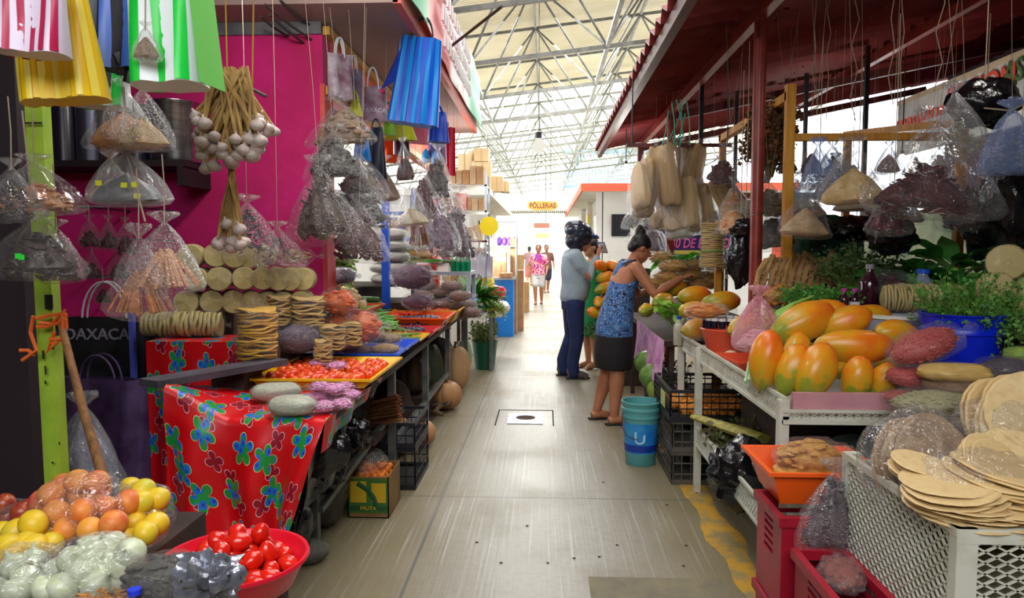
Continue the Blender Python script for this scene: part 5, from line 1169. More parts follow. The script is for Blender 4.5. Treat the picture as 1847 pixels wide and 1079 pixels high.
fruits([(255, 905), (275, 925), (245, 940), (282, 945), (262, 962), (240, 972), (220, 975), (285, 900), (258, 885), (235, 880)], GU, 'yellow guava in the clear bag right of the peaches', 'guava', 'guavas right of the peaches', 1.72, 0.058)
fruits([(60, 945), (75, 970), (30, 960), (45, 985), (15, 988), (5, 965), (90, 985), (62, 990), (25, 1000)], GU, 'yellow mango-like fruit at the left edge below the peaches', 'guava', 'yellow fruit at the left edge', 1.66, 0.062)
fruits([(40, 925), (15, 930), (55, 918), (8, 910), (38, 950)], PL, 'dark red plum left of the peaches', 'plum', 'red plums left of the peaches', 1.74, 0.055)
def film_over(lb, px, py, Y, wx, wy, wz, parent=None, m_=FILMG, name='plastic_wrap', seed=0, amp=.10, fr=1.7):
    p = at(px, py, Y); mb = MB(); mb.ball((0, 0, 0), (wx, wy, wz), 36, 24, amp, fr, seed); return solo(name, mb, m_ or FILM, lb, 'plastic bag', p)
film_over('clear bag that holds the rosy peaches', 150, 918, 1.66, 0.25, 0.2, 0.18, seed=1)
film_over('clear bag that holds the yellow guavas', 258, 928, 1.73, 0.15, 0.16, 0.17, seed=2)
film_over('clear bag over the plums and yellow fruit at the left edge', 35, 960, 1.72, 0.22, 0.2, 0.16, seed=3)
won = M('white_onion_skin', (214, 220, 196), 0.3, c2=(190, 200, 160), scale=4)
WO = pm('onion#w', lambda: MB().lathe([(0.01, -0.46), (0.28, -0.40), (0.5, -0.08), (0.47, 0.16), (0.25, 0.34), (0.08, 0.44), (0.05, 0.6)], 20, caps=True), won)
ol = [(130, 1010), (165, 1000), (100, 1030), (145, 1035), (185, 1020), (200, 985), (235, 998), (222, 1020), (60, 1010), (25, 1020), (50, 1045), (10, 1045), (115, 1058), (175, 1055), (205, 1045), (85, 1060), (30, 1068), (165, 978+10)]
for i, (px, py) in enumerate(ol):
    p = at(px, py, 1.40+0.02*(i % 3)-(py-1000)*0.001); inst('onion', WO, 'white onion in the clear bags along the bottom left', 'onion', p, (brs.uniform(-1, 1), brs.uniform(-1, 1), brs.uniform(0, 6)), 0.062*brs.uniform(0.9, 1.1), 'white onions at the bottom left')
film_over('clear bag of white onions, right one below the peaches', 170, 1018, 1.40, 0.22, 0.16, 0.12, seed=4)
film_over('clear bag of white onions at the bottom left edge', 45, 1035, 1.38, 0.18, 0.16, 0.12, seed=5)
gst = M('dark_ground_spice', (92, 88, 80), 0.8, c2=(68, 66, 62), scale=30)
p = gz(310, 1060, 0.68); 
lie_bag('bag of dark grey avocado leaves lying between the onions and the red bowl', at(300, 1062, 1.32)+Vector((0, 0, -0.03)), 0.17, 0.13, 0.095, 'lumps', gst, FILM, rot=-0.15)
film_over('crumpled silvery plastic at the bottom beside the red bowl', 375, 1045, 1.30, 0.12, 0.08, 0.10, m_=silv, seed=6, amp=.55, fr=2.6)
och = M('ochre_dry_leaf', (206, 140, 40), 0.6, c2=(150, 90, 30), scale=8)
lie_bag('bag of ochre dried petals at the bottom edge under the onions', at(195, 1082, 1.28)+Vector((0, 0, -0.03)), 0.16, 0.1, 0.05, 'leaves', och, FILMT)
solo('blue_bottle_cap', MB().lathe([(0, 0), (0.012, 0), (0.012, 0.01), (0, 0.01)], 14), M('cap_blue', (30, 60, 220), 0.4), 'small blue plastic bottle cap at the bottom edge', 'bottle cap', at(243, 1072, 1.25))  # a loose bottle cap
# red bowl of tomatoes
Yb = 1.76; c = at(423, 1003, Yb); rim = M('red_bowl_plastic', (226, 20, 48), 0.35)
stool = thing('stool', 'dark stool under the red bowl of tomatoes', 'stool', (c.x, c.y, 0)); part('seat', MB().lathe([(0, c.z-0.145), (0.13, c.z-0.145), (0.13, c.z-0.115), (0, c.z-0.115)], 24), dwood, stool)
for a in range(4): part('leg', MB().bar((0.1*math.cos(a*PI/2+.6), 0.1*math.sin(a*PI/2+.6), c.z-0.145), (0.13*math.cos(a*PI/2+.6), 0.13*math.sin(a*PI/2+.6), 0), 0.03), dwood, stool, False)
bowl = thing('plastic_bowl', 'shallow red plastic bowl heaped with tomatoes at the bottom left', 'bowl', (c.x, c.y, c.z))
part('bowl_body', MB().lathe([(0, -0.115), (0.08, -0.112), (0.14, -0.07), (0.17, -0.01), (0.176, 0), (0.184, 0.001), (0.186, -0.006), (0.182, -0.012), (0.176, -0.012), (0.146, -0.076), (0.085, -0.118), (0, -0.12)], 48), rim, bowl)
RT = [pm('tomato#r%d' % i, roma(i), tomm) for i in range(2)]
tl = [(0, 0, 0)]
heap(74, (c.x, c.y), 0.172, 0.172, 0.058, c.z-0.062, RT, 'glossy red plum tomato heaped in the red bowl', 'tomato', 'tomato', 'tomatoes in the red bowl', 0.12, 17)
# rocks and rubbish by the stool
solo('stone', MB().ball((0, 0, 0.05), (0.2, 0.16, 0.12), 16, 10, 0.2, 1.5, 3), M('grey_stone', (110, 110, 100), 0.9, c2=(84, 84, 76), scale=6, bmp=0.6), 'grey stone on the floor by the foot of the left table', 'stone', gz(548, 1030, 0)+Vector((-0.02, 0.1, 0)))
# -------- under the left table
cb = gz(664, 936, 0); card = M('carton_board', (150, 116, 66), 0.8, c2=(120, 92, 54), scale=5)
bx = thing('cardboard_box', 'open green and yellow printed cardboard box of orange fruit on the floor', 'box', (cb.x, cb.y+0.17, 0), (0, 0, 0.0))
th = 0.006
part('box_body', MB().box(-.115, .115, -.16, .16, 0, th).box(-.115, .115, -.16, -.16+th, 0, .235).box(-.115, .115, .16-th, .16, 0, .235).box(-.115, -.115+th, -.16, .16, 0, .235).box(.115-th, .115, -.16, .16, 0, .235), card, bx, False)
part('printed_panel', MB().box(-.11, .11, -.163, -.161, 0.03, .225), M('green_yellow_print', (60, 110, 40), 0.6), bx, False)
part('printed_shape', MB().box(-.10, -.01, -.165, -.163, 0.09, .21), M('yellow_print', (206, 170, 30), 0.6), bx, False); part('printed_shape', MB().box(.02, .10, -.165, -.163, 0.09, .20), M('yellow_print', (206, 170, 30), 0.6), bx, False)
sw = MB(); sw.tube([(-0.06, -0.165, 0.2), (0.0, -0.165, 0.16), (0.03, -0.165, 0.12), (0.05, -0.165, 0.06)], 0.014, 6, flat=0.2); part('printed_swirl', sw, M('dark_green_print', (30, 84, 40), 0.6), bx)
part('printed_band', MB().box(-.11, .11, -.1655, -.1635, 0.045, .07), M('dark_green_print', (30, 84, 40), 0.6), bx, False)
letters('lettering', 'FRUTA', 0.03, M('yellow_print', (206, 170, 30), 0.6), bx, (0, -0.166, 0.057), (PI/2, 0, 0), 0.0005)
tng = M('orange_fruit_skin', (240, 138, 30), 0.45, c2=(226, 110, 20), scale=4)
heap(70, (cb.x, cb.y+0.17), 0.105, 0.15, 0.042, 0.17, pm('tejocote', orb(4, 0.03), tng), 'small orange fruit in the printed cardboard box', 'fruit', 'orange_fruit', 'small orange fruit in the box', 0.2, 19, 'rect')
film_over('clear bag over the small orange fruit in the box', 664, 836, cb.y+0.17, 0.22, 0.3, 0.16, seed=8)
blk2 = M('black_crate_plastic', (24, 24, 30), 0.5)
c1 = crate('black plastic crate behind the cardboard box under the table', (-0.97, 4.62, 0), 0.34, 0.5, 0.26, blk2, 3, 6)
crate('upper black plastic crate behind the cardboard box', (-0.97, 4.62, 0.265), 0.34, 0.5, 0.16, blk2, 2, 6)
def drape(lb, px, py, Y, w, h, seed, m_=None, d=0.12, name='black_bag'):
    p = at(px, py, Y); mb = MB()
    mb.ball((0, 0, 0), (w, d, h), 32, 22, 0.32, 1.9, seed); return solo(name, mb, m_ or BLKP, lb, 'plastic bag', p, rot=(0, 0.3, 0))
drape('black plastic bag hanging below the cloth corner', 580, 810, 3.2, 0.24, 0.28, 3)
drape('black plastic bag sheet over the crate beside the cloth', 625, 780, 3.7, 0.26, 0.2, 7)
drape('black plastic bag low behind the table leg', 590, 850, 3.5, 0.2, 0.2, 9)
solo('plastic_and_shade_sheet', MB().shell(lambda u, v: (-1.0+0.03*math.sin(u*15+v*3)-0.05*v, 2.93+1.35*u, 0.755-(0.46-0.26*u)*v), 30, 10, .004), BLKP, 'black plastic sheet that also stands in for the shade under the left table edge', 'plastic sheet')  # black sheet put in for the under-table shade as well as the plastic
# bundle
mb = MB(); r = random.Random(9)
for i in range(26):
    a = at(640+r.uniform(0, 12), 735+i*1.6, 4.3+r.uniform(-.05, .05)); b = at(722+r.uniform(-6, 3), 712+i*1.9, 4.1+r.uniform(-.03, .03)); mb.tube([a, a.lerp(b, .5)+Vector((0, 0, r.uniform(-.01, .01))), b], [0.02, 0.03, 0.012], 6, flat=0.15)
solo('husk_bundle', mb, M('dry_brown_husk', (170, 116, 76), 0.7, c2=(120, 76, 54), scale=6), 'bundle of brown dry corn husks under the tomato tray', 'husks')
mb = MB()
for i in range(3): mb.box(-1.4, -0.95, 4.05+0.3*i, 4.12+0.3*i, 0.42, 0.44)
solo('low_shelf', mb.box(-1.4, -1.37, 4.0, 4.9, 0.38, 0.42).box(-0.985, -0.965, 4.0, 4.9, 0.38, 0.42), dwood, 'slatted low shelf under the left table that carries the husks', 'shelf', smooth=False)
# sacks and bags in the shade under the table
for i, (x, y, d, h, m_, lb) in enumerate(((-1.25, 3.3, .30, .34, BLKP, 'black bag stuffed under the front of the left table'), (-1.22, 3.75, .34, .42, BLKP, 'tall black bag behind the printed cardboard box'), (-1.28, 4.2, .3, .34, M('dark_brown_sack', (70, 52, 44), .8, bmp=.5), 'dark brown sack under the tomato tray'), (-1.2, 5.5, .36, .5, M('dark_brown_sack', (70, 52, 44), .8, bmp=.5), 'dark brown sack under the red tray'))):
    solo('stuffed_bag', MB().ball((0, 0, h/2), (d, d, h), 26, 18, .16, 1.8, i+40), m_, lb, 'bag', (x, y, 0))
# pumpkins
pt = M('tan_pumpkin', (206, 158, 106), 0.5, c2=(176, 124, 82), scale=3); pdk = M('brown_pumpkin', (104, 78, 60), 0.55, c2=(80, 66, 50), scale=3); pgr = M('dark_green_pumpkin', (64, 80, 60), 0.45, c2=(90, 100, 74), scale=4)
def pk(lb, px, pb, d, h, m_, rot=(0, 0, 0)):
    p = gz(px, pb, 0); pumpkin(lb, (p.x, p.y+d/2, 0.003), d, h, m_, rot=rot)
pk('tan ribbed pumpkin nearest the aisle, in front of the taller beige one', 800, 745, 0.31, 0.27, pt)
pk('tan pumpkin at the bottom beside the black crates', 757, 812, 0.21, 0.20, pt)
p = gz(792, 722, 0); pumpkin('tall beige squash standing behind the ribbed pumpkin', (p.x+0.1, p.y+0.45, 0.003), 0.33, 0.5, M('beige_squash', (214, 174, 130), 0.5, c2=(190, 146, 104), scale=3))
solo('pumpkin_crate', MB().box(-1.36, -1.02, 6.0, 6.5, 0, 0.24), dwood, 'dark box under the brown pumpkin', 'box', smooth=False)
pumpkin('brown grey pumpkin in the shade under the blue tray', (-1.16, 6.2, 0.243), 0.32, 0.34, pdk)
pumpkin('dark green elongated pumpkin behind the brown one', (-1.14, 6.9, 0.003), 0.3, 0.62, pgr)
pumpkin('small tan pumpkin peeping beside the black crate', (-1.06, 5.12, 0.003), 0.17, 0.30, pt, deep=0.08)
# roots on the floor
rt = M('knobby_root', (116, 92, 66), 0.8, c2=(80, 62, 46), scale=9, bmp=0.4); r = random.Random(12)
for i in range(13):
    c0 = gz(768, 752, 0); x, y, z = c0.x+r.uniform(-.14, .16), c0.y+r.uniform(-.12, .22), r.uniform(0.03, 0.16); a = r.uniform(0, PI); L = r.uniform(.1, .18); e = r.uniform(-.3, .3)
    d = Vector((math.cos(a), math.sin(a), e)); q = Vector((x, y, z)); mb = MB(); mb.tube([q-d*L, q-d*L*.4+Vector((0, 0, .02)), q+d*L*.4+Vector((.01, .01, 0)), q+d*L], [0.014, 0.024, 0.02, 0.008], 8)
    solo('cassava_root', mb, rt, 'knobby brown root in the heap in front of the pumpkins', 'root', group='brown roots by the pumpkins')
# green bucket with long leaves at the far end, and herbs
p = gz(873, 668, 0); bk_ = thing('plant_bucket', 'dark green bucket on the floor at the far end of the left table', 'bucket', (p.x, p.y+0.13, 0))
part('bucket_body', MB().lathe([(0, 0), (0.12, 0), (0.16, 0.34), (0.168, 0.345), (0.168, 0.355), (0.15, 0.35), (0.11, 0.02), (0, 0.02)], 24), M('deep_green_plastic', (16, 80, 56), 0.4), bk_)
herb('bushy pale herbs in the dark green bucket', (p.x, p.y+0.13, 0.2), 0.42, 0.2, M('pale_herb_leaf', (140, 150, 84), 0.6, c2=(110, 124, 64), scale=20), 130, 10, 0.03, 1)
tb2 = thing('small_table', 'small dark table with green vegetables past the end of the trays', 'table', (0, 0, 0))
part('table_top', MB().box(-1.1, -0.62, 8.75, 9.3, 0.72, 0.75), dwood, tb2, False)
for x in (-1.06, -0.66):
    for y in (8.8, 9.25): part('leg', MB().box(x-.02, x+.02, y-.02, y+.02, 0, .72), stl, tb2, False)
tray('green tray with long bean pods at the end of the left table', (-0.9, 9.0), 0.44, 0.4, 0.06, grnt_, 0.755)
bigleaf('upright sheaf of long dark green leaves in the green tray', (-0.90, 9.0, 0.78), 150, 0.34, 0.06, 0.12, (0.13, 0.1), M('long_dark_leaf', (84, 150, 56), 0.5, c2=(50, 112, 36), scale=9), 5, up=1.1)
herb('feathery yellow green herb tumbling over the small table edge', (-0.70, 8.95, 0.76), 0.3, 0.24, M('yellow_green_herb', (176, 186, 70), 0.6, c2=(140, 160, 50), scale=20), 170, 11, 0.024, 2, droop=1.3)
pumpkin('pale green chayote-like squash under the green tray', (-0.98, 8.62, 0.003), 0.2, 0.42, M('pale_green_squash', (140, 160, 120), 0.5), deep=0.05)
solo('dark_sack', MB().ball((0, 0, 0.27), (0.4, 0.5, 0.56), 24, 16, 0.12, 1.4, 5), M('dark_sackcloth', (52, 44, 46), 0.8, bmp=0.4), 'dark full sack standing under the far trays', 'sack', (-1.2, 7.9, 0))
# ================================================================ RIGHT STALL
rs = random.Random(33)
wpaint = M('white_painted_metal', (214, 214, 200), 0.45, c2=(186, 184, 160), scale=7, lo=0.5, hi=0.75)
def expmesh(mb, o, u, v, lu, lv, du, dv, t=0.003, th=0.002):
    """expanded-metal diamonds inside a rectangle"""
    o, u, v = Vector(o), Vector(u), Vector(v); n = u.cross(v).normalized()
    for sgn in (1, -1):
        k = -int(lv/dv)-2
        while k*du < lu+lv/dv*du+du:
            # line: a = k*du + sgn*b*du/dv
            pts = []
            b0, b1 = 0.0, lv; a0 = k*du+(0 if sgn > 0 else 0); 
            A = lambda b: a0+sgn*b*du/dv if sgn > 0 else a0-b*du/dv
            # clip in a
            aa, bb = A(0), A(lv); s0, s1 = 0.0, 1.0; d_ = bb-aa
            if abs(d_) > 1e-9:
                t0, t1 = (0-aa)/d_, (lu-aa)/d_
                if t0 > t1: t0, t1 = t1, t0
                s0, s1 = max(s0, t0), min(s1, t1)
            if s1-s0 > 0.02:
                p = o+u*(aa+d_*s0)+v*(lv*s0); q = o+u*(aa+d_*s1)+v*(lv*s1); mb.bar(p, q, t, th*2, up=tuple(n))
            k += 1
    return mb
X0 = 0.95
wt = thing('display_table', 'white metal table with mesh rails that carries the papayas', 'table', (0, 0, 0))
part('table_top', MB().box(X0, 1.95, 2.88, 4.6, 0.815, 0.835).box(X0, 1.46, 4.6, 5.06, 0.815, 0.835), wpaint, wt, False)
for x, y in ((X0+0.005, 2.9), (X0-0.005, 4.43), (X0, 5.03), (1.92, 2.9), (1.44, 5.03)):
    part('leg', MB().box(x-0.02, x+0.02, y-0.02, y+0.02, 0, 0.90), wpaint, wt, False)
rail = MB().box(X0-0.004, X0+0.012, 2.88, 5.05, 0.90, 0.915).box(X0-0.004, X0+0.012, 2.88, 5.05, 0.805, 0.822)
expmesh(rail, (X0+0.003, 2.9, 0.822), (0, 1, 0), (0, 0, 1), 2.14, 0.078, 0.034, 0.026); part('mesh_rail', rail, wpaint, wt, False)
rail = MB().box(X0, 1.95, 2.872, 2.888, 0.805, 0.822).box(X0, 1.95, 2.872, 2.888, 0.852, 0.864)
expmesh(rail, (X0+0.02, 2.88, 0.822), (1, 0, 0), (0, 0, 1), 0.93, 0.035, 0.034, 0.02); part('mesh_rail', rail, wpaint, wt, False)
low = MB().box(X0-0.02, X0-0.005, 2.95, 4.43, 0.40, 0.415).box(X0-0.02, X0-0.005, 2.95, 4.43, 0.29, 0.305)
expmesh(low, (X0-0.013, 2.96, 0.305), (0, 1, 0), (0, 0, 1), 1.46, 0.096, 0.034, 0.032); part('mesh_rail', low, wpaint, wt, False)
part('lower_shelf', MB().box(X0-0.005, 1.9, 2.95, 4.43, 0.285, 0.30), wpaint, wt, False)
solo('pink_plank', MB().box(0.99, 1.75, 2.885, 2.91, 0.865, 0.93), M('dusty_pink_board', (206, 150, 156), 0.6, c2=(190, 130, 140), scale=6), 'dusty pink plank along the near end of the papaya table', 'plank', smooth=False)
# papayas
pl = [ # px,py,Y, L, tilt(deg), yaw(deg), fat, label
 (1447, 584, 3.42, .34, -24, 8, 1.0, 'long orange papaya lying on top at the left of the pile'),
 (1381, 650, 3.10, .27, -80, 10, 1.0, 'upright yellow green papaya at the front left corner of the pile'),
 (1428, 668, 3.02, .24, -66, 20, 1.02, 'papaya leaning second from the left in the front row'),
 (1470, 672, 2.98, .27, -62, 25, 1.12, 'big yellow papaya leaning in the middle of the front row'),
 (1545, 684, 2.98, .20, -75, 10, 1.15, 'short yellow papaya standing in the front row'),
 (1592, 692, 3.02, .20, -60, -20, 1.15, 'reddish orange papaya at the right end of the front row'),
 (1437, 634, 3.28, .22, -40, 60, 1.0, 'small greenish papaya wedged behind the front row'),
 (1541, 624, 3.12, .34, 2, -4, 0.82, 'long yellow papaya lying level across the pile'),
 (1519, 584, 3.4, .28, -24, -10, 1.0, 'golden papaya with a greenish left end behind the level one'),
 (1617, 605, 3.3, .25, 10, 20, 1.1, 'orange papaya at the right side of the pile by the blue bucket'),
 (1565, 572, 3.6, .26, 0, 15, 0.9, 'papaya at the back top of the pile near the grey tub'),
 (1480, 562, 3.66, .26, -6, -15, 0.9, 'papaya at the back left, mostly hidden by the long orange one'),
 (1515, 655, 3.2, .26, -10, 60, 0.95, 'papaya deep in the pile between the front row and the level one'),
 (1600, 650, 3.25, .25, -30, 100, 0.95, 'papaya in the shade under the right side of the pile')]
for i, (px, py, Y, L, tl_, yw_, ft_, lb) in enumerate(pl):
    put_papaya(lb, at(px, py, Y), L, (0.3*i, math.radians(tl_), math.radians(yw_)), i, None, ft_)
# far part of the table
def on(px, py, z): return gz(px, py, z)
lettg = M('lettuce_green', (150, 196, 70), 0.5, c2=(110, 170, 50), scale=10, trans=0.2)
put_papaya('bagged pale papaya lying near the white table far end', at(1258, 592, 4.75), .26, (0, -.15, .5), 1)
put_papaya('papaya in thin film behind the purple capped bottles', at(1252, 560, 5.0), .24, (0, 0, .3), 2)
film_over('clear film round the bagged pale papaya', 1258, 592, 4.75, .3, .2, .16, m_=FILMT, seed=11)
put_papaya('pale green and yellow papaya in film right of the orange bowl', at(1340, 588, 4.2), .24, (0.5, -.3, .6), 1)
ob = at(1310, 572, 4.5); bo = thing('fruit_bowl', 'orange bowl under the dark jar-like packs on the white table', 'bowl', (ob.x, ob.y, 0.84))
part('bowl_body', MB().lathe([(0, 0), (0.1, 0), (0.15, 0.16), (0.158, 0.17), (0.15, 0.175), (0.095, 0.012), (0, 0.012)], 28), M('coral_plastic', (232, 84, 50), 0.4), bo)
dj = M('dark_jar', (24, 24, 44), 0.25); wc_ = M('white_lid', (226, 226, 226), 0.4)
for i in range(16):
    a = 2*PI*i/16; p = Vector((ob.x+0.125*math.cos(a), ob.y+0.11*math.sin(a), 1.02)); j = thing('small_jar', 'small dark jar with white lid round the rim of the orange bowl', 'jar', p, group='small dark jars in the orange bowl')
    part('jar_body', MB().lathe([(0, 0), (0.02, 0), (0.02, 0.045), (0, 0.045)], 10), dj, j); part('lid', MB().lathe([(0, 0.045), (0.022, 0.045), (0.022, 0.06), (0, 0.062)], 10), wc_, j)
cutf = M('orange_cut_fruit', (236, 160, 50), 0.45, c2=(220, 110, 30), scale=8)
lie_bag('clear bag of orange yellow fruit chunks on top of the dark jars', (ob.x-0.12, ob.y, 1.07), 0.26, 0.2, 0.10, 'lumps', cutf, FILM, rot=0.1)
lie_bag('bag of yellow orange chunks behind the pink film bag', at(1405, 556, 4.5), 0.24, 0.2, 0.16, 'lumps', M('amber_chunk', (220, 150, 40), 0.5, c2=(190, 110, 30), scale=9), FILM, rot=0.4)
tray('coral red tray with the clear pink packets on the white table', (1.16, 3.98), 0.32, 0.34, 0.07, M('coral_plastic', (232, 84, 50), 0.4), 0.84, rot=0.1)
tray('red tray behind the pink film bag', (1.42, 4.25), 0.28, 0.3, 0.08, redt_, 0.84, rot=-0.1)
hang_bag('tall twisted bag of pink and white striped film standing by the papayas', at(1368, 530, 3.55)+Vector((0, 0, 0)), 0.22, 0.27, 'lumps', M('pink_white_sweet', (236, 150, 170), 0.5, c2=(240, 230, 235), scale=12), 0.35, FILMP, up=0.08, cord=False)
lie_bag('crumpled navy and silver packet at the rail of the white table', on(1275, 620, .84)+Vector((0.05, 0.1, 0)), 0.24, 0.16, 0.07, 'lumps', M('navy_foil', (40, 50, 90), 0.25, metal=0.4, c2=(150, 160, 190), scale=8), FILM, rot=-0.3)
lie_bag('clear packet of grey seed left of the pink film bag', on(1325, 610, .84)+Vector((0.1, 0.15, 0)), 0.22, 0.16, 0.07, 'bits', seedg, FILM, rot=0.2)
for i in range(7): solo('leek_stalk', MB().tube([at(1345+6*i, 690-3*i, 3.2+0.02*i), at(1352+7*i, 655, 3.5), at(1362+7*i, 630, 3.8)], [0.008, 0.010, 0.007], 7), M('leek_green', (90, 160, 90), 0.5, c2=(190, 210, 170), scale=4), 'long green leek stalk lying beside the front papayas', 'leek', group='leek stalks beside the papayas')
solo('onion_half', MB().ball((0, 0, 0), (0.09, 0.08, 0.07), 16, 12, 0.03), M('cream_onion', (230, 206, 170), 0.4), 'cream round onion by the rail in front of the coral tray', 'onion', on(1313, 645, .88)+Vector((0.03, 0.05, 0)))
bigleaf('bright green lettuce in the plastic bag by the woman\'s hand', at(1220, 575, 5.4), 30, .12, .09, .1, (.1, .09), lettg, 8, 'lettuce', 'lettuce')
for i, px in enumerate((1224, 1243)): p = at(px, 592, 5.0); bottle('small clear bottle with blue cap standing by the lettuce', (p.x, 5.0, 0.84), 0.07, 0.2, M('clear_pet', (190, 190, 170), 0.2), M('cap_blue', (30, 60, 220), 0.4), group='small blue capped bottles')
bigleaf('bright green leaf bunch behind the woman\'s arm', at(1228, 480, 6.5), 34, .16, .09, .08, (.2, .12), M('bright_leaf', (90, 200, 40), 0.4, c2=(60, 170, 30), scale=10, trans=0.25), 9)
# second table past the white one with bagged fruit
t2 = thing('fruit_stand', 'covered table past the white table heaped with papayas and bagged fruit', 'table', (0, 0, 0))
part('table_top', MB().box(0.86, 1.48, 5.2, 7.6, 0.80, 0.84), dwood, t2, False)
for x in (0.92, 1.44):
    for y in (5.25, 7.5): part('leg', MB().box(x-.02, x+.02, y-.02, y+.02, 0, .8), dwood, t2, False)
part('back_tier', MB().box(1.15, 1.48, 5.3, 7.5, 0.841, 1.0), dwood, t2, False)
solo('purple_cloth', MB().shell(lambda u, v: (0.85-0.02*v+0.02*math.sin(u*26)*v, 5.15+1.5*u, 0.85-0.33*v), 50, 8, 0.004), M('purple_print_cloth', (190, 110, 180), 0.6, c2=(226, 180, 210), scale=14), 'purple and pink printed cloth hanging from the second table', 'tablecloth')
for i, (px, py, Y, L, ya, lb) in enumerate(((1252, 534, 5.7, .3, .3, 'deep orange papaya in front of the woman\'s hands'), (1300, 545, 5.3, .3, .1, 'orange papaya right of the woman\'s hands'), (1195, 545, 5.9, .28, .9, 'orange papaya at the woman\'s elbow'), (1165, 560, 5.8, .22, 1.2, 'yellow green papaya end at the woman\'s waist'), (1215, 520, 6.2, .26, .4, 'papaya behind the woman\'s forearm'))):
    put_papaya(lb, at(px, py, Y), L, (0.5*i, -.1, ya), i)
bfr = M('bagged_mango', (226, 176, 70), 0.4, c2=(200, 150, 80), scale=5)
for i, (px, py) in enumerate(((1205, 500), (1245, 495), (1280, 500), (1215, 480), (1255, 478), (1195, 465), (1290, 478), (1268, 512), (1235, 515), (1182, 510))):
    lie_bag('clear bag of yellow mango pieces heaped before the woman', at(px, py+12, 6.3+0.1*(i % 3)), 0.26, 0.2, 0.12, 'lumps', bfr, FILM, rot=rs.uniform(-.6, .6), group='mango bags before the woman')
solo('fruit_crate_low', MB().box(0.90, 1.6, 5.4, 6.5, 0, 0.30), dwood, 'dark low crate under the second table', 'crate', smooth=False)
for i, (px, py, Y, m_) in enumerate(((1180, 680, 5.6, 0), (1195, 705, 5.5, 1), (1170, 655, 5.9, 0))):
    inst('melon', pm('melon#%d' % m_, orb(6+m_, 0.04, 0.85), M(('dark_green_melon', 'green_yellow_melon')[m_], ((70, 110, 50), (150, 170, 60))[m_], 0.4, c2=(110, 140, 60), scale=4)), ('dark green melon under the purple cloth', 'yellow green melon lowest under the second table', 'dark green melon topmost under the purple cloth')[i], 'melon', at(px, py, Y), (0.3, 0.2, i), 0.24)
herb('feathery grey green herb bunches standing behind the woman\'s legs', (gz(1150, 720, 0).x+0.1, 6.05, 0.0), 0.62, 0.22, M('dusty_herb', (100, 124, 84), 0.6, c2=(70, 96, 60), scale=20), 110, 9, 0.024, 14)
# goods at the man's side beyond
for i, (px, py) in enumerate(((1092, 500), (1088, 520), (1098, 540), (1080, 545), (1090, 560), (1110, 480), (1102, 515), (1075, 565), (1085, 480))):
    put_papaya('papaya stacked on the stand between the man and the woman', at(px, py, 8.2), .24, (0.4*i, -0.3, 0.5*i), i, 'papayas behind the man')
solo('papaya_stand', MB().box(0.66, 1.2, 7.9, 8.6, 0, 0.72).box(0.66, 1.2, 8.28, 8.6, .72, 1.28), dwood, 'dark stand under the farther papayas', 'stand', smooth=False)
herb('dark green herbs low on the stand by the man', at(1082, 620, 7.8), .25, .2, M('dark_herb', (50, 84, 40), 0.6), 60, 8, .03, 15)
# bucket, crates
p = gz(1156, 838, 0); bt = M('teal_bucket', (94, 168, 168), 0.4, c2=(80, 150, 154), scale=3); b_ = thing('bucket', 'pale teal bucket with a blue printed label standing beside the crates', 'bucket', (p.x, 5.02, 0))
part('bucket_body', MB().lathe([(0, 0), (0.10, 0), (0.104, 0.01), (0.125, 0.33), (0.133, 0.335), (0.133, 0.35), (0.127, 0.352), (0.129, 0.38), (0.136, 0.385), (0.136, 0.40), (0.130, 0.405), (0.133, 0.43), (0.138, 0.435), (0.138, 0.445), (0.126, 0.445), (0.118, 0.33), (0.096, 0.012), (0, 0.012)], 40), bt, b_)
part('printed_label', MB().lathe([(0.1095, 0.09), (0.1245, 0.30)], 40), M('blue_print', (20, 120, 220), 0.4, c2=(60, 160, 210), scale=8), b_)
part('label_band', MB().lathe([(0.1115, 0.10), (0.1155, 0.15)], 40), M('navy_print', (20, 60, 160), 0.4), b_)
letters('lettering', 'U', 0.12, M('pale_print', (170, 220, 235), 0.4), b_, (-0.02, -0.119, 0.2), (PI/2-0.05, 0, 0), 0.001)
part('wire_handle', MB().tube([(-0.128, -0.02, 0.36), (-0.14, -0.06, 0.28), (-0.11, -0.10, 0.22), (-0.04, -0.14, 0.20)], 0.0035, 6), blk, b_)
gcr = M('grey_brown_crate', (96, 90, 80), 0.6, c2=(74, 70, 62), scale=6)
crate('grey brown slatted crate on the floor, bottom of the stack', (1.02, 4.86, 0.0), 0.42, 0.62, 0.21, gcr, 3, 7)
crate('grey brown slatted crate second in the stack beside the teal bucket', (1.02, 4.86, 0.212), 0.42, 0.62, 0.20, gcr, 3, 7)
c3 = crate('black crate of orange fruit on top of the grey stack', (1.10, 4.86, 0.415), 0.62, 0.66, 0.20, blk2, 5, 12)
part('paper_tag', MB().box(-0.315, -0.312, -0.16, 0.0, 0.05, 0.15), M('green_white_tag', (190, 210, 120), 0.5), c3, False)
heap(90, (1.10, 4.86), 0.28, 0.3, 0.062, 0.432, pm('tejocote#2', orb(4, 0.03), M('amber_fruit', (226, 150, 40), 0.45, c2=(200, 110, 20), scale=3)), 'amber round fruit inside the black crate', 'fruit', 'amber_fruit', 'amber fruit in the black crate', 0.14, 23, 'rect')
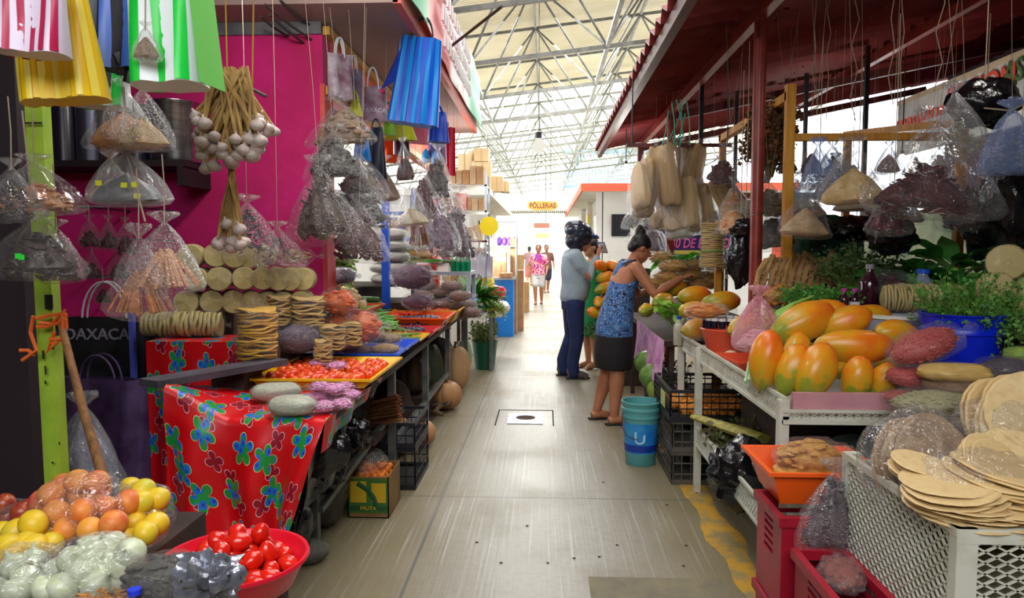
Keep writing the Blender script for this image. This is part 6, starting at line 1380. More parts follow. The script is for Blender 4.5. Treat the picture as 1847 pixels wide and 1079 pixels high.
# on the lower shelf
stk = M('banana_stalk', (176, 172, 70), 0.55, c2=(140, 130, 60), scale=6, sc=(1, 6, 6))
solo('banana_stalk', MB().tube([at(1252, 752, 4.35), at(1300, 768, 4.05), at(1345, 782, 3.8), at(1378, 792, 3.65)], [0.03, 0.045, 0.05, 0.04], 10, flat=0.6), stk, 'thick yellow green banana stalk lying on the lower shelf', 'stalk')
herb('tangle of dry brown and green leaves under the banana stalk', (1.10, 4.0, 0.302), .26, .2, M('dry_tangle', (110, 84, 54), 0.7, c2=(70, 90, 50), scale=8), 60, 7, .035, 16)
drape('shiny black rubbish bag on the lower mesh shelf', 1336, 850, 3.6, .30, .34, 12, d=.3)
for i, (px, py, Y, d, lb) in enumerate(((1408, 862, 3.0, .16, 'orange squash behind the orange basket'), (1392, 905, 3.05, .10, 'small orange squash below the larger one'), (1405, 835, 3.25, .14, 'orange brown squash at the back of the lower shelf'))):
    q = at(px, py, Y); inst('squash', pm('squash', orb(8, 0.03, 1.1), M('orange_squash', (200, 116, 50), 0.5, c2=(170, 90, 40), scale=3)), lb, 'squash', q, (0, 0, i), d)
tealc = M('teal_grey_cloth', (90, 120, 116), 0.7, c2=(60, 76, 80), scale=3, bmp=0.4)
solo('cloth_bundle', MB().ball((0, 0, 0), (0.7, 0.4, 0.34), 30, 18, 0.2, 1.6, 5), tealc, 'teal grey cloth bundle in the dark under the papaya table', 'cloth', (1.52, 3.3, 0.47))
solo('dark_box', MB().box(1.2, 1.9, 3.6, 4.4, 0.302, 0.72), dwood, 'dark box at the back of the lower shelf', 'box', smooth=False)
# foreground mesh bin
bn = thing('mesh_bin', 'white expanded-metal bin in the right foreground full of tostada bags', 'bin', (0, 0, 0))
bx0, bx1, by0, by1, bz = 0.95, 1.75, 1.66, 2.27, 0.86
for x, y in ((bx0, by0), (bx0, by1), (bx1, by0), (bx1, by1)):
    part('leg', MB().box(x-0.003, x+0.045, y-0.003, y+0.03, 0, bz), wpaint, bn, False)
s = MB().box(bx0-0.004, bx0+0.012, by0, by1, bz-0.02, bz).box(bx0-0.004, bx0+0.012, by0, by1, 0.42, 0.45); expmesh(s, (bx0+0.004, by0, 0.45), (0, 1, 0), (0, 0, 1), by1-by0, bz-0.47, 0.036, 0.03, 0.005, 0.003); part('mesh_side', s, wpaint, bn, False)
s = MB().box(bx0, bx1, by0-0.004, by0+0.012, bz-0.035, bz).box(bx0, bx1, by0-0.004, by0+0.012, 0.45, 0.48); expmesh(s, (bx0+0.04, by0+0.004, 0.48), (1, 0, 0), (0, 0, 1), bx1-bx0-0.06, bz-0.515, 0.05, 0.026, 0.0045, 0.003); part('mesh_side', s, wpaint, bn, False)
part('bin_floor', MB().box(bx0, bx1, by0, by1, 0.45, 0.462), wpaint, bn, False)
part('back_side', MB().box(bx0, bx1, by1-0.01, by1, 0.45, bz-0.02), wpaint, bn, False)
solo('dark_filling', MB().box(bx0+0.03, bx1-0.05, by0+0.03, by1-0.03, 0.465, 0.76), M('dusky_olive_sack', (116, 108, 84), 0.8, c2=(86, 80, 64), scale=6, bmp=0.5), 'dusky olive sack seen through the mesh of the white bin', 'sack', smooth=False)
tgb = M('tan_grey_tostada', (182, 152, 116), 0.7, c2=(150, 120, 90), scale=7); tpy = M('pale_yellow_tostada', (232, 208, 158), 0.6, c2=(206, 168, 108), scale=9, rnd=(220, 188, 130), lo=.45, hi=.7)
TS = [discs(9, 1, 1, tpy, 't', 40+i, 0.035, 0.08).mesh('tostadas', tpy, True, 35) for i in range(2)]; TS2 = discs(7, 1, 1, tgb, 't', 50, 0.04, 0.06).mesh('tostadas', tgb, True, 35)
roll('big clear bag of tan grey tostadas standing at the back of the mesh bin', at(1650, 830, 2.08)+Vector((0, 0.03, -0.03)), 0.27, 0.10, (PI/2-0.35, 0, 0.25), None, 0, 'tostada_bag', 'tostadas', TS2, False)
film_over('inflated clear film round the tan grey tostadas', 1655, 835, 2.06, .34, .22, .31, m_=FILMG, seed=21)
lst = [(1655, 862, 1.9, .14, .05, (0.2, 0.1, 0)), (1720, 915, 1.78, .22, .07, (0.1, -0.1, 0)), (1700, 880, 1.9, .17, .05, (-0.15, 0.15, 0)), (1770, 850, 1.9, .16, .06, (0.9, 0.2, 0.2)), (1800, 900, 1.82, .24, .08, (0.1, 0.15, 0)), (1830, 850, 1.95, .2, .06, (0.6, 0, 0.3)), (1850, 930, 1.78, .2, .06, (0, 0.2, 0)), (1740, 935, 1.76, .22, .05, (0, 0.05, 0)), (1815, 945, 1.76, .22, .05, (0, 0.0, 0))]
for i, (px, py, Y, d, L, ro) in enumerate(lst): roll('pile of pale yellow tostadas inside the white mesh bin', at(px, py, Y), d, L, ro, 'tostada piles in the mesh bin', i, 'tostada_pile', 'tostadas', TS[i % 2], False)
film_over('crinkled clear bag over the pale tostadas at the front of the bin', 1770, 888, 1.86, .40, .30, .22, m_=FILMG, seed=22, amp=.16)
for i, (px, py, Y, d, ro, lb) in enumerate(((1800, 770, 2.4, .30, (1.2, 0.1, 0.2), 'large pale tostada bag standing behind the bin, left one'), (1850, 780, 2.3, .30, (1.1, 0.2, -0.3), 'large pale tostada bag at the right edge behind the bin'))):
    roll(lb, at(px, py, Y), d, 0.12, ro, None, i, 'tostada_bag', 'tostadas', TS[i], False)
film_over('clear film over the two large pale tostada bags', 1830, 780, 2.3, .36, .26, .26, m_=FILMG, seed=23)
solo('bin_table', MB().box(1.25, 2.4, 2.3, 2.75, 0.60, 0.64).box(1.25, 1.29, 2.32, 2.36, 0, 0.6).box(2.3, 2.34, 2.32, 2.36, 0, 0.6).box(1.25, 1.29, 2.68, 2.72, 0, 0.6).box(2.3, 2.34, 2.68, 2.72, 0, 0.6), dwood, 'dark low table behind the mesh bin', 'table', smooth=False)
# hanging film tip over the side of the bin
# red crates and orange basket
rcr = M('crimson_crate', (168, 20, 44), 0.4, c2=(140, 16, 40), scale=5)
def solid_crate(lb, c, L, Wd, z0, Hh, rot=0):
    r = thing('plastic_crate', lb, 'crate', (c[0], c[1], z0), (0, 0, rot)); a, b = L/2, Wd/2; th = 0.01
    part('base', MB().box(-a, a, -b, b, 0, 0.01), rcr, r, False); part('rim', MB().box(-a-.012, a+.012, -b-.012, -b+th, Hh-.03, Hh).box(-a-.012, a+.012, b-th, b+.012, Hh-.03, Hh).box(-a-.012, -a+th, -b+th, b-th, Hh-.03, Hh).box(a-th, a+.012, -b+th, b-th, Hh-.03, Hh), rcr, r, False)
    for sd in (-1, 1):
        s = MB(); y0, y1 = (-b, -b+th) if sd < 0 else (b-th, b)
        s.box(-a, -a*0.5, y0, y1, .01, Hh-.03).box(a*0.5, a, y0, y1, .01, Hh-.03); zz = .02
        while zz < Hh-.05: s.box(-a*.5, a*.5, y0, y1, zz, zz+.014); zz += .028
        part('side', s, rcr, r, False)
        s = MB(); x0, x1 = (-a, -a+th) if sd < 0 else (a-th, a)
        s.box(x0, x1, -b+th, -b*0.35, .01, Hh-.03).box(x0, x1, b*0.35, b-th, .01, Hh-.03).box(x0, x1, -b*.35, b*.35, .01, Hh*0.5); zz = Hh*0.55
        while zz < Hh-.05: s.box(x0, x1, -b*.35, b*.35, zz, zz+.012); zz += .026
        part('side', s, rcr, r, False)
    return r
solid_crate('crimson crate on the floor under another, left of the mesh bin', (0.90, 2.42), 0.28, 0.26, 0.0, 0.32)
solid_crate('upper crimson crate that carries the orange basket', (0.90, 2.42), 0.28, 0.26, 0.325, 0.32)
solid_crate('crimson crate nearest the camera against the mesh bin', (0.86, 2.06), 0.15, 0.34, 0.0, 0.30)
solid_crate('upper crimson crate nearest the camera against the mesh bin', (0.86, 2.06), 0.15, 0.34, 0.305, 0.26)
tray('orange basket on the crimson crates', (0.93, 2.52), 0.36, 0.32, 0.12, ora, 0.65)
chp = M('golden_chip', (214, 160, 70), 0.6, c2=(180, 116, 40), scale=10)
lie_bag('bag of golden crinkled chips lying in the orange basket', (0.95, 2.55, 0.70), 0.26, 0.22, 0.13, 'lumps', chp, FILM, rot=0.3)
lie_bag('dense heap of golden chips under the bag in the basket', (0.93, 2.52, 0.665), 0.24, 0.2, 0.09, 'powder', chp, False, rot=0)
hang_bag('clear bag of dark purple chilies slumped over the front of the basket', (0.92, 2.28, 0.80), 0.22, 0.26, 'chili', M('dark_purple_chili', (64, 50, 62), 0.35, c2=(90, 74, 84), scale=8), 0.9, FILM, cord=False)
hang_bag('small dark glossy bag tucked between the basket and the mesh bin', at(1530, 815, 2.4), 0.07, 0.14, 'chili', blackchili, 0.9, FILM, cord=False)
lie_bag('orange red bag under the purple chili bag', (0.87, 2.09, 0.52), 0.2, 0.12, 0.07, 'lumps', M('orange_red_content', (150, 66, 50), 0.5), FILMG, rot=1.3)
# right bags by the papayas
rt_ = thing('side_table', 'low dark table right of the papayas under the bean bags', 'table', (0, 0, 0)); part('table_top', MB().box(1.97, 2.9, 2.78, 3.5, 0.86, 0.90), dwood, rt_, False)
for x in (2.0, 2.85):
    for y in (2.82, 3.45): part('leg', MB().box(x-.02, x+.02, y-.02, y+.02, 0, .86), dwood, rt_, False)
rb2 = M('red_pink_beans', (206, 92, 86), 0.5, c2=(170, 60, 58), scale=30, lo=0.42, hi=0.6); 
def rb3(lb, px, py, Y, w, d, h, kd, m_, rot=0, tip=(0, 0), fm=FILM): q = at(px, py, Y); return lie_bag(lb, q, w, d, h, kd, m_, fm, rot=rot, tip=tip)
rb3('plump bag of red pink beans slanting in front of the blue bucket', 1678, 652, 2.95, .30, .2, .14, 'bits', rb2, rot=0.15, tip=(0, -0.35))
rb3('second bag of red pink beans lower left beneath the plump one', 1655, 706, 2.92, .26, .2, .10, 'bits', rb2, rot=-0.3, tip=(0, 0.1))
rb3('small tip of a red bean bag at the end of the pink plank', 1625, 730, 2.88, .16, .14, .06, 'bits', rb2, rot=2.8)
rb3('bag of yellow corn chips lying right of the bean bags', 1725, 690, 2.78, .26, .2, .075, 'powder', M('yellow_corn_flour', (232, 196, 110), 0.6, c2=(214, 170, 80), scale=6), rot=-0.1)
rb3('brown bag of ground spice beneath the yellow corn bag', 1752, 718, 2.78, .34, .22, .09, 'powder', M('brown_ground_spice', (150, 116, 86), 0.6, c2=(120, 90, 66), scale=12), rot=0.1)
rb3('wide bag of pale green pumpkin seed in front of the brown bag', 1700, 755, 2.70, .40, .26, .11, 'bits', M('pale_green_seed', (186, 180, 140), 0.6, c2=(150, 146, 108), scale=40), rot=0.1)
rb3('dark bag of purple black seed at the right edge', 1822, 690, 2.85, .24, .2, .1, 'bits', M('purple_black_seed', (70, 58, 72), 0.5, c2=(100, 90, 100), scale=30), rot=0.1)
rb3('bright light green bag at the right edge above the dark seed', 1845, 655, 3.0, .14, .12, .07, 'powder', M('light_green_content', (160, 196, 70), 0.5), rot=0.2)
rb3('grey clear bag right of the brown spice bag', 1815, 735, 2.7, .2, .18, .08, 'lumps', M('grey_white_content', (170, 166, 160), 0.6), rot=-0.2)
# blue bucket with greens, grey tub, upper counter
ct = thing('upper_counter', 'dark raised counter behind the papayas and bucket', 'counter', (0, 0, 0))
part('counter_top', MB().box(1.40, 3.4, 3.72, 4.62, 1.12, 1.16), dwood, ct, False); part('counter_body', MB().box(2.0, 3.35, 3.85, 4.6, 0, 1.12), dwood, ct, False); part('leg', MB().box(1.42, 1.47, 4.5, 4.56, 0.84, 1.12), dwood, ct, False)
cb_ = M('cobalt_bucket_plastic', (8, 40, 220), 0.35, c2=(4, 30, 190), scale=3)
q = at(1733, 620, 3.25); bb_ = thing('blue_bucket', 'cobalt blue bucket of fresh herbs right of the papayas', 'bucket', (q.x, q.y, 0.90))
zt = at(1733, 566, 3.2).z-0.90
part('bucket_body', MB().lathe([(0, 0), (0.125, 0), (0.13, 0.01), (0.155, zt-0.09), (0.162, zt-0.085), (0.162, zt-0.065), (0.158, zt-0.06), (0.168, zt-0.01), (0.176, zt-0.008), (0.178, zt), (0.164, zt), (0.125, 0.015), (0, 0.015)], 44), cb_, bb_)
hg = M('parsley_leaf', (70, 140, 50), 0.5, c2=(110, 170, 70), scale=20, trans=0.2); hg2 = M('fresh_cilantro_leaf', (92, 160, 66), 0.5, c2=(60, 120, 40), scale=20, trans=0.2)
herb('bushy fresh parsley standing in the cobalt blue bucket', (q.x+0.03, q.y, 0.96), 0.47, 0.24, hg, 170, 12, 0.018, 31, droop=0.3)
herb('pale cilantro spilling over the right rim of the blue bucket', (q.x+0.17, q.y-0.05, 1.12), 0.24, 0.20, M('pale_cilantro', (140, 190, 90), 0.5, c2=(90, 150, 60), scale=20, trans=0.2), 90, 10, 0.018, 32, droop=1.2)
q = at(1600, 585, 3.66); tbm = M('grey_translucent_tub', (150, 156, 176), 0.35); tb_ = thing('grey_tub', 'grey translucent tub with a white rim behind the papayas', 'tub', (q.x+0.03, 3.62, 0.87))
part('tub_body', MB().lathe([(0, 0), (0.15, 0), (0.19, 0.30), (0.18, 0.30), (0.14, 0.01), (0, 0.01)], 36), tbm, tb_); part('rim', MB().lathe([(0.185, 0.295), (0.20, 0.30), (0.20, 0.315), (0.185, 0.318)], 36), M('white_rim', (214, 212, 196), 0.4), tb_)
def rollx(lb, px, py, Y, d, L, yaw_, me=None, group=None, var=0): return roll(lb, at(px, py, Y), d, L, (0, PI/2, yaw_), group, var, me=me)
p = at(1592, 538, 3.86)
rollx('pale tortilla packet lying behind the papayas, left half of the pair', 1592, 538, 3.80, .145, .16, -0.25)
rollx('long pale tortilla packet lying beside the first, reaching to the blue bucket', 1620, 538, 3.86, .155, .30, -0.1, var=1)
for i, (px, py) in enumerate(((1812, 473), (1870, 473), (1795, 520), (1845, 527), (1830, 560))):
    roll('round pale tortilla packet in the stack at the right edge', at(px, py, 3.42), .155, .2, (PI/2, 0, -0.5), 'tortilla packets at the right edge', i)
solo('tortilla_stand', MB().box(at(1780, 500, 3.35).x, at(1780, 500, 3.35).x+0.6, 3.40, 3.68, 0.905, at(1830, 582, 3.42).z), dwood, 'dark stand under the tortillas at the right edge', 'stand', smooth=False)
drk_g = M('dark_wine_glass', (50, 14, 30), 0.12, spec=0.8); mg = M('magenta_cap', (210, 30, 170), 0.4); lbw = M('white_paper_label', (216, 210, 210), 0.6)
zc = 1.16
for i, px in enumerate((1522, 1541)):
    bottle(('small dark bottle with magenta cap, left one of the pair', 'small dark bottle with magenta cap and white label, right one of the pair')[i], (at(px, 540, 3.85).x, 3.85, zc), 0.055, 0.135, drk_g, mg, labelm=lbw if i else None)
bottle('big round dark wine-coloured bottle behind the magenta capped pair', (at(1567, 540, 4.0).x, 4.0, zc), 0.10, 0.26, drk_g, M('grey_cap', (140, 136, 140), 0.4))
bottle('bottle with magenta cap behind the tortilla packet', (at(1605, 540, 4.12).x, 4.12, zc), 0.07, 0.185, drk_g, mg)
bottle('clear bottle with bright blue cap behind the long tortilla packet', (at(1663, 540, 4.12).x, 4.12, zc), 0.12, 0.23, M('clear_pet_blue', (130, 140, 160), 0.15), M('bright_blue_cap', (20, 90, 230), 0.4), neck=0.45)
lie_bag('clear bag of dark hibiscus behind the bottles', at(1600, 548, 4.05), 0.3, 0.2, 0.18, 'leaves', redc, FILM, rot=0.1)
tray('orange red tray at the back of the counter', (at(1700, 500, 4.45).x, 4.45), 0.5, 0.25, 0.1, ora, 1.162)
jar = thing('glass_jar', 'small dark jar with pale lid at the left end of the counter', 'jar', (at(1497, 540, 3.8).x, 3.8, zc)); part('jar_body', MB().lathe([(0, 0), (0.042, 0), (0.042, 0.06), (0, 0.06)], 16), dj, jar); part('lid', MB().lathe([(0, 0.06), (0.044, 0.06), (0.044, 0.075), (0, 0.076)], 16), wc_, jar)
# leafy background
dl = M('dark_chaya_leaf', (84, 160, 70), 0.5, c2=(50, 120, 50), scale=9, trans=0.15)
bigleaf('mass of broad dark green leaves heaped at the back of the counter', (at(1720, 480, 4.35).x, 4.35, 1.2), 110, .2, .12, .30, (.40, .14), dl, 21)
bigleaf('lighter broad leaves in front of the dark green mass', (at(1660, 480, 4.2).x, 4.25, 1.2), 36, .16, .09, .18, (.25, .1), M('mid_leaf', (120, 190, 80), 0.5, c2=(84, 160, 60), scale=9, trans=0.15), 22)
herb('fine grey green rosemary-like herb at the back left of the broad leaves', (at(1545, 500, 4.5).x, 4.5, 1.165), .42, .28, M('rosemary_leaf', (90, 120, 70), 0.6, c2=(66, 96, 50), scale=20), 130, 9, .022, 41)
herb('green cilantro bunches left of the bottles', (at(1475, 545, 3.95).x, 3.98, 1.165), .16, .22, hg2, 120, 10, .020, 42, droop=0.25)
herb('pale celery and cilantro beside the long orange papaya', (at(1425, 555, 3.9).x, 3.92, 1.0), .2, .2, M('pale_celery_leaf', (150, 186, 80), 0.5, c2=(100, 160, 50), scale=20), 80, 9, .022, 43, droop=0.3)
for i in range(8): solo('celery_stalk', MB().tube([at(1380+3*i, 590-4*i, 3.55+.03*i), at(1405+4*i, 575-4*i, 3.65), at(1425+6*i, 562-4*i, 3.75)], [0.006, 0.008, 0.005], 6), M('celery_green', (150, 200, 90), 0.45), 'light green celery stalk lying left of the long orange papaya', 'celery', group='celery stalks by the long papaya')
solo('herb_box', MB().box(1.20, 1.6, 3.80, 4.05, 0.84, 1.0), dwood, 'dark box under the celery', 'box', smooth=False)
# ropes of dried flowers
rp_ = M('straw_rope', (190, 150, 96), 0.8, c2=(150, 110, 66), scale=12); r = random.Random(5)
t = thing('dried_flower_ropes', 'tan plaited ropes of dried flowers arching behind the celery', 'dried flowers', (0, 0, 0))
for i in range(12):
    x0 = 1360+i*12; Y = 4.55+0.02*i; a = at(x0, 545-r.uniform(0, 20), Y); b = at(x0+20, 465+r.uniform(-8, 12), Y+.1); c = at(x0+60+r.uniform(-10, 10), 505+r.uniform(-10, 20), Y+.15)
    mb = MB(); mb.tube([a, a.lerp(b, .6)+Vector((-.01, 0, .02)), b, b.lerp(c, .5)+Vector((0, 0, .02)), c], [0.012, 0.02, 0.024, 0.022, 0.012], 7)
    for k in range(16):
        s_ = r.random(); q = (a.lerp(b, s_*2) if s_ < .5 else b.lerp(c, s_*2-1))+Vector((r.uniform(-.02, .02), r.uniform(-.02, .02), r.uniform(-.02, .03))); mb.ball(q, (r.uniform(.02, .045), .02, .03), 6, 4, .3, 2, k)
    part('rope', mb, rp_, t)
solo('green_net', MB().ball((0, 0, 0), (0.5, 0.3, 0.4), 28, 18, .15, 1.8, 7), M('dark_green_net', (16, 84, 56), 0.7, c2=(10, 56, 40), scale=30), 'dark green net bundle behind the dried flower ropes', 'net', at(1490, 440, 5.1))
solo('net_stand', MB().box(at(1460, 500, 5.1).x, at(1460, 500, 5.1).x+0.55, 5.0, 5.3, 0, 1.38), dwood, 'dark stand behind the dried flowers', 'stand', smooth=False)
solo('back_counter', MB().box(1.96, 4.0, 5.4, 6.3, 0, 1.25), dwood, 'dark counter deep inside the right stall', 'counter', smooth=False)
# -------- hanging goods on the right
hus = M('corn_husk', (212, 176, 120), 0.6, c2=(160, 118, 68), scale=2.2, sc=(3, 3, .5), rnd=(216, 184, 132), bmp=0.6, bscale=12, lo=.42, hi=.68)
def husk(v):
    def f():
        mb = MB(); rings = []
        for z, r_ in ((0, .12), (-.02, .3), (-.15, .40), (-.45, .46), (-.8, .50), (-.95, .46), (-1.0, .38), (-1.0, .05)):
            rings.append([(r_*math.cos(a)*(1+.10*math.sin(5*a+v)+.08*nz(math.cos(a)*2, math.sin(a)*2, z*3, v)), r_*.7*math.sin(a)*(1+.08*math.sin(7*a)), z+.02*math.sin(3*a+v)) for a in [2*PI*k/26 for k in range(26)]])
        mb.rings(rings, True); return mb
    return f
HU = [pm('husk_packet#%d' % i, husk(i), hus) for i in range(3)]
_hf = MB(); _hf.lathe([(.1, .10), (.05, .03), (.2, 0), (.42, -.1), (.50, -.45), (.55, -.85), (.50, -1.03), (.3, -1.07), (.02, -1.08)], 22, fn=lambda a, z: 1+.05*math.sin(5*a+z*4)); HUF = _hf.mesh('film_sleeve', FILM, True)
hl = [(1200, 262, 95, -8), (1232, 258, 95, -10), (1262, 262, 100, 12), (1215, 258, 100, 4), (1182, 268, 105, 14), (1170, 290, 95, 22), (1152, 300, 80, 30), (1250, 310, 95, 10), (1195, 330, 62, 14), (1210, 335, 72, 12), (1238, 320, 80, 4), (1290, 322, 88, 32), (1300, 330, 85, 38), (1185, 355, 50, 12), (1225, 350, 55, 8), (1268, 335, 75, 24), (1305, 300, 40, 30)]
for i, (px, py, L, an) in enumerate(hl):
    Y = 5.9+0.07*((i*5) % 6); p = at(px, py, Y); k = Y/1300; o = thing('husk_packet', 'tan corn husk packet in the big bundle hanging right of the aisle', 'corn husks', p, (0.1, math.radians(an), 0.3*i), 'corn husk packets in the hanging bundle')
    link('husks', HU[i % 3], o, (0, 0, 0), (0, 0, 0), (46*k, 46*k, L*k*1.1)); link('film_sleeve', HUF, o, (0, 0, 0), (0, 0, 0), (46*k, 46*k, L*k*1.1))
gst_ = M('teal_string', (60, 180, 150), 0.6)
for i, (a, b) in enumerate((((1212, 185), (1216, 262)), ((1228, 180), (1226, 265)), ((1238, 180), (1244, 262)), ((1220, 180), (1232, 250)), ((1236, 205), (1216, 268)), ((1206, 200), (1190, 275)), ((1232, 190), (1205, 255)))):
    wire('string', [at(a[0], a[1], 6.0), at((a[0]+b[0])/2+3, (a[1]+b[1])/2, 6.0), at(b[0], b[1], 6.0)], 0.005, gst_, 'teal string tying the corn husk bundle to the canopy', 'teal strings of the husk bundle')
solo('husk_rail', MB().bar(at(1130, 262, 6.15), at(1320, 262, 6.15), 0.03), redd, 'dark red rail behind the top of the husk bundle', 'rail', smooth=False)
for px in (1140, 1312): q = at(px, 262, 6.15); wire('cord', [q, (q.x, q.y, canz(q.x)-.02)], .006, blk, 'dark hanger of the husk rail', 'hangers of the husk rail')
for (lb, px, py, Y, w, h, kd, m_, fl, fm) in [
 ('bag of dark red chilies right of the husk bundle', 1310, 268, 5.6, 62, 66, 'chili', chil, .7, FILM),
 ('dark red bag low behind the husk bundle', 1288, 375, 6.4, 50, 40, 'chili', chil, .9, FILM),
 ('bag of olive and orange vegetables hanging left of the round red post', 1325, 330, 5.2, 46, 78, 'lumps', M('olive_orange_mix', (150, 140, 60), .5, c2=(230, 120, 40), scale=5), .8, FILM),
 ('bag of orange and cream fruit lower left of the round red post', 1322, 372, 5.1, 50, 50, 'lumps', M('orange_cream_mix', (236, 140, 60), .5, c2=(226, 200, 150), scale=4), .9, FILM),
 ('grey clear bag behind the woman\'s head, left', 1150, 360, 9.5, 50, 50, 'chili', dgr, .8, FILM),
 ('grey clear bag behind the woman\'s bun', 1170, 395, 9.0, 60, 45, 'chili', dgr, .8, FILM),
 ('dark bag below the husk bundle at its left', 1190, 370, 7.0, 56, 46, 'chili', blackchili, .9, FILM),
 ('brown grey bag under the husks beside the square red post', 1178, 398, 7.2, 44, 60, 'chili', sdp, .8, FILM),
 ('pale bag right of the square red post', 1222, 385, 7.0, 40, 45, 'powder', sackw, .7, FILMM),
 ('bag of dried herb hanging right of the round red post', 1388, 330, 5.0, 70, 60, 'lumps', oliv, .85, FILM),
 ('dark bag of dried herb lower right of the round red post', 1390, 385, 5.0, 72, 65, 'lumps', M('dark_herb_dry', (50, 48, 40), .6, c2=(80, 76, 60), scale=9), .9, FILM),
 ('bag of tan powder hanging just right of the yellow post', 1458, 345, 4.3, 78, 80, 'powder', pwd2, .62, FILM),
 ('wide bag of yellow flour with pointed corner in the middle of the stall', 1538, 262, 4.0, 100, 105, 'powder', M('yellow_flour', (226, 194, 128), .65, c2=(206, 168, 96), scale=4), .62, FILM),
 ('bluish clear bag left of the yellow flour bag', 1476, 262, 4.4, 56, 90, 'leaves', oliv, .5, FILMB),
 ('faint clear bag beside the yellow flour bag', 1515, 275, 4.6, 50, 70, 'leaves', oliv, .5, FILMM),
 ('pale bag behind and below the yellow flour bag', 1555, 320, 4.6, 90, 60, 'powder', M('cream_flour', (220, 206, 170), .65), .6, FILM),
 ('pale grey bag hanging behind the tan powder bag', 1430, 320, 5.2, 60, 60, 'powder', sackw, .6, FILMM),
 ('very large bag of dark red dried chilies, biggest in the right stall', 1690, 222, 3.5, 170, 160, 'chili', M('wine_dark_chili', (92, 42, 44), .35, c2=(60, 30, 36), scale=7), .55, FILM),
 ('bag of wine dark chilies hanging below left of the largest one', 1604, 345, 3.7, 66, 76, 'chili', M('wine_red_chili', (120, 34, 54), .35, c2=(70, 24, 40), scale=7), .8, FILM),
 ('clear bag of silvery green packets with a bluish tip, above the largest chili bag', 1722, 165, 3.8, 78, 120, 'leaves', M('silver_green_packet', (170, 170, 130), .4, c2=(120, 124, 90), scale=10), .6, FILMM),
 ('bluish tipped clear bag at the right edge', 1826, 195, 3.5, 84, 110, 'leaves', M('grey_beige_packet', (120, 110, 110), .45, c2=(150, 140, 130), scale=9), .6, FILMB),
 ('dark red bag behind the largest chili bag at its right', 1745, 330, 4.2, 90, 80, 'chili', chil, .9, FILM)]:
    zt_ = at(px, py, Y); hang_bag(lb, zt_, w*Y/1300*1.05, h*Y/1300*1.0, kd, m_, fl, fm, rot=rs.uniform(-.3, .3), tilt=rs.uniform(-.15, .15), up=max(.05, canz(zt_.x)-.03-zt_.z))
bgk = [('chili', chil), ('leaves', oliv), ('powder', sackw), ('bits', seedg), ('chili', blackchili), ('powder', pwd2), ('leaves', M('dusky_green_herb', (90, 104, 64), .6))]
for i in range(26):
    px = 1425+(i*37) % 330+rs.uniform(-6, 6); py = 262+22*(i % 5)+rs.uniform(-6, 6); Y = 5.6+.18*(i % 9); kd, m_ = bgk[i % 7]; q = at(px, py, Y)
    hang_bag('small clear bag of dried goods in the crowded rows behind the yellow rack', q, .2, .24, kd, m_, .7, (FILMM, FILM, FILMB)[i % 3], rot=rs.uniform(-.4, .4), up=canz(q.x)-.03-q.z, group='small bags behind the yellow rack')
# tall wrapped column of tortillas with green string, dark herb bundle, black bags
q = at(1285, 482, 5.5); o = roll('tall upright column of thin tan wafers tied to the short post', (q.x, 5.5, at(1285, 482, 5.5).z), .18, .33, (0, 0, 0), me=discs(22, 1, 1, tosb, 't', 77, .01, .02).mesh('wafers', tosb, True, 35))
part('green_string', MB().tube([(0.095*math.cos(a)*1.03, 0.095*math.sin(a)*1.03, .12+.004*math.sin(a*3)) for a in [2*PI*i/20 for i in range(21)]], .004, 5), M('green_string', (60, 150, 70), .6), o)
herb('reddish brown bundle of dried stems hanging beside the yellow post', (at(1392, 178, 5.1).x, 5.1, at(1392, 320, 5.1).z), .5, .16, M('russet_dry_leaf', (130, 80, 50), .7, c2=(90, 74, 44), scale=12), 140, 12, .034, 51, droop=0, stem=stemm)
herb('lower reddish brown bundle of dried leaves by the yellow post', (at(1385, 178, 5.15).x, 5.15, at(1385, 330, 5.15).z), .3, .17, M('russet_dry_leaf', (130, 80, 50), .7), 110, 12, .034, 52, droop=0, stem=stemm)
for (lb, px, py, Y, w, h, sd) in (('crumpled black bag hanging on the left of the round red post', 1335, 460, 4.85, .17, .42, 31), ('knot of the black bag at the round red post', 1345, 412, 4.8, .18, .12, 32), ('black plastic bag hanging in the upper right corner of the stall', 1775, 185, 4.0, .34, .26, 33), ('round black bag under the wine dark chilies', 1610, 425, 4.1, .26, .20, 34), ('large black bag filling the right edge', 1838, 350, 3.9, .34, .60, 35), ('black bag behind the largest chili bag', 1770, 400, 4.4, .22, .40, 36), ('dark bag in the shade beside the yellow rack post', 1545, 410, 4.9, .30, .16, 37), ('black plastic bag below the tan powder bag', 1475, 412, 4.7, .22, .14, 38)):
    q = at(px, py, Y); o = solo('black_bag', MB().ball((0, 0, 0), (w, w*.7, h), 30, 20, .30, 1.9, sd), BLKP, lb, 'plastic bag', q); part('string', MB().tube([(0, 0, h*.4), (0, 0, max(h*.6, min(1.2, canz(q.x)-.03-q.z)))], .003, 5), twine, o)
lie_bag('pink and coral packet deep in the stall between the posts', at(1562, 438, 5.6), .3, .2, .16, 'lumps', M('coral_white_packet', (230, 110, 90), .5, c2=(236, 220, 220), scale=4), FILM)
wire('string', [at(1775, 195, 3.6), at(1825, 200, 3.5), at(1870, 175, 3.4)], .004, twine, 'pale cord running to the bluish tipped bag')
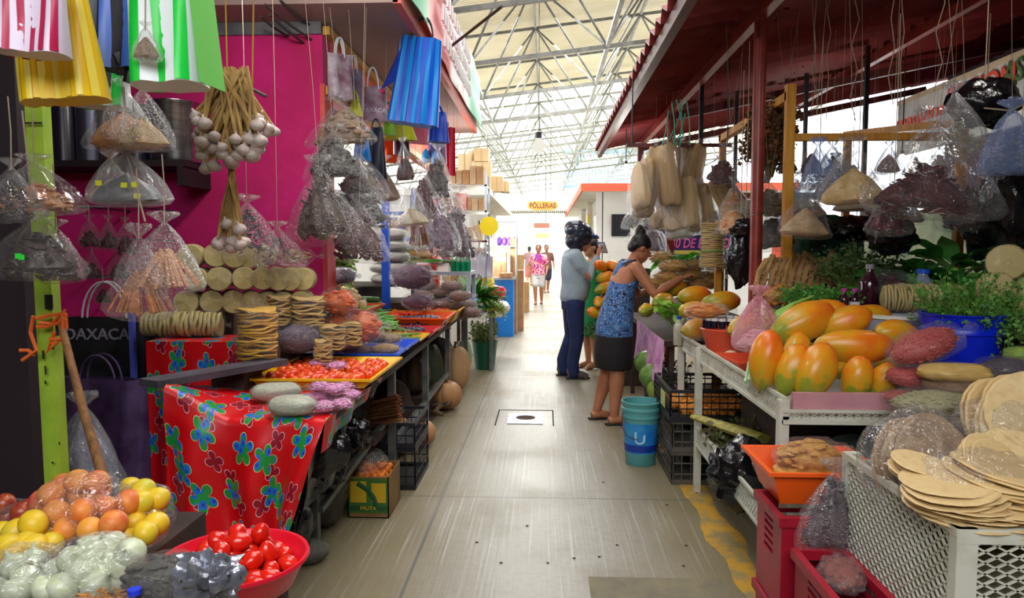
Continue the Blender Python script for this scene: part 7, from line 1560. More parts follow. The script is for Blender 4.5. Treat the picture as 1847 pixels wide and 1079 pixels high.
# sign lettering
def signword(s, px, py, h, m, w): 
    d_ = ray(px, py); d_ = d_*(4.03/d_.x); p = Vector((d_.x, d_.y, 1.5+d_.z)); o = letters('lettering', s, h, m, None, p, (PI/2, 0, -PI/2), .003, width=w); return o
def reparent(o, par): 
    par_m = Matrix.Translation(par.location) @ par.rotation_euler.to_matrix().to_4x4(); o.parent = par; o.matrix_parent_inverse = par_m.inverted(); return o
reparent(signword('REGION', 1765, 160, .30, redt, 1.05), sgn); reparent(signword('maquina', 1658, 210, .2, redt, 1.0), sgn); reparent(signword('ASUR', 1850, 122, .28, grnt, .6), sgn)
# event poster deep behind
pv = at(1252, 430, 11.0); ps = thing('poster', 'dark blue market poster with pink and white words behind the stalls', 'poster', (pv.x, pv.y, pv.z), (0, 0, 0))
part('sheet', MB().box(-.5, .55, 0, .02, -.36, .36), M('deep_blue_print', (30, 30, 110), .5, c2=(60, 30, 120), scale=2), ps, False)
letters('lettering', 'MERCADO BENITO', .17, M('sky_white_print', (190, 230, 250), .5), ps, (.12, -.004, .1), (PI/2, 0, 0), .002, shear=.25, width=.95)
letters('lettering', '30 DE ENERO', .2, M('hot_pink_print', (250, 120, 190), .5), ps, (.08, -.004, -.08), (PI/2, 0, 0), .002, shear=.25, width=.88)
part('yellow_strip', MB().box(-.4, .4, -.006, 0, -.24, -.18), M('pale_yellow_print', (220, 214, 110), .5), ps, False)
part('round_badge', MB().lathe([(.0, 0), (.12, 0), (.12, .006), (.0, .006)], 24, mtx=Matrix.Rotation(PI/2, 4, 'X')), M('violet_print', (110, 110, 220), .5), ps, loc=(-.1, -.004, .27))
for s_ in (-.45, .5): part('post', MB().box(s_-.02, s_+.02, .02, .06, -pv.z, .36), blk, ps, False)
# ================================================================ FAR AISLE
wht_w = M('white_wall_paint', (238, 236, 230), 0.7, c2=(222, 220, 212), scale=1.5)
struct('wall_kiosk_left', MB().box(-5, -1.62, 15.2, 24, 0, 2.62).box(-1.62, -1.60, 15.2, 15.6, 0, 2.62), wht_w)
struct('ceiling_kiosk_left', MB().box(-5, -1.12, 14.9, 24.2, 2.62, 2.74), wht_w)
struct('wall_kiosk_right', MB().box(1.22, 5, 15.6, 27, 0, 2.75), wht_w)
struct('ceiling_kiosk_right', MB().box(0.78, 5.2, 15.1, 27.3, 2.72, 2.80), wht_w)
struct('trim_6', MB().box(0.74, 5.2, 15.04, 15.1, 2.70, 2.86).box(0.74, 0.78, 15.1, 27.3, 2.70, 2.86), M('coral_fascia', (236, 104, 72), .6))
struct('wall_far', MB().box(-9, 9, 44, 44.2, 0, 3.6), wht_w)
dkg = M('dark_window_glass', (40, 46, 50), .2)
def window(n, x0, x1, y, z0, z1, side=False):
    if not side:
        f = struct('window_%d' % n, MB().box(x0, x1, y-.03, y+.0, z0, z1), dkg); b = MB()
        for i in range(9): q = x0+(x1-x0)*(i+.5)/9; b.box(q-.008, q+.008, y-.05, y-.035, z0, z1)
        part('window_bars', b, blk, f, False); return f
    f = struct('window_%d' % n, MB().box(x0-.0, x0+.03, y, x1, z0, z1), dkg); return f
window(1, 1.42, 1.82, 15.6, 1.78, 2.25)
struct('window_2', MB().box(1.19, 1.22, 16.4, 18.2, .9, 2.3), dkg); struct('window_3', MB().box(1.19, 1.22, 19.2, 21.5, .9, 2.3), dkg)
struct('door_1', MB().box(-1.62, -1.585, 17.6, 18.5, 0, 2.2), dkg); struct('door_2', MB().box(-1.62, -1.585, 20.3, 21.4, 0, 2.2), dkg)
for i, (y) in enumerate((15.6, 18.8, 22)): struct('trim_%d' % (20+i), MB().box(1.1, 1.24, y, y+.18, 0, 2.72), wht_w)
solo('roll_sign', MB().box(1.02, 1.06, 17.5, 17.9, 2.0, 2.35).box(1.035, 1.045, 17.69, 17.71, 2.35, 2.72), M('yellow_sign_paint', (250, 220, 30), .5), 'small yellow hanging sign under the coral fascia', 'sign', smooth=False)
# hanging aisle signs
def hsign(lb, px, py, Y, wpx, hpx, bg, tx, tc, oval=True, hh=.2):
    q = at(px, py, Y); k = Y/1300; w, h = wpx*k/2, hpx*k/2; t = thing('hanging_sign', lb, 'sign', q); mb = MB()
    n = 32; pw = .5 if oval else .12
    ring = [(w*math.copysign(abs(math.cos(a))**pw, math.cos(a)), h*math.copysign(abs(math.sin(a))**(pw if not oval else .8), math.sin(a))) for a in [2*PI*i/n for i in range(n)]]
    mb.rings([[(x, -.015, z) for x, z in ring], [(x, .015, z) for x, z in ring]], True); part('sign_board', mb, bg, t, False)
    if tx: letters('lettering', tx, hh, tc, t, (0, -.02, 0), (PI/2, 0, 0), .003, width=w*1.65)
    for s_ in (-1, 1): part('wire', MB().tube([(s_*w*.5, 0, h*.8), (s_*w*.5, 0, 4.72-q.z)], .006, 4), blk, t)
    return t
hsign('yellow orange oval sign lettered POLLERIAS hanging over the far aisle', 979, 371, 18.07, 56, 17, M('amber_sign', (240, 196, 110), .5), 'PÓLLERIAS', M('brown_letter', (150, 84, 40), .5), hh=.18)
hsign('small dusty brown oblong sign below the POLLERIAS sign', 977, 407, 23.58, 28, 9, M('dusty_brown_sign', (190, 130, 110), .5), None, None, False)
hsign('pale yellow oval sign lowest over the far aisle', 978, 425, 29.07, 26, 10, M('pale_yellow_sign', (246, 240, 140), .5), None, None)
crr = MB(); 
for i in range(40):
    x = -1.2+i*.07; crr.box(x, x+.035, 25.0, 26.8, 2.80, 2.84)
crr.box(-1.25, 1.65, 25.0, 26.8, 2.84, 2.86)
solo('awning', crr, M('pale_grey_sheet', (206, 206, 200), .6), 'pale ribbed awning edge beyond the POLLERIAS sign', 'awning', smooth=False)
# bulbs
def bulb(lb, p, d, cord, strength, col=(255, 250, 235)):
    t = thing('light_bulb', lb, 'lamp', p); part('glass', MB().lathe([(0.001, -.62*d), (.3*d, -.5*d), (.5*d, -.15*d), (.45*d, .15*d), (.22*d, .45*d), (.2*d, .6*d)], 16, caps=True), emit('bulb_glow_%d' % int(strength*10), col, strength), t)
    part('socket', MB().lathe([(.22*d, .5*d), (.24*d, .95*d), (.1*d, 1.0*d), (.001, 1.0*d)], 12, caps=True), blk, t); part('cord', MB().tube([(0, 0, d), (0, 0, d+cord)], .006, 5), blk, t); return t
bulb('big unlit-looking white bulb hanging on a cord under the roof trusses', at(972, 262, 13.0), .24, 2.7, 0.9)
q = at(884, 436, 12.5); bulb('glaring bulb by the yellow disc above the far left goods', q, .12, .35, 14)
for (x, y, z, w), lb in zip(BULBS, ('added fill bulb over the garlic bunch', 'added fill bulb inside the left stall behind the fascia', 'added fill bulb over the blue bucket', 'glowing bulb deep in the right stall among the bags', 'added fill bulb under the far end of the left eave', 'added fill bulb at the far end of the canopy')):
    bulb(lb, (x, y, z), .07, {-1.35: .3, -2.1: .35, -1.15: .4}.get(x, max(.05, canz(x)-.05-z-.07)), 9)
lamp('POINT', 'bulb_light_far_left', (q.x, q.y-.2, q.z), 60, (1, .97, .9), shadow_soft_size=.08)
solo('yellow_disc', MB().lathe([(0, 0), (.135, 0), (.135, .02), (0, .02)], 26, mtx=Matrix.Rotation(PI/2, 4, 'X')), M('bright_yellow', (252, 226, 0), .5), 'bright yellow round disc above the glaring bulb', 'sign', at(882, 408, 10.37))
# goods of the far left stall: cartons on the slab, shelves
cdb = M('pale_carton', (206, 176, 132), .8, c2=(186, 154, 110), scale=3, rnd=(222, 196, 156)); tape = M('carton_tape', (190, 160, 110), .4)
def carton(lb, px, py, Y, wpx, hpx, d=.4, m_=None, group=None, name='carton', z0=None):
    a, b = at(px-wpx/2, py, Y), at(px+wpx/2, py-hpx, Y); a.z = a.z if z0 is None else z0; t = thing(name, lb, 'box', ((a.x+b.x)/2, Y, a.z), (0, 0, 0), group); w, h = (b.x-a.x)/2, b.z-a.z
    part('carton_body', MB().box(-w, w, 0, d, 0, h), m_ or cdb, t, False); part('tape', MB().box(-w*.12, w*.12, -.002, 0, 0, h).box(-w*.12, w*.12, 0, d, h, h+.002), tape, t, False); return t
for (px, py, w, h, Y, lb) in ((838, 337, 24, 60, 15.8, 'tall pale carton leftmost on the kiosk roof'), (870, 338, 30, 46, 15.4, 'pale carton in the middle of the kiosk roof'), (868, 291, 26, 24, 15.5, 'small carton on top of the middle one'), (853, 290, 16, 18, 15.9, 'pale narrow carton behind the small top one'), (896, 338, 22, 20, 15.6, 'brown carton right of the middle one'), (911, 338, 14, 11, 15.7, 'brown small carton at the kiosk roof corner')):
    carton(lb, px, py, Y, w, h, z0=2.745 if py > 330 else None)
carton('flat white and blue box at the front of the kiosk roof', 827, 339, 15.1, 34, 12, .3, M('white_blue_box', (200, 210, 226), .6, c2=(60, 90, 150), scale=3, sc=(1, 1, 6)), z0=2.745)
fs = thing('goods_shelf', 'tall white metal shelving packed with goods at the far left', 'shelf', (0, 0, 0)); ym = 10.6
xa, xb = at(800, 420, ym).x, at(880, 420, ym).x
for z in (.35, .9, 1.25, 1.62, 2.05, 2.42): part('board', MB().box(xa, xb, 10.4, 11.0, z-.015, z+.01), M('maroon_shelf', (120, 70, 70), .5) if z < 2 else wpaint, fs, False)
for x in (xa, xb-.03):
    for y in (10.4, 10.97): part('post', MB().box(x, x+.03, y, y+.03, 0, 2.6), gmt, fs, False)
cols = [M('shelf_carton_%d' % i, c, .6, c2=c2, scale=6) for i, (c, c2) in enumerate((((196, 160, 110), (170, 130, 84)), ((214, 190, 150), (190, 160, 120)), ((226, 90, 80), (240, 220, 210)), ((176, 120, 80), (200, 160, 120)), ((230, 226, 220), (200, 190, 190)), ((90, 160, 110), (220, 220, 200))))]
r = random.Random(44); xr = [xa+.03, xb-.03]
gn = [('brown paper packet on the maroon shelf of the far left shelving', 1.635, 'packets on the maroon shelf'), ('pale box high on the far left shelving', 2.065, 'boxes high on the far left shelving'), ('carton on top of the far left shelving', 2.435, 'cartons on top of the far left shelving'), ('small packet on the middle shelf of the far left shelving', 1.265, 'packets on the middle shelf'), ('packet low on the far left shelving', .915, 'packets low on the far left shelving'), ('carton at the bottom of the far left shelving', .365, 'cartons at the bottom of the shelving')]
for lb, z, g_ in gn:
    x = xr[0]
    while x < xr[1]-.08:
        w = r.uniform(.06, .14); h = r.uniform(.14, .26); mm = r.choice(cols[:2] if 'carton' in lb or 'brown' in lb else cols)
        solo('packet', MB().box(0, w*.92, 0, .3, 0, h), mm, lb, 'packet', (x, 10.42, z), group=g_, smooth=False); x += w
for i in range(9): handbag('pale striped plastic bag hanging before the far left shelving', at(845+4.2*i, 452+(i % 3)*3, 10.3), .16, .3, M('white_grey_stripes', (226, 226, 232), .4, c2=(120, 120, 150), scale=18, sc=(1, 1, .1)), .3, .05, group='pale striped bags before the shelving', hh=.04)
solo('bag_rod', MB().tube([at(838, 448, 10.32), at(885, 448, 10.32)], .008, 6), gmt, 'thin rod of the pale striped bags', 'rod')
for i, (px, py, w, h, m_, lb) in enumerate(((846, 540, 46, 54, cols[4], 'white carton heap behind the green vegetables'), (872, 545, 30, 40, cols[2], 'red and white packet heap behind the green vegetables'), (912, 505, 22, 12, cols[3], 'low brown box on the blue panelled counter'), (926, 480, 12, 50, cols[3], 'upright brown boards leaning past the blue panel'), (936, 530, 16, 42, cols[3], 'brown cardboard leaning on the far left counter'))):
    carton(lb, px, py, 11.2+.5*i, w, h, .4, m_, z0=(.725 if i < 2 else 1.025 if i < 3 else .003))
solo('white_bag_heap', MB().ball((0, 0, 0), (.5, .4, .3), 22, 14, .25, 2, 3), M('white_plastic_heap', (236, 236, 240), .35, bmp=.5), 'crumpled white plastic heap on the counter before the blue panel', 'plastic bag', at(888, 555, 10.6))
solo('crimson_packet', MB().ball((0, 0, 0), (.34, .3, .24), 20, 12, .2, 2, 4), M('crimson_packet', (216, 24, 60), .35), 'crimson packet on the far left counter', 'packet', at(893, 528, 10.9))
solo('yellow_packet', MB().ball((0, 0, 0), (.28, .3, .26), 20, 12, .2, 2, 4), M('sunny_packet', (246, 214, 60), .35), 'sunny yellow packet on the far left counter', 'packet', at(875, 512, 10.8))
solo('far_counter', MB().box(-1.35, -.86, 10.3, 12.2, 0, .72), wht_w, 'white counter at the far left under the bright packets', 'counter', smooth=False)
bp = thing('blue_counter', 'bright blue panelled counter at the far left of the aisle', 'counter', (0, 0, 0)); xb_ = -.54
part('panel', MB().box(-1.5, xb_, 12.3, 13.3, 0, .98), M('azure_panel', (16, 130, 226), .4), bp, False); part('top', MB().box(-1.54, xb_+.03, 12.27, 13.33, .98, 1.02), gmt, bp, False)
r = random.Random(3)
for j in range(5):
    for i in range(5): solo('small_carton', MB().box(0, .085, 0, .25, 0, .085), cols[r.choice((0, 1, 3))], 'small tan carton in the stack on the blue panelled counter', 'box', (-1.12+.09*i+r.uniform(-.004, .004), 12.55, 1.021+.088*j), group='small tan cartons on the blue counter', smooth=False)
# shelf frame over the blue counter and piled purple packet
sf = thing('wire_stand', 'pale metal stand with purple packets above the blue counter', 'stand', (0, 0, 0)); xs0, xs1 = at(897, 470, 13).x, at(932, 470, 13).x
for x in (xs0, xs1):
    for y in (12.6, 13.2): part('post', MB().box(x-.012, x+.012, y-.012, y+.012, 1.02, 2.0), gmt, sf, False)
for z in (1.55, 2.0): part('board', MB().box(xs0, xs1, 12.6, 13.2, z-.01, z+.01), gmt, sf, False)
for i in range(4): solo('purple_packet', MB().ball((0, 0, .08), (.1, .12, .16), 12, 8, .1), M('violet_packet', (130, 80, 190), .4), 'violet packet on the pale metal stand', 'packet', (xs0+.05+.09*i, 12.85, 1.561), group='violet packets on the stand')
for (px, py, w, h, y, lb) in ((938, 520, 12, 60, 19, 'brown cartons piled against the far left wall'), (945, 545, 18, 36, 17.2, 'low brown sack pile by the far left wall')):
    carton(lb, px, py, y, w, h, .5, cols[0], z0=.003)
# floor drain and inspection cover
p = gz(948, 756, 0); dr = thing('floor_drain', 'silvery square drain plate with a round hole set in the aisle floor', 'drain', (p.x, p.y, 0))
part('cover_frame', MB().box(-.26, .25, .34, .352, .0, .003).box(-.26, -.248, -.24, .352, 0, .003).box(.238, .25, -.24, .352, 0, .003), M('dark_joint', (50, 48, 44), .9), dr, False)
pl_ = MB(); n = 32; o = []; i_ = []
for k in range(n):
    a = 2*PI*k/n; c, s = math.cos(a), math.sin(a); q = .155/max(abs(c), abs(s)); o.append((q*c, q*s*1.25, .006)); i_.append((.088*c, .088*s+.03, .006))
lo_ = [(x, y, .001) for x, y, z in o]; li = [(x, y, .001) for x, y, z in i_]
pl_.rings([lo_, o, i_, li], False); part('drain_plate', pl_, M('zinc_plate', (160, 166, 176), .3, c2=(118, 124, 134), scale=20, metal=.7, bmp=.2), dr, False)
part('drain_hole', MB().lathe([(0, .002), (.088, .002)], 24, c=(0, .03, 0)), M('rusty_hole_shade', (64, 44, 38), .9), dr)  # flat disc, the dark inside of the hole is put into its colour
p = gz(1180, 1044, 0); solo('inspection_cover', MB().box(-.30, .30, -.25, .0, 0, .004), M('cover_concrete', (112, 106, 90), .8, c2=(132, 124, 96), scale=8), 'flat concrete inspection cover at the bottom of the picture', 'cover', (p.x, p.y, 0), smooth=False)
r = random.Random(6)
for i in range(13): q = gz(r.uniform(860, 1330), r.uniform(800, 1070), 0); solo('debris_bit', MB().ball((0, 0, .003), (.018, .010, .006), 6, 4, .2, 2, i), M('dark_litter', (66, 54, 40), .9), 'tiny dark scrap on the aisle floor', 'litter', q, group='scraps on the aisle floor')
# simplified distant stalls on the right beyond the canopy: bottles glow between the posts
for i in range(8): q = at(1425+4.5*i, 445, 9.8); bottle('green drink bottle on the distant shelf right of the red post', q, .07, .2, M('drink_green', (40, 190, 80), .2), wc_, group='green drink bottles on the distant shelf')
solo('drink_shelf', MB().box(at(1405, 445, 9.8).x, at(1470, 445, 9.8).x, 9.7, 10.1, 0, at(1425, 445, 9.8).z), M('coral_plastic', (232, 84, 50), .4), 'coral red distant shelf under the green drinks', 'shelf', smooth=False)
# ================================================================ PEOPLE
def seg(mb, pts, rad, n=14, flat=1.0): 
    mb.tube(pts, rad, n, True, flat); mb.ball(pts[0], (rad[0]*2,)*3, 12, 8); mb.ball(pts[-1], (rad[-1]*2,)*3, 12, 8)
def torso(mb, rings, grow=0.0, p=1.0):
    out = []
    for (x, y, z, rx, ry) in rings:
        out.append([(x+(rx+grow)*math.cos(a), y+(ry+grow)*math.sin(a), z) for a in [2*PI*k/24 for k in range(24)]])
    mb.rings(out, True)
def hand(mb, w, d, side, curl=.5, palm=(0, 0, -1), k=1.0):
    """w wrist, d finger direction, five fingers of unequal length bending to the palm side, thumb from the side of the palm"""
    w, d, pn = Vector(w), Vector(d).normalized(), Vector(palm).normalized(); s = d.cross(pn).normalized()*side
    for i in range(4):
        b = w+d*.025*k+s*(i-1.5)*.012; mb.tube([b, w+d*.085*k+s*(i-1.5)*.019], [.014*k, .012*k], 8)
    for i, L in enumerate((.062, .074, .07, .055)):
        b = w+d*.08*k+s*(1.5-i)*.019; c1 = curl; q1 = b+(d*math.cos(c1*.5)+pn*math.sin(c1*.5))*L*.45*k; q2 = q1+(d*math.cos(c1*1.4)+pn*math.sin(c1*1.4))*L*.33*k; q3 = q2+(d*math.cos(c1*2.2)+pn*math.sin(c1*2.2))*L*.24*k
        mb.tube([b, q1, q2, q3], [.0095*k, .009*k, .008*k, .006*k], 8); mb.ball(q3, (.012*k,)*3, 8, 6)
    b = w+d*.03*k+s*.03; q1 = b+(d*.6+s*.7+pn*.3)*.035*k; q2 = q1+(d*.9+s*.2+pn*.4)*.03*k; mb.tube([w+d*.02*k+s*.015, b, q1, q2], [.013*k, .012*k, .010*k, .007*k], 8); mb.ball(q2, (.014*k,)*3, 8, 6)
def head(mb, c, fwd, up=(0, 0, 1), k=1.0):
    c, f = Vector(c), Vector(fwd).normalized(); u = (Vector(up)-f*f.dot(Vector(up))).normalized(); s = f.cross(u)
    R_ = Matrix((f, s, u)).transposed(); P = lambda a, b, e: c+(f*a+s*b+u*e)*k
    mb.ball(c+(u*.02-f*.012)*k, (.185*k, .15*k, .185*k), 20, 14, mtx=R_)     # skull
    mb.ball(P(.022, 0, -.045), (.13*k, .118*k, .15*k), 16, 12, mtx=R_)        # jaw
    mb.ball(P(.062, 0, -.092), (.05*k, .06*k, .045*k), 10, 8, mtx=R_)         # chin
    mb.tube([P(.078, 0, .012), P(.094, 0, -.018), P(.104, 0, -.032)], [.009*k, .012*k, .014*k], 8); mb.ball(P(.098, 0, -.034), (.03*k, .034*k, .022*k), 8, 6, mtx=R_)
    mb.ball(P(.083, 0, -.062), (.026*k, .05*k, .014*k), 8, 6, mtx=R_); mb.ball(P(.08, 0, -.073), (.026*k, .044*k, .014*k), 8, 6, mtx=R_)   # lips
    for q in (-1, 1):
        mb.ball(P(-.008, q*.076, -.012), (.036*k, .016*k, .06*k), 10, 8, mtx=R_); mb.ball(P(.074, q*.032, .022), (.03*k, .045*k, .012*k), 8, 6, mtx=R_)
    return P, R_
def eyes(t, P, R_, k=1.0):
    for q in (-1, 1):
        e = thing_part = part('eye', MB().ball(P(.072, q*.031, .004), (.022*k, .028*k, .016*k), 10, 8, mtx=R_), M('eye_white', (226, 220, 214), .3), t)
        part('iris', MB().ball(P(.081, q*.031, .004), (.008*k, .013*k, .013*k), 8, 6, mtx=R_), M('dark_iris', (40, 26, 20), .2), e)
        part('eyebrow', MB().tube([P(.084, q*.016, .026), P(.084, q*.034, .032), P(.074, q*.05, .026)], [.003*k, .004*k, .002*k], 6), M('black_hair', (18, 15, 17), .45), t)
def leg(mb, hip, knee, ankle, toe, r=(.088, .062, .060, .036), n=14):
    h, k_, a = Vector(hip), Vector(knee), Vector(ankle); calf = k_.lerp(a, .3)
    seg(mb, [h, h.lerp(k_, .5), k_, calf, a], [r[0], (r[0]+r[1])/2, r[1], r[2], r[3]], n)
def foot(mb, a, d, L=.24, r=1.0):
    a = Vector(a); d = Vector(d).normalized(); mb.tube([a-d*.05+Vector((0, 0, -a.z+.035)), a+d*.02+Vector((0, 0, -a.z+.05)), a+d*.10+Vector((0, 0, -a.z+.035)), a+d*(L-.07)+Vector((0, 0, -a.z+.022))], [.034*r, .040*r, .038*r, .022*r], 12)
    s = d.cross(Vector((0, 0, 1)))
    for i, w_ in enumerate((.016, .011, .010, .009, .008)): mb.ball(a+d*(L-.06-.008*i)+s*(i-2)*.017*r+Vector((0, 0, -a.z+.016)), (.034, w_*2, .022), 8, 6)
sk1 = M('warm_brown_skin', (186, 124, 90), .5, c2=(170, 108, 76), scale=6); sk2 = M('tan_skin', (198, 146, 112), .5, c2=(180, 126, 94), scale=6); hairm = M('black_hair', (18, 15, 17), .45, bmp=.5, bscale=40)
# ---------- woman in the blue top
t = thing('person', 'woman with a black hair bun, blue patterned tank top and black skirt reaching for fruit', 'person', (.60, 6.22, 0), (0, 0, math.radians(14)))
tor = [(.0, 0, .80, .13, .17), (.0, 0, .90, .135, .185), (.02, 0, 1.0, .12, .165), (.045, 0, 1.12, .105, .145), (.08, 0, 1.25, .11, .155), (.115, 0, 1.34, .10, .165), (.14, 0, 1.385, .07, .13), (.155, 0, 1.41, .045, .07)]
mb = MB(); torso(mb, tor); seg(mb, [(.15, 0, 1.38), (.19, 0, 1.45)], [.052, .048])
P, R_ = head(mb, (.24, 0, 1.515), (.86, -.06, -.46), k=1.0)
sh = {-1: (.13, -.165, 1.345), 1: (.13, .165, 1.345)}
arms = {-1: ((.25, -.27, 1.13), (.50, -.24, 1.26)), 1: ((.30, .22, 1.10), (.54, .05, 1.19))}
for q in (-1, 1):
    e, w = arms[q]; s_ = Vector(sh[q]); e = Vector(e); w = Vector(w); seg(mb, [s_, s_.lerp(e, .5), e, e.lerp(w, .35), w], [.056, .050, .040, .040, .026]); hand(mb, w, (w-e).normalized()+Vector((.3, -.05*q, -.1)), -q, .7, (0, 0, -1))
legs = {-1: ((-.0, -.09, .84), (.0, -.09, .47), (-.03, -.10, .085)), 1: ((0, .09, .84), (-.01, .10, .47), (-.11, .13, .085))}
for q in (-1, 1):
    h, k_, a = legs[q]; leg(mb, h, k_, a, None, (.10, .066, .066, .038)); foot(mb, a, (1, .1*q, 0), .22)
remeshed('body', mb, sk1, .0075, 5, t)
eyes(t, P, R_)
hb_ = MB(); hb_.ball(P(-.022, 0, .034), (.195, .168, .178), 24, 16, mtx=R_); hb_.ball(P(-.075, 0, -.02), (.09, .14, .12), 16, 10, mtx=R_); hb_.ball(P(-.075, 0, .115), (.10, .10, .095), 16, 12, .12, 2, 3); hb_.ball(P(-.10, .02, .14), (.05, .05, .06), 10, 8, .2, 2, 3)
o = remeshed('hair', hb_, hairm, .008, 2, t)
part('hair_tie', MB().tube([P(-.058+.034*math.cos(a)*.5, .034*math.sin(a), .082+.012*math.cos(a)) for a in [2*PI*i/14 for i in range(15)]], .006, 6), blk, t)
part('earring', MB().ball(P(-.006, -.086, -.046), (.010, .010, .014), 8, 6), M('gold_stud', (220, 180, 80), .25, metal=1), t)
def mat_blouse():
    m, nt, out = nodes_new('blue_patterned_fabric'); p = nt.nodes.new('ShaderNodeBsdfPrincipled'); p.inputs['Roughness'].default_value = .75
    v = coords(nt); n1 = ntex(nt, v, 17, 3, .6, 2.6); n2 = ntex(nt, v, 34, 2, .5, 2.0)
    c = ramp(nt, n1, [(.38, (8, 18, 46)), (.44, (10, 66, 150)), (.48, (170, 200, 220)), (.51, (16, 92, 176)), (.57, (12, 26, 60)), (.68, (110, 160, 200))], 'CONSTANT')
    c = mixrgb(nt, ramp(nt, n2, [(.55, (0, 0, 0, 1)), (.57, (1, 1, 1, 1))]), c, lin((60, 120, 180)))
    nt.links.new(c, p.inputs['Base Color']); nt.links.new(p.outputs[0], out.inputs[0]); return m
mb = MB(); tt = [(.0, 0, .76, .158, .205), (.0, 0, .86, .152, .20), (.015, 0, .95, .142, .185), (.04, 0, 1.08, .122, .160), (.075, 0, 1.2, .122, .158), (.098, 0, 1.27, .118, .135), (.108, 0, 1.33, .108, .108), (.118, 0, 1.385, .082, .082), (.125, 0, 1.40, .05, .06)]
torso(mb, tt)
for q in (-1, 1): mb.tube([(.175, q*.075, 1.31), (.15, q*.085, 1.385), (.10, q*.08, 1.41), (.05, q*.07, 1.37), (.03, q*.05, 1.28)], [.02, .018, .017, .018, .02], 8, flat=.5)
remeshed('tank_top', mb, mat_blouse(), .008, 3, t)
for q in (-1, 1): part('black_strap', MB().tube([(.185, q*.10, 1.33), (.14, q*.105, 1.412), (.07, q*.10, 1.39), (.035, q*.085, 1.30)], .008, 6), blk, t)
mb = MB(); torso(mb, [(-.005, 0, .48, .155, .195), (-.005, 0, .6, .165, .205), (0, 0, .75, .16, .205), (0, 0, .86, .14, .19)]); remeshed('skirt', mb, M('black_cloth', (18, 16, 18), .8), .012, 2, t)
for q in (-1, 1):
    a = legs[q][2]; part('sandal', MB().tube([(a[0]-.075, a[1], .010), (a[0]+.02, a[1], .010), (a[0]+.10, a[1]+.012*q, .010), (a[0]+.165, a[1]+.02*q, .010)], [.032, .036, .044, .030], 12, flat=.28).tube([(a[0]+.12, a[1]+.01*q-.045, .012), (a[0]+.10, a[1]+.01*q, .062), (a[0]+.12, a[1]+.01*q+.045, .012)], .008, 6), M('black_rubber', (26, 18, 20), .6), t)
# ---------- man with helmet and phone
t = thing('person', 'man in grey sweatshirt and jeans, dark helmet pushed up, looking at his phone', 'person', (.33, 8.42, 0), (0, 0, math.radians(8)))
tor = [(0, 0, .84, .12, .155), (0, 0, .95, .13, .165), (.02, 0, 1.1, .135, .17), (0, 0, 1.28, .125, .18), (-.01, 0, 1.42, .10, .19), (0, 0, 1.47, .06, .10)]
mb = MB(); torso(mb, tor); seg(mb, [(0, 0, 1.45), (.05, 0, 1.53)], [.058, .055]); P, R_ = head(mb, (.11, 0, 1.60), (.93, -.04, -.28))
hd = {-1: ((-.01, -.20, 1.42), (.13, -.25, 1.19), (.26, -.12, 1.42)), 1: ((-.01, .20, 1.42), (.15, .25, 1.18), (.27, .06, 1.36))}
for q in (-1, 1):
    s_, e, w = [Vector(x) for x in hd[q]]; seg(mb, [s_, e, w], [.058, .044, .030]); hand(mb, w, Vector((.2, -.1*q, 1)), q, .8 if q < 0 else 1.1, (.7, -.2*q, .2))
lg = {-1: ((0, -.09, .88), (.03, -.10, .48), (-.02, -.11, .09)), 1: ((0, .09, .88), (0, .10, .48), (-.10, .12, .09))}
for q in (-1, 1): leg(mb, *lg[q], None); foot(mb, lg[q][2], (1, -.05, 0), .24)
remeshed('body', mb, sk1, .0085, 4, t); eyes(t, P, R_)
shm = M('grey_blue_sweatshirt', (158, 176, 186), .85, c2=(140, 158, 168), scale=5, bmp=.2, bscale=30)
mb = MB(); torso(mb, [(0, 0, .90, .145, .18), (.01, 0, .95, .165, .20), (.035, 0, 1.1, .17, .205), (.01, 0, 1.28, .155, .21), (-.01, 0, 1.42, .12, .21), (0, 0, 1.485, .075, .11), (.02, 0, 1.51, .065, .075)])
for q in (-1, 1): s_, e, w = [Vector(x) for x in hd[q]]; seg(mb, [s_, s_.lerp(e, .5), e, w.lerp(e, .1)], [.085, .072, .064, .042])
remeshed('sweatshirt', mb, shm, .010, 3, t)
jn = M('dark_blue_jeans', (30, 48, 96), .85, c2=(22, 36, 76), scale=6, bmp=.3, bscale=60)
mb = MB(); torso(mb, [(0, 0, .80, .135, .165), (0, 0, .9, .14, .175), (0, 0, .97, .135, .17)])
for q in (-1, 1): h, k_, a = [Vector(x) for x in lg[q]]; seg(mb, [h, h.lerp(k_, .5), k_, a+Vector((0, 0, .10)), a+Vector((.01, 0, -.02))], [.115, .10, .082, .072, .074])
remeshed('jeans', mb, jn, .011, 2, t)
for q in (-1, 1):
    a = Vector(lg[q][2]); mb = MB(); mb.tube([a+Vector((-.06, 0, -.04)), a+Vector((.03, 0, -.03)), a+Vector((.11, -.005, -.045)), a+Vector((.185, -.01, -.06))], [.042, .05, .046, .026], 14); mb.tube([a+Vector((-.03, 0, -.03)), a+Vector((-.02, 0, .03))], [.046, .048], 12)
    o = remeshed('shoe', mb, M('grey_brown_shoe', (96, 88, 80), .7), .009, 2, t); part('sole', MB().tube([a+Vector((-.08, 0, -.078)), a+Vector((.05, 0, -.078)), a+Vector((.14, -.005, -.078)), a+Vector((.205, -.01, -.078))], [.04, .048, .046, .026], 12, flat=.24), M('dark_sole', (50, 46, 44), .7), o)
hm = thing('motorcycle_helmet', 'dark blue black helmet with lifted visor worn by the man', 'helmet', (0, 0, 0)); hm.matrix_world = t.matrix_world
hm.location = t.location; hm.rotation_euler = t.rotation_euler; hmm = M('glossy_navy_shell', (24, 30, 46), .3)
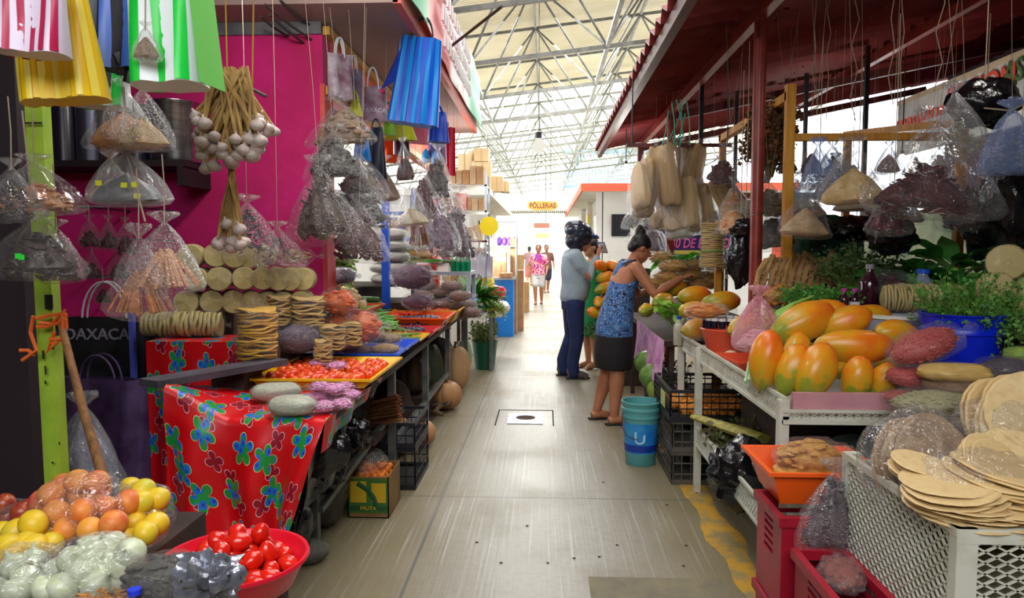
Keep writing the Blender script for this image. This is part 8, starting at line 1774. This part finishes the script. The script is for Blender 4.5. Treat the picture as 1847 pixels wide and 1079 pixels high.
mb = MB(); mb.ball(P(-.05, 0, .065), (.33, .285, .29), 28, 20, mtx=R_); mb.ball(P(-.085, 0, -.02), (.25, .265, .24), 20, 14, mtx=R_); remeshed('shell', mb, hmm, .012, 6, hm)
mb = MB(); mb.ball(P(-.11, 0, .10), (.29, .30, .24), 26, 16, mtx=R_); part('lifted_visor', mb, M('smoky_visor', (44, 54, 74), .1, spec=.9), hm)
mb = MB(); mb.ball(P(.095, 0, .085), (.16, .23, .07), 20, 12, mtx=R_); part('peak', mb, M('blue_trim_shell', (30, 54, 110), .2), hm)
part('chin_strap', MB().tube([P(-.02, -.115, -.02), P(.01, -.07, -.11), P(.02, 0, -.135), P(.01, .07, -.11), P(-.02, .115, -.02)], .008, 6), blk, hm)
ph = thing('smartphone', 'dark phone with bright screen held up by the man in the helmet', 'phone', (0, 0, 0)); ph.location = t.location; ph.rotation_euler = t.rotation_euler
Mx = Matrix.Translation((.33, -.10, 1.52)) @ Euler((0, math.radians(-125), math.radians(48))).to_matrix().to_4x4()
part('phone_body', MB().cbox((0, 0, 0), (.15, .076, .009), Mx), blk, ph, False); part('screen', MB().cbox((0, 0, .0055), (.138, .068, .002), Mx), M('pale_screen', (190, 215, 235), .15), ph, False)
# ---------- person in green behind the man
t = thing('person', 'person in a green dress half hidden behind the man, one hand reaching toward the papayas', 'person', (.60, 9.1, 0), (0, 0, math.radians(-150)))
mb = MB(); tor = [(0, 0, .8, .12, .165), (0, 0, .95, .11, .15), (0, 0, 1.15, .10, .14), (0, 0, 1.3, .095, .15), (0, 0, 1.37, .06, .10)]; torso(mb, tor); seg(mb, [(0, 0, 1.35), (.02, 0, 1.44)], [.05, .048]); P, R_ = head(mb, (.04, 0, 1.53), (.98, 0, -.15))
ha = {-1: ((0, -.16, 1.31), (.06, -.24, 1.1), (.12, -.2, .92)), 1: ((0, .16, 1.31), (.02, .26, 1.14), (.10, .42, 1.22))}
for q in (-1, 1): s_, e, w = [Vector(x) for x in ha[q]]; seg(mb, [s_, e, w], [.05, .038, .026]); hand(mb, w, (w-e), q, .5, (0, 0, -1))
lq = {-1: ((0, -.08, .84), (.02, -.08, .45), (0, -.08, .085)), 1: ((0, .08, .84), (.02, .08, .45), (0, .09, .085))}
for q in (-1, 1): leg(mb, *lq[q], None); foot(mb, lq[q][2], (1, 0, 0), .22)
remeshed('body', mb, sk2, .010, 3, t); eyes(t, P, R_)
mb = MB(); mb.ball(P(-.025, 0, .036), (.195, .168, .175), 20, 14, mtx=R_); mb.ball(P(-.07, 0, -.04), (.10, .15, .15), 16, 10, mtx=R_); remeshed('hair', mb, hairm, .010, 2, t)
mb = MB(); torso(mb, [(0, 0, .42, .17, .21), (0, 0, .6, .16, .2), (0, 0, .85, .14, .185), (0, 0, 1.0, .125, .165), (0, 0, 1.2, .12, .155), (0, 0, 1.32, .10, .16), (0, 0, 1.36, .06, .1)])
for q in (-1, 1): s_, e, w = [Vector(x) for x in ha[q]]; seg(mb, [s_, s_.lerp(e, .5)], [.065, .058])
remeshed('dress', mb, M('vivid_green_cloth', (20, 140, 70), .75), .012, 2, t)
# ---------- woman in the tie-dye top walking toward the camera, two more beyond
def walker(label, loc, yaw, top, bottom, skin, k=1.0, hem=.55, voxel=.012):
    t = thing('person', label, 'person', loc, (0, 0, yaw)); t.scale = (k, k, k)
    mb = MB(); torso(mb, [(0, 0, .8, .12, .165), (0, 0, .92, .125, .175), (0, 0, 1.08, .11, .155), (0, 0, 1.25, .105, .155), (0, 0, 1.36, .08, .14), (0, 0, 1.4, .05, .07)]); seg(mb, [(0, 0, 1.38), (.02, 0, 1.46)], [.05, .048]); P, R_ = head(mb, (.03, 0, 1.545), (1, 0, -.1))
    ar = {-1: ((0, -.17, 1.33), (-.03, -.25, 1.08), (.06, -.27, .86)), 1: ((0, .17, 1.33), (-.02, .25, 1.08), (.12, .24, .90))}
    for q in (-1, 1): s_, e, w = [Vector(x) for x in ar[q]]; seg(mb, [s_, e, w], [.052, .040, .027]); hand(mb, w, (w-e), q, .4, (0, -q, 0))
    lq = {-1: ((0, -.085, .86), (.08, -.08, .47), (.05, -.07, .085)), 1: ((0, .085, .86), (-.02, .08, .47), (-.14, .075, .10))}
    for q in (-1, 1): leg(mb, *lq[q], None, (.095, .062, .06, .037)); foot(mb, lq[q][2], (1, 0, 0), .22)
    remeshed('body', mb, skin, .009, 3, t); eyes(t, P, R_)
    mb = MB(); mb.ball(P(-.028, 0, .034), (.19, .168, .178), 20, 14, mtx=R_); mb.ball(P(-.08, 0, -.03), (.09, .13, .16), 14, 10, mtx=R_); remeshed('hair', mb, hairm, .010, 2, t)
    mb = MB(); torso(mb, [(0, 0, .82, .15, .20), (0, 0, .95, .145, .19), (0, 0, 1.1, .13, .172), (0, 0, 1.26, .12, .172), (0, 0, 1.37, .09, .15), (0, 0, 1.41, .055, .085)])
    for q in (-1, 1): s_, e, w = [Vector(x) for x in ar[q]]; seg(mb, [s_, s_.lerp(e, .65)], [.07, .066])
    remeshed('top', mb, top, voxel, 2, t)
    mb = MB(); torso(mb, [(0, 0, .74, .13, .17), (0, 0, .86, .135, .185), (0, 0, .93, .125, .175)])
    for q in (-1, 1): h, k_, a = [Vector(x) for x in lq[q]]; seg(mb, [h, h.lerp(k_, 1-(hem-.45)/.42)], [.115, .105])
    remeshed('shorts', mb, bottom, voxel, 2, t)
    for q in (-1, 1): a = lq[q][2]; part('sandal', MB().tube([(a[0]-.07, a[1], a[2]-.075), (a[0]+.05, a[1], a[2]-.075), (a[0]+.16, a[1], a[2]-.075)], [.034, .044, .03], 10, flat=.3), M('black_rubber', (26, 18, 20), .6), t)
    return t
def mat_tie():
    m, nt, out = nodes_new('tie_dye_cloth'); p = nt.nodes.new('ShaderNodeBsdfPrincipled'); p.inputs['Roughness'].default_value = .8
    n1 = ntex(nt, coords(nt), 5, 3, .6, 1); c = ramp(nt, n1, [(.30, (90, 70, 220)), (.42, (240, 60, 130)), (.5, (250, 240, 245)), (.56, (236, 30, 80)), (.68, (130, 90, 230))])
    nt.links.new(c, p.inputs['Base Color']); nt.links.new(p.outputs[0], out.inputs[0]); return m
p = gz(971, 549, 0); walker('woman in a red white and violet tie-dye top and white shorts walking up the aisle', (p.x, p.y, 0), -PI/2-.1, mat_tie(), M('white_shorts', (232, 236, 240), .8), sk2, .98)
walker('distant person in a dark brown top behind the tie-dye woman', (.05, 25.0, 0), -PI/2+.2, M('brown_top', (120, 84, 74), .8), M('dark_shorts', (60, 60, 80), .8), sk1, 1.0, .5)
walker('distant person in a grey red top far down at the left of the aisle', (-.65, 30.0, 0), PI/2, M('grey_red_top', (150, 120, 124), .8), M('red_trousers', (190, 110, 110), .8), sk2, .98, .4)
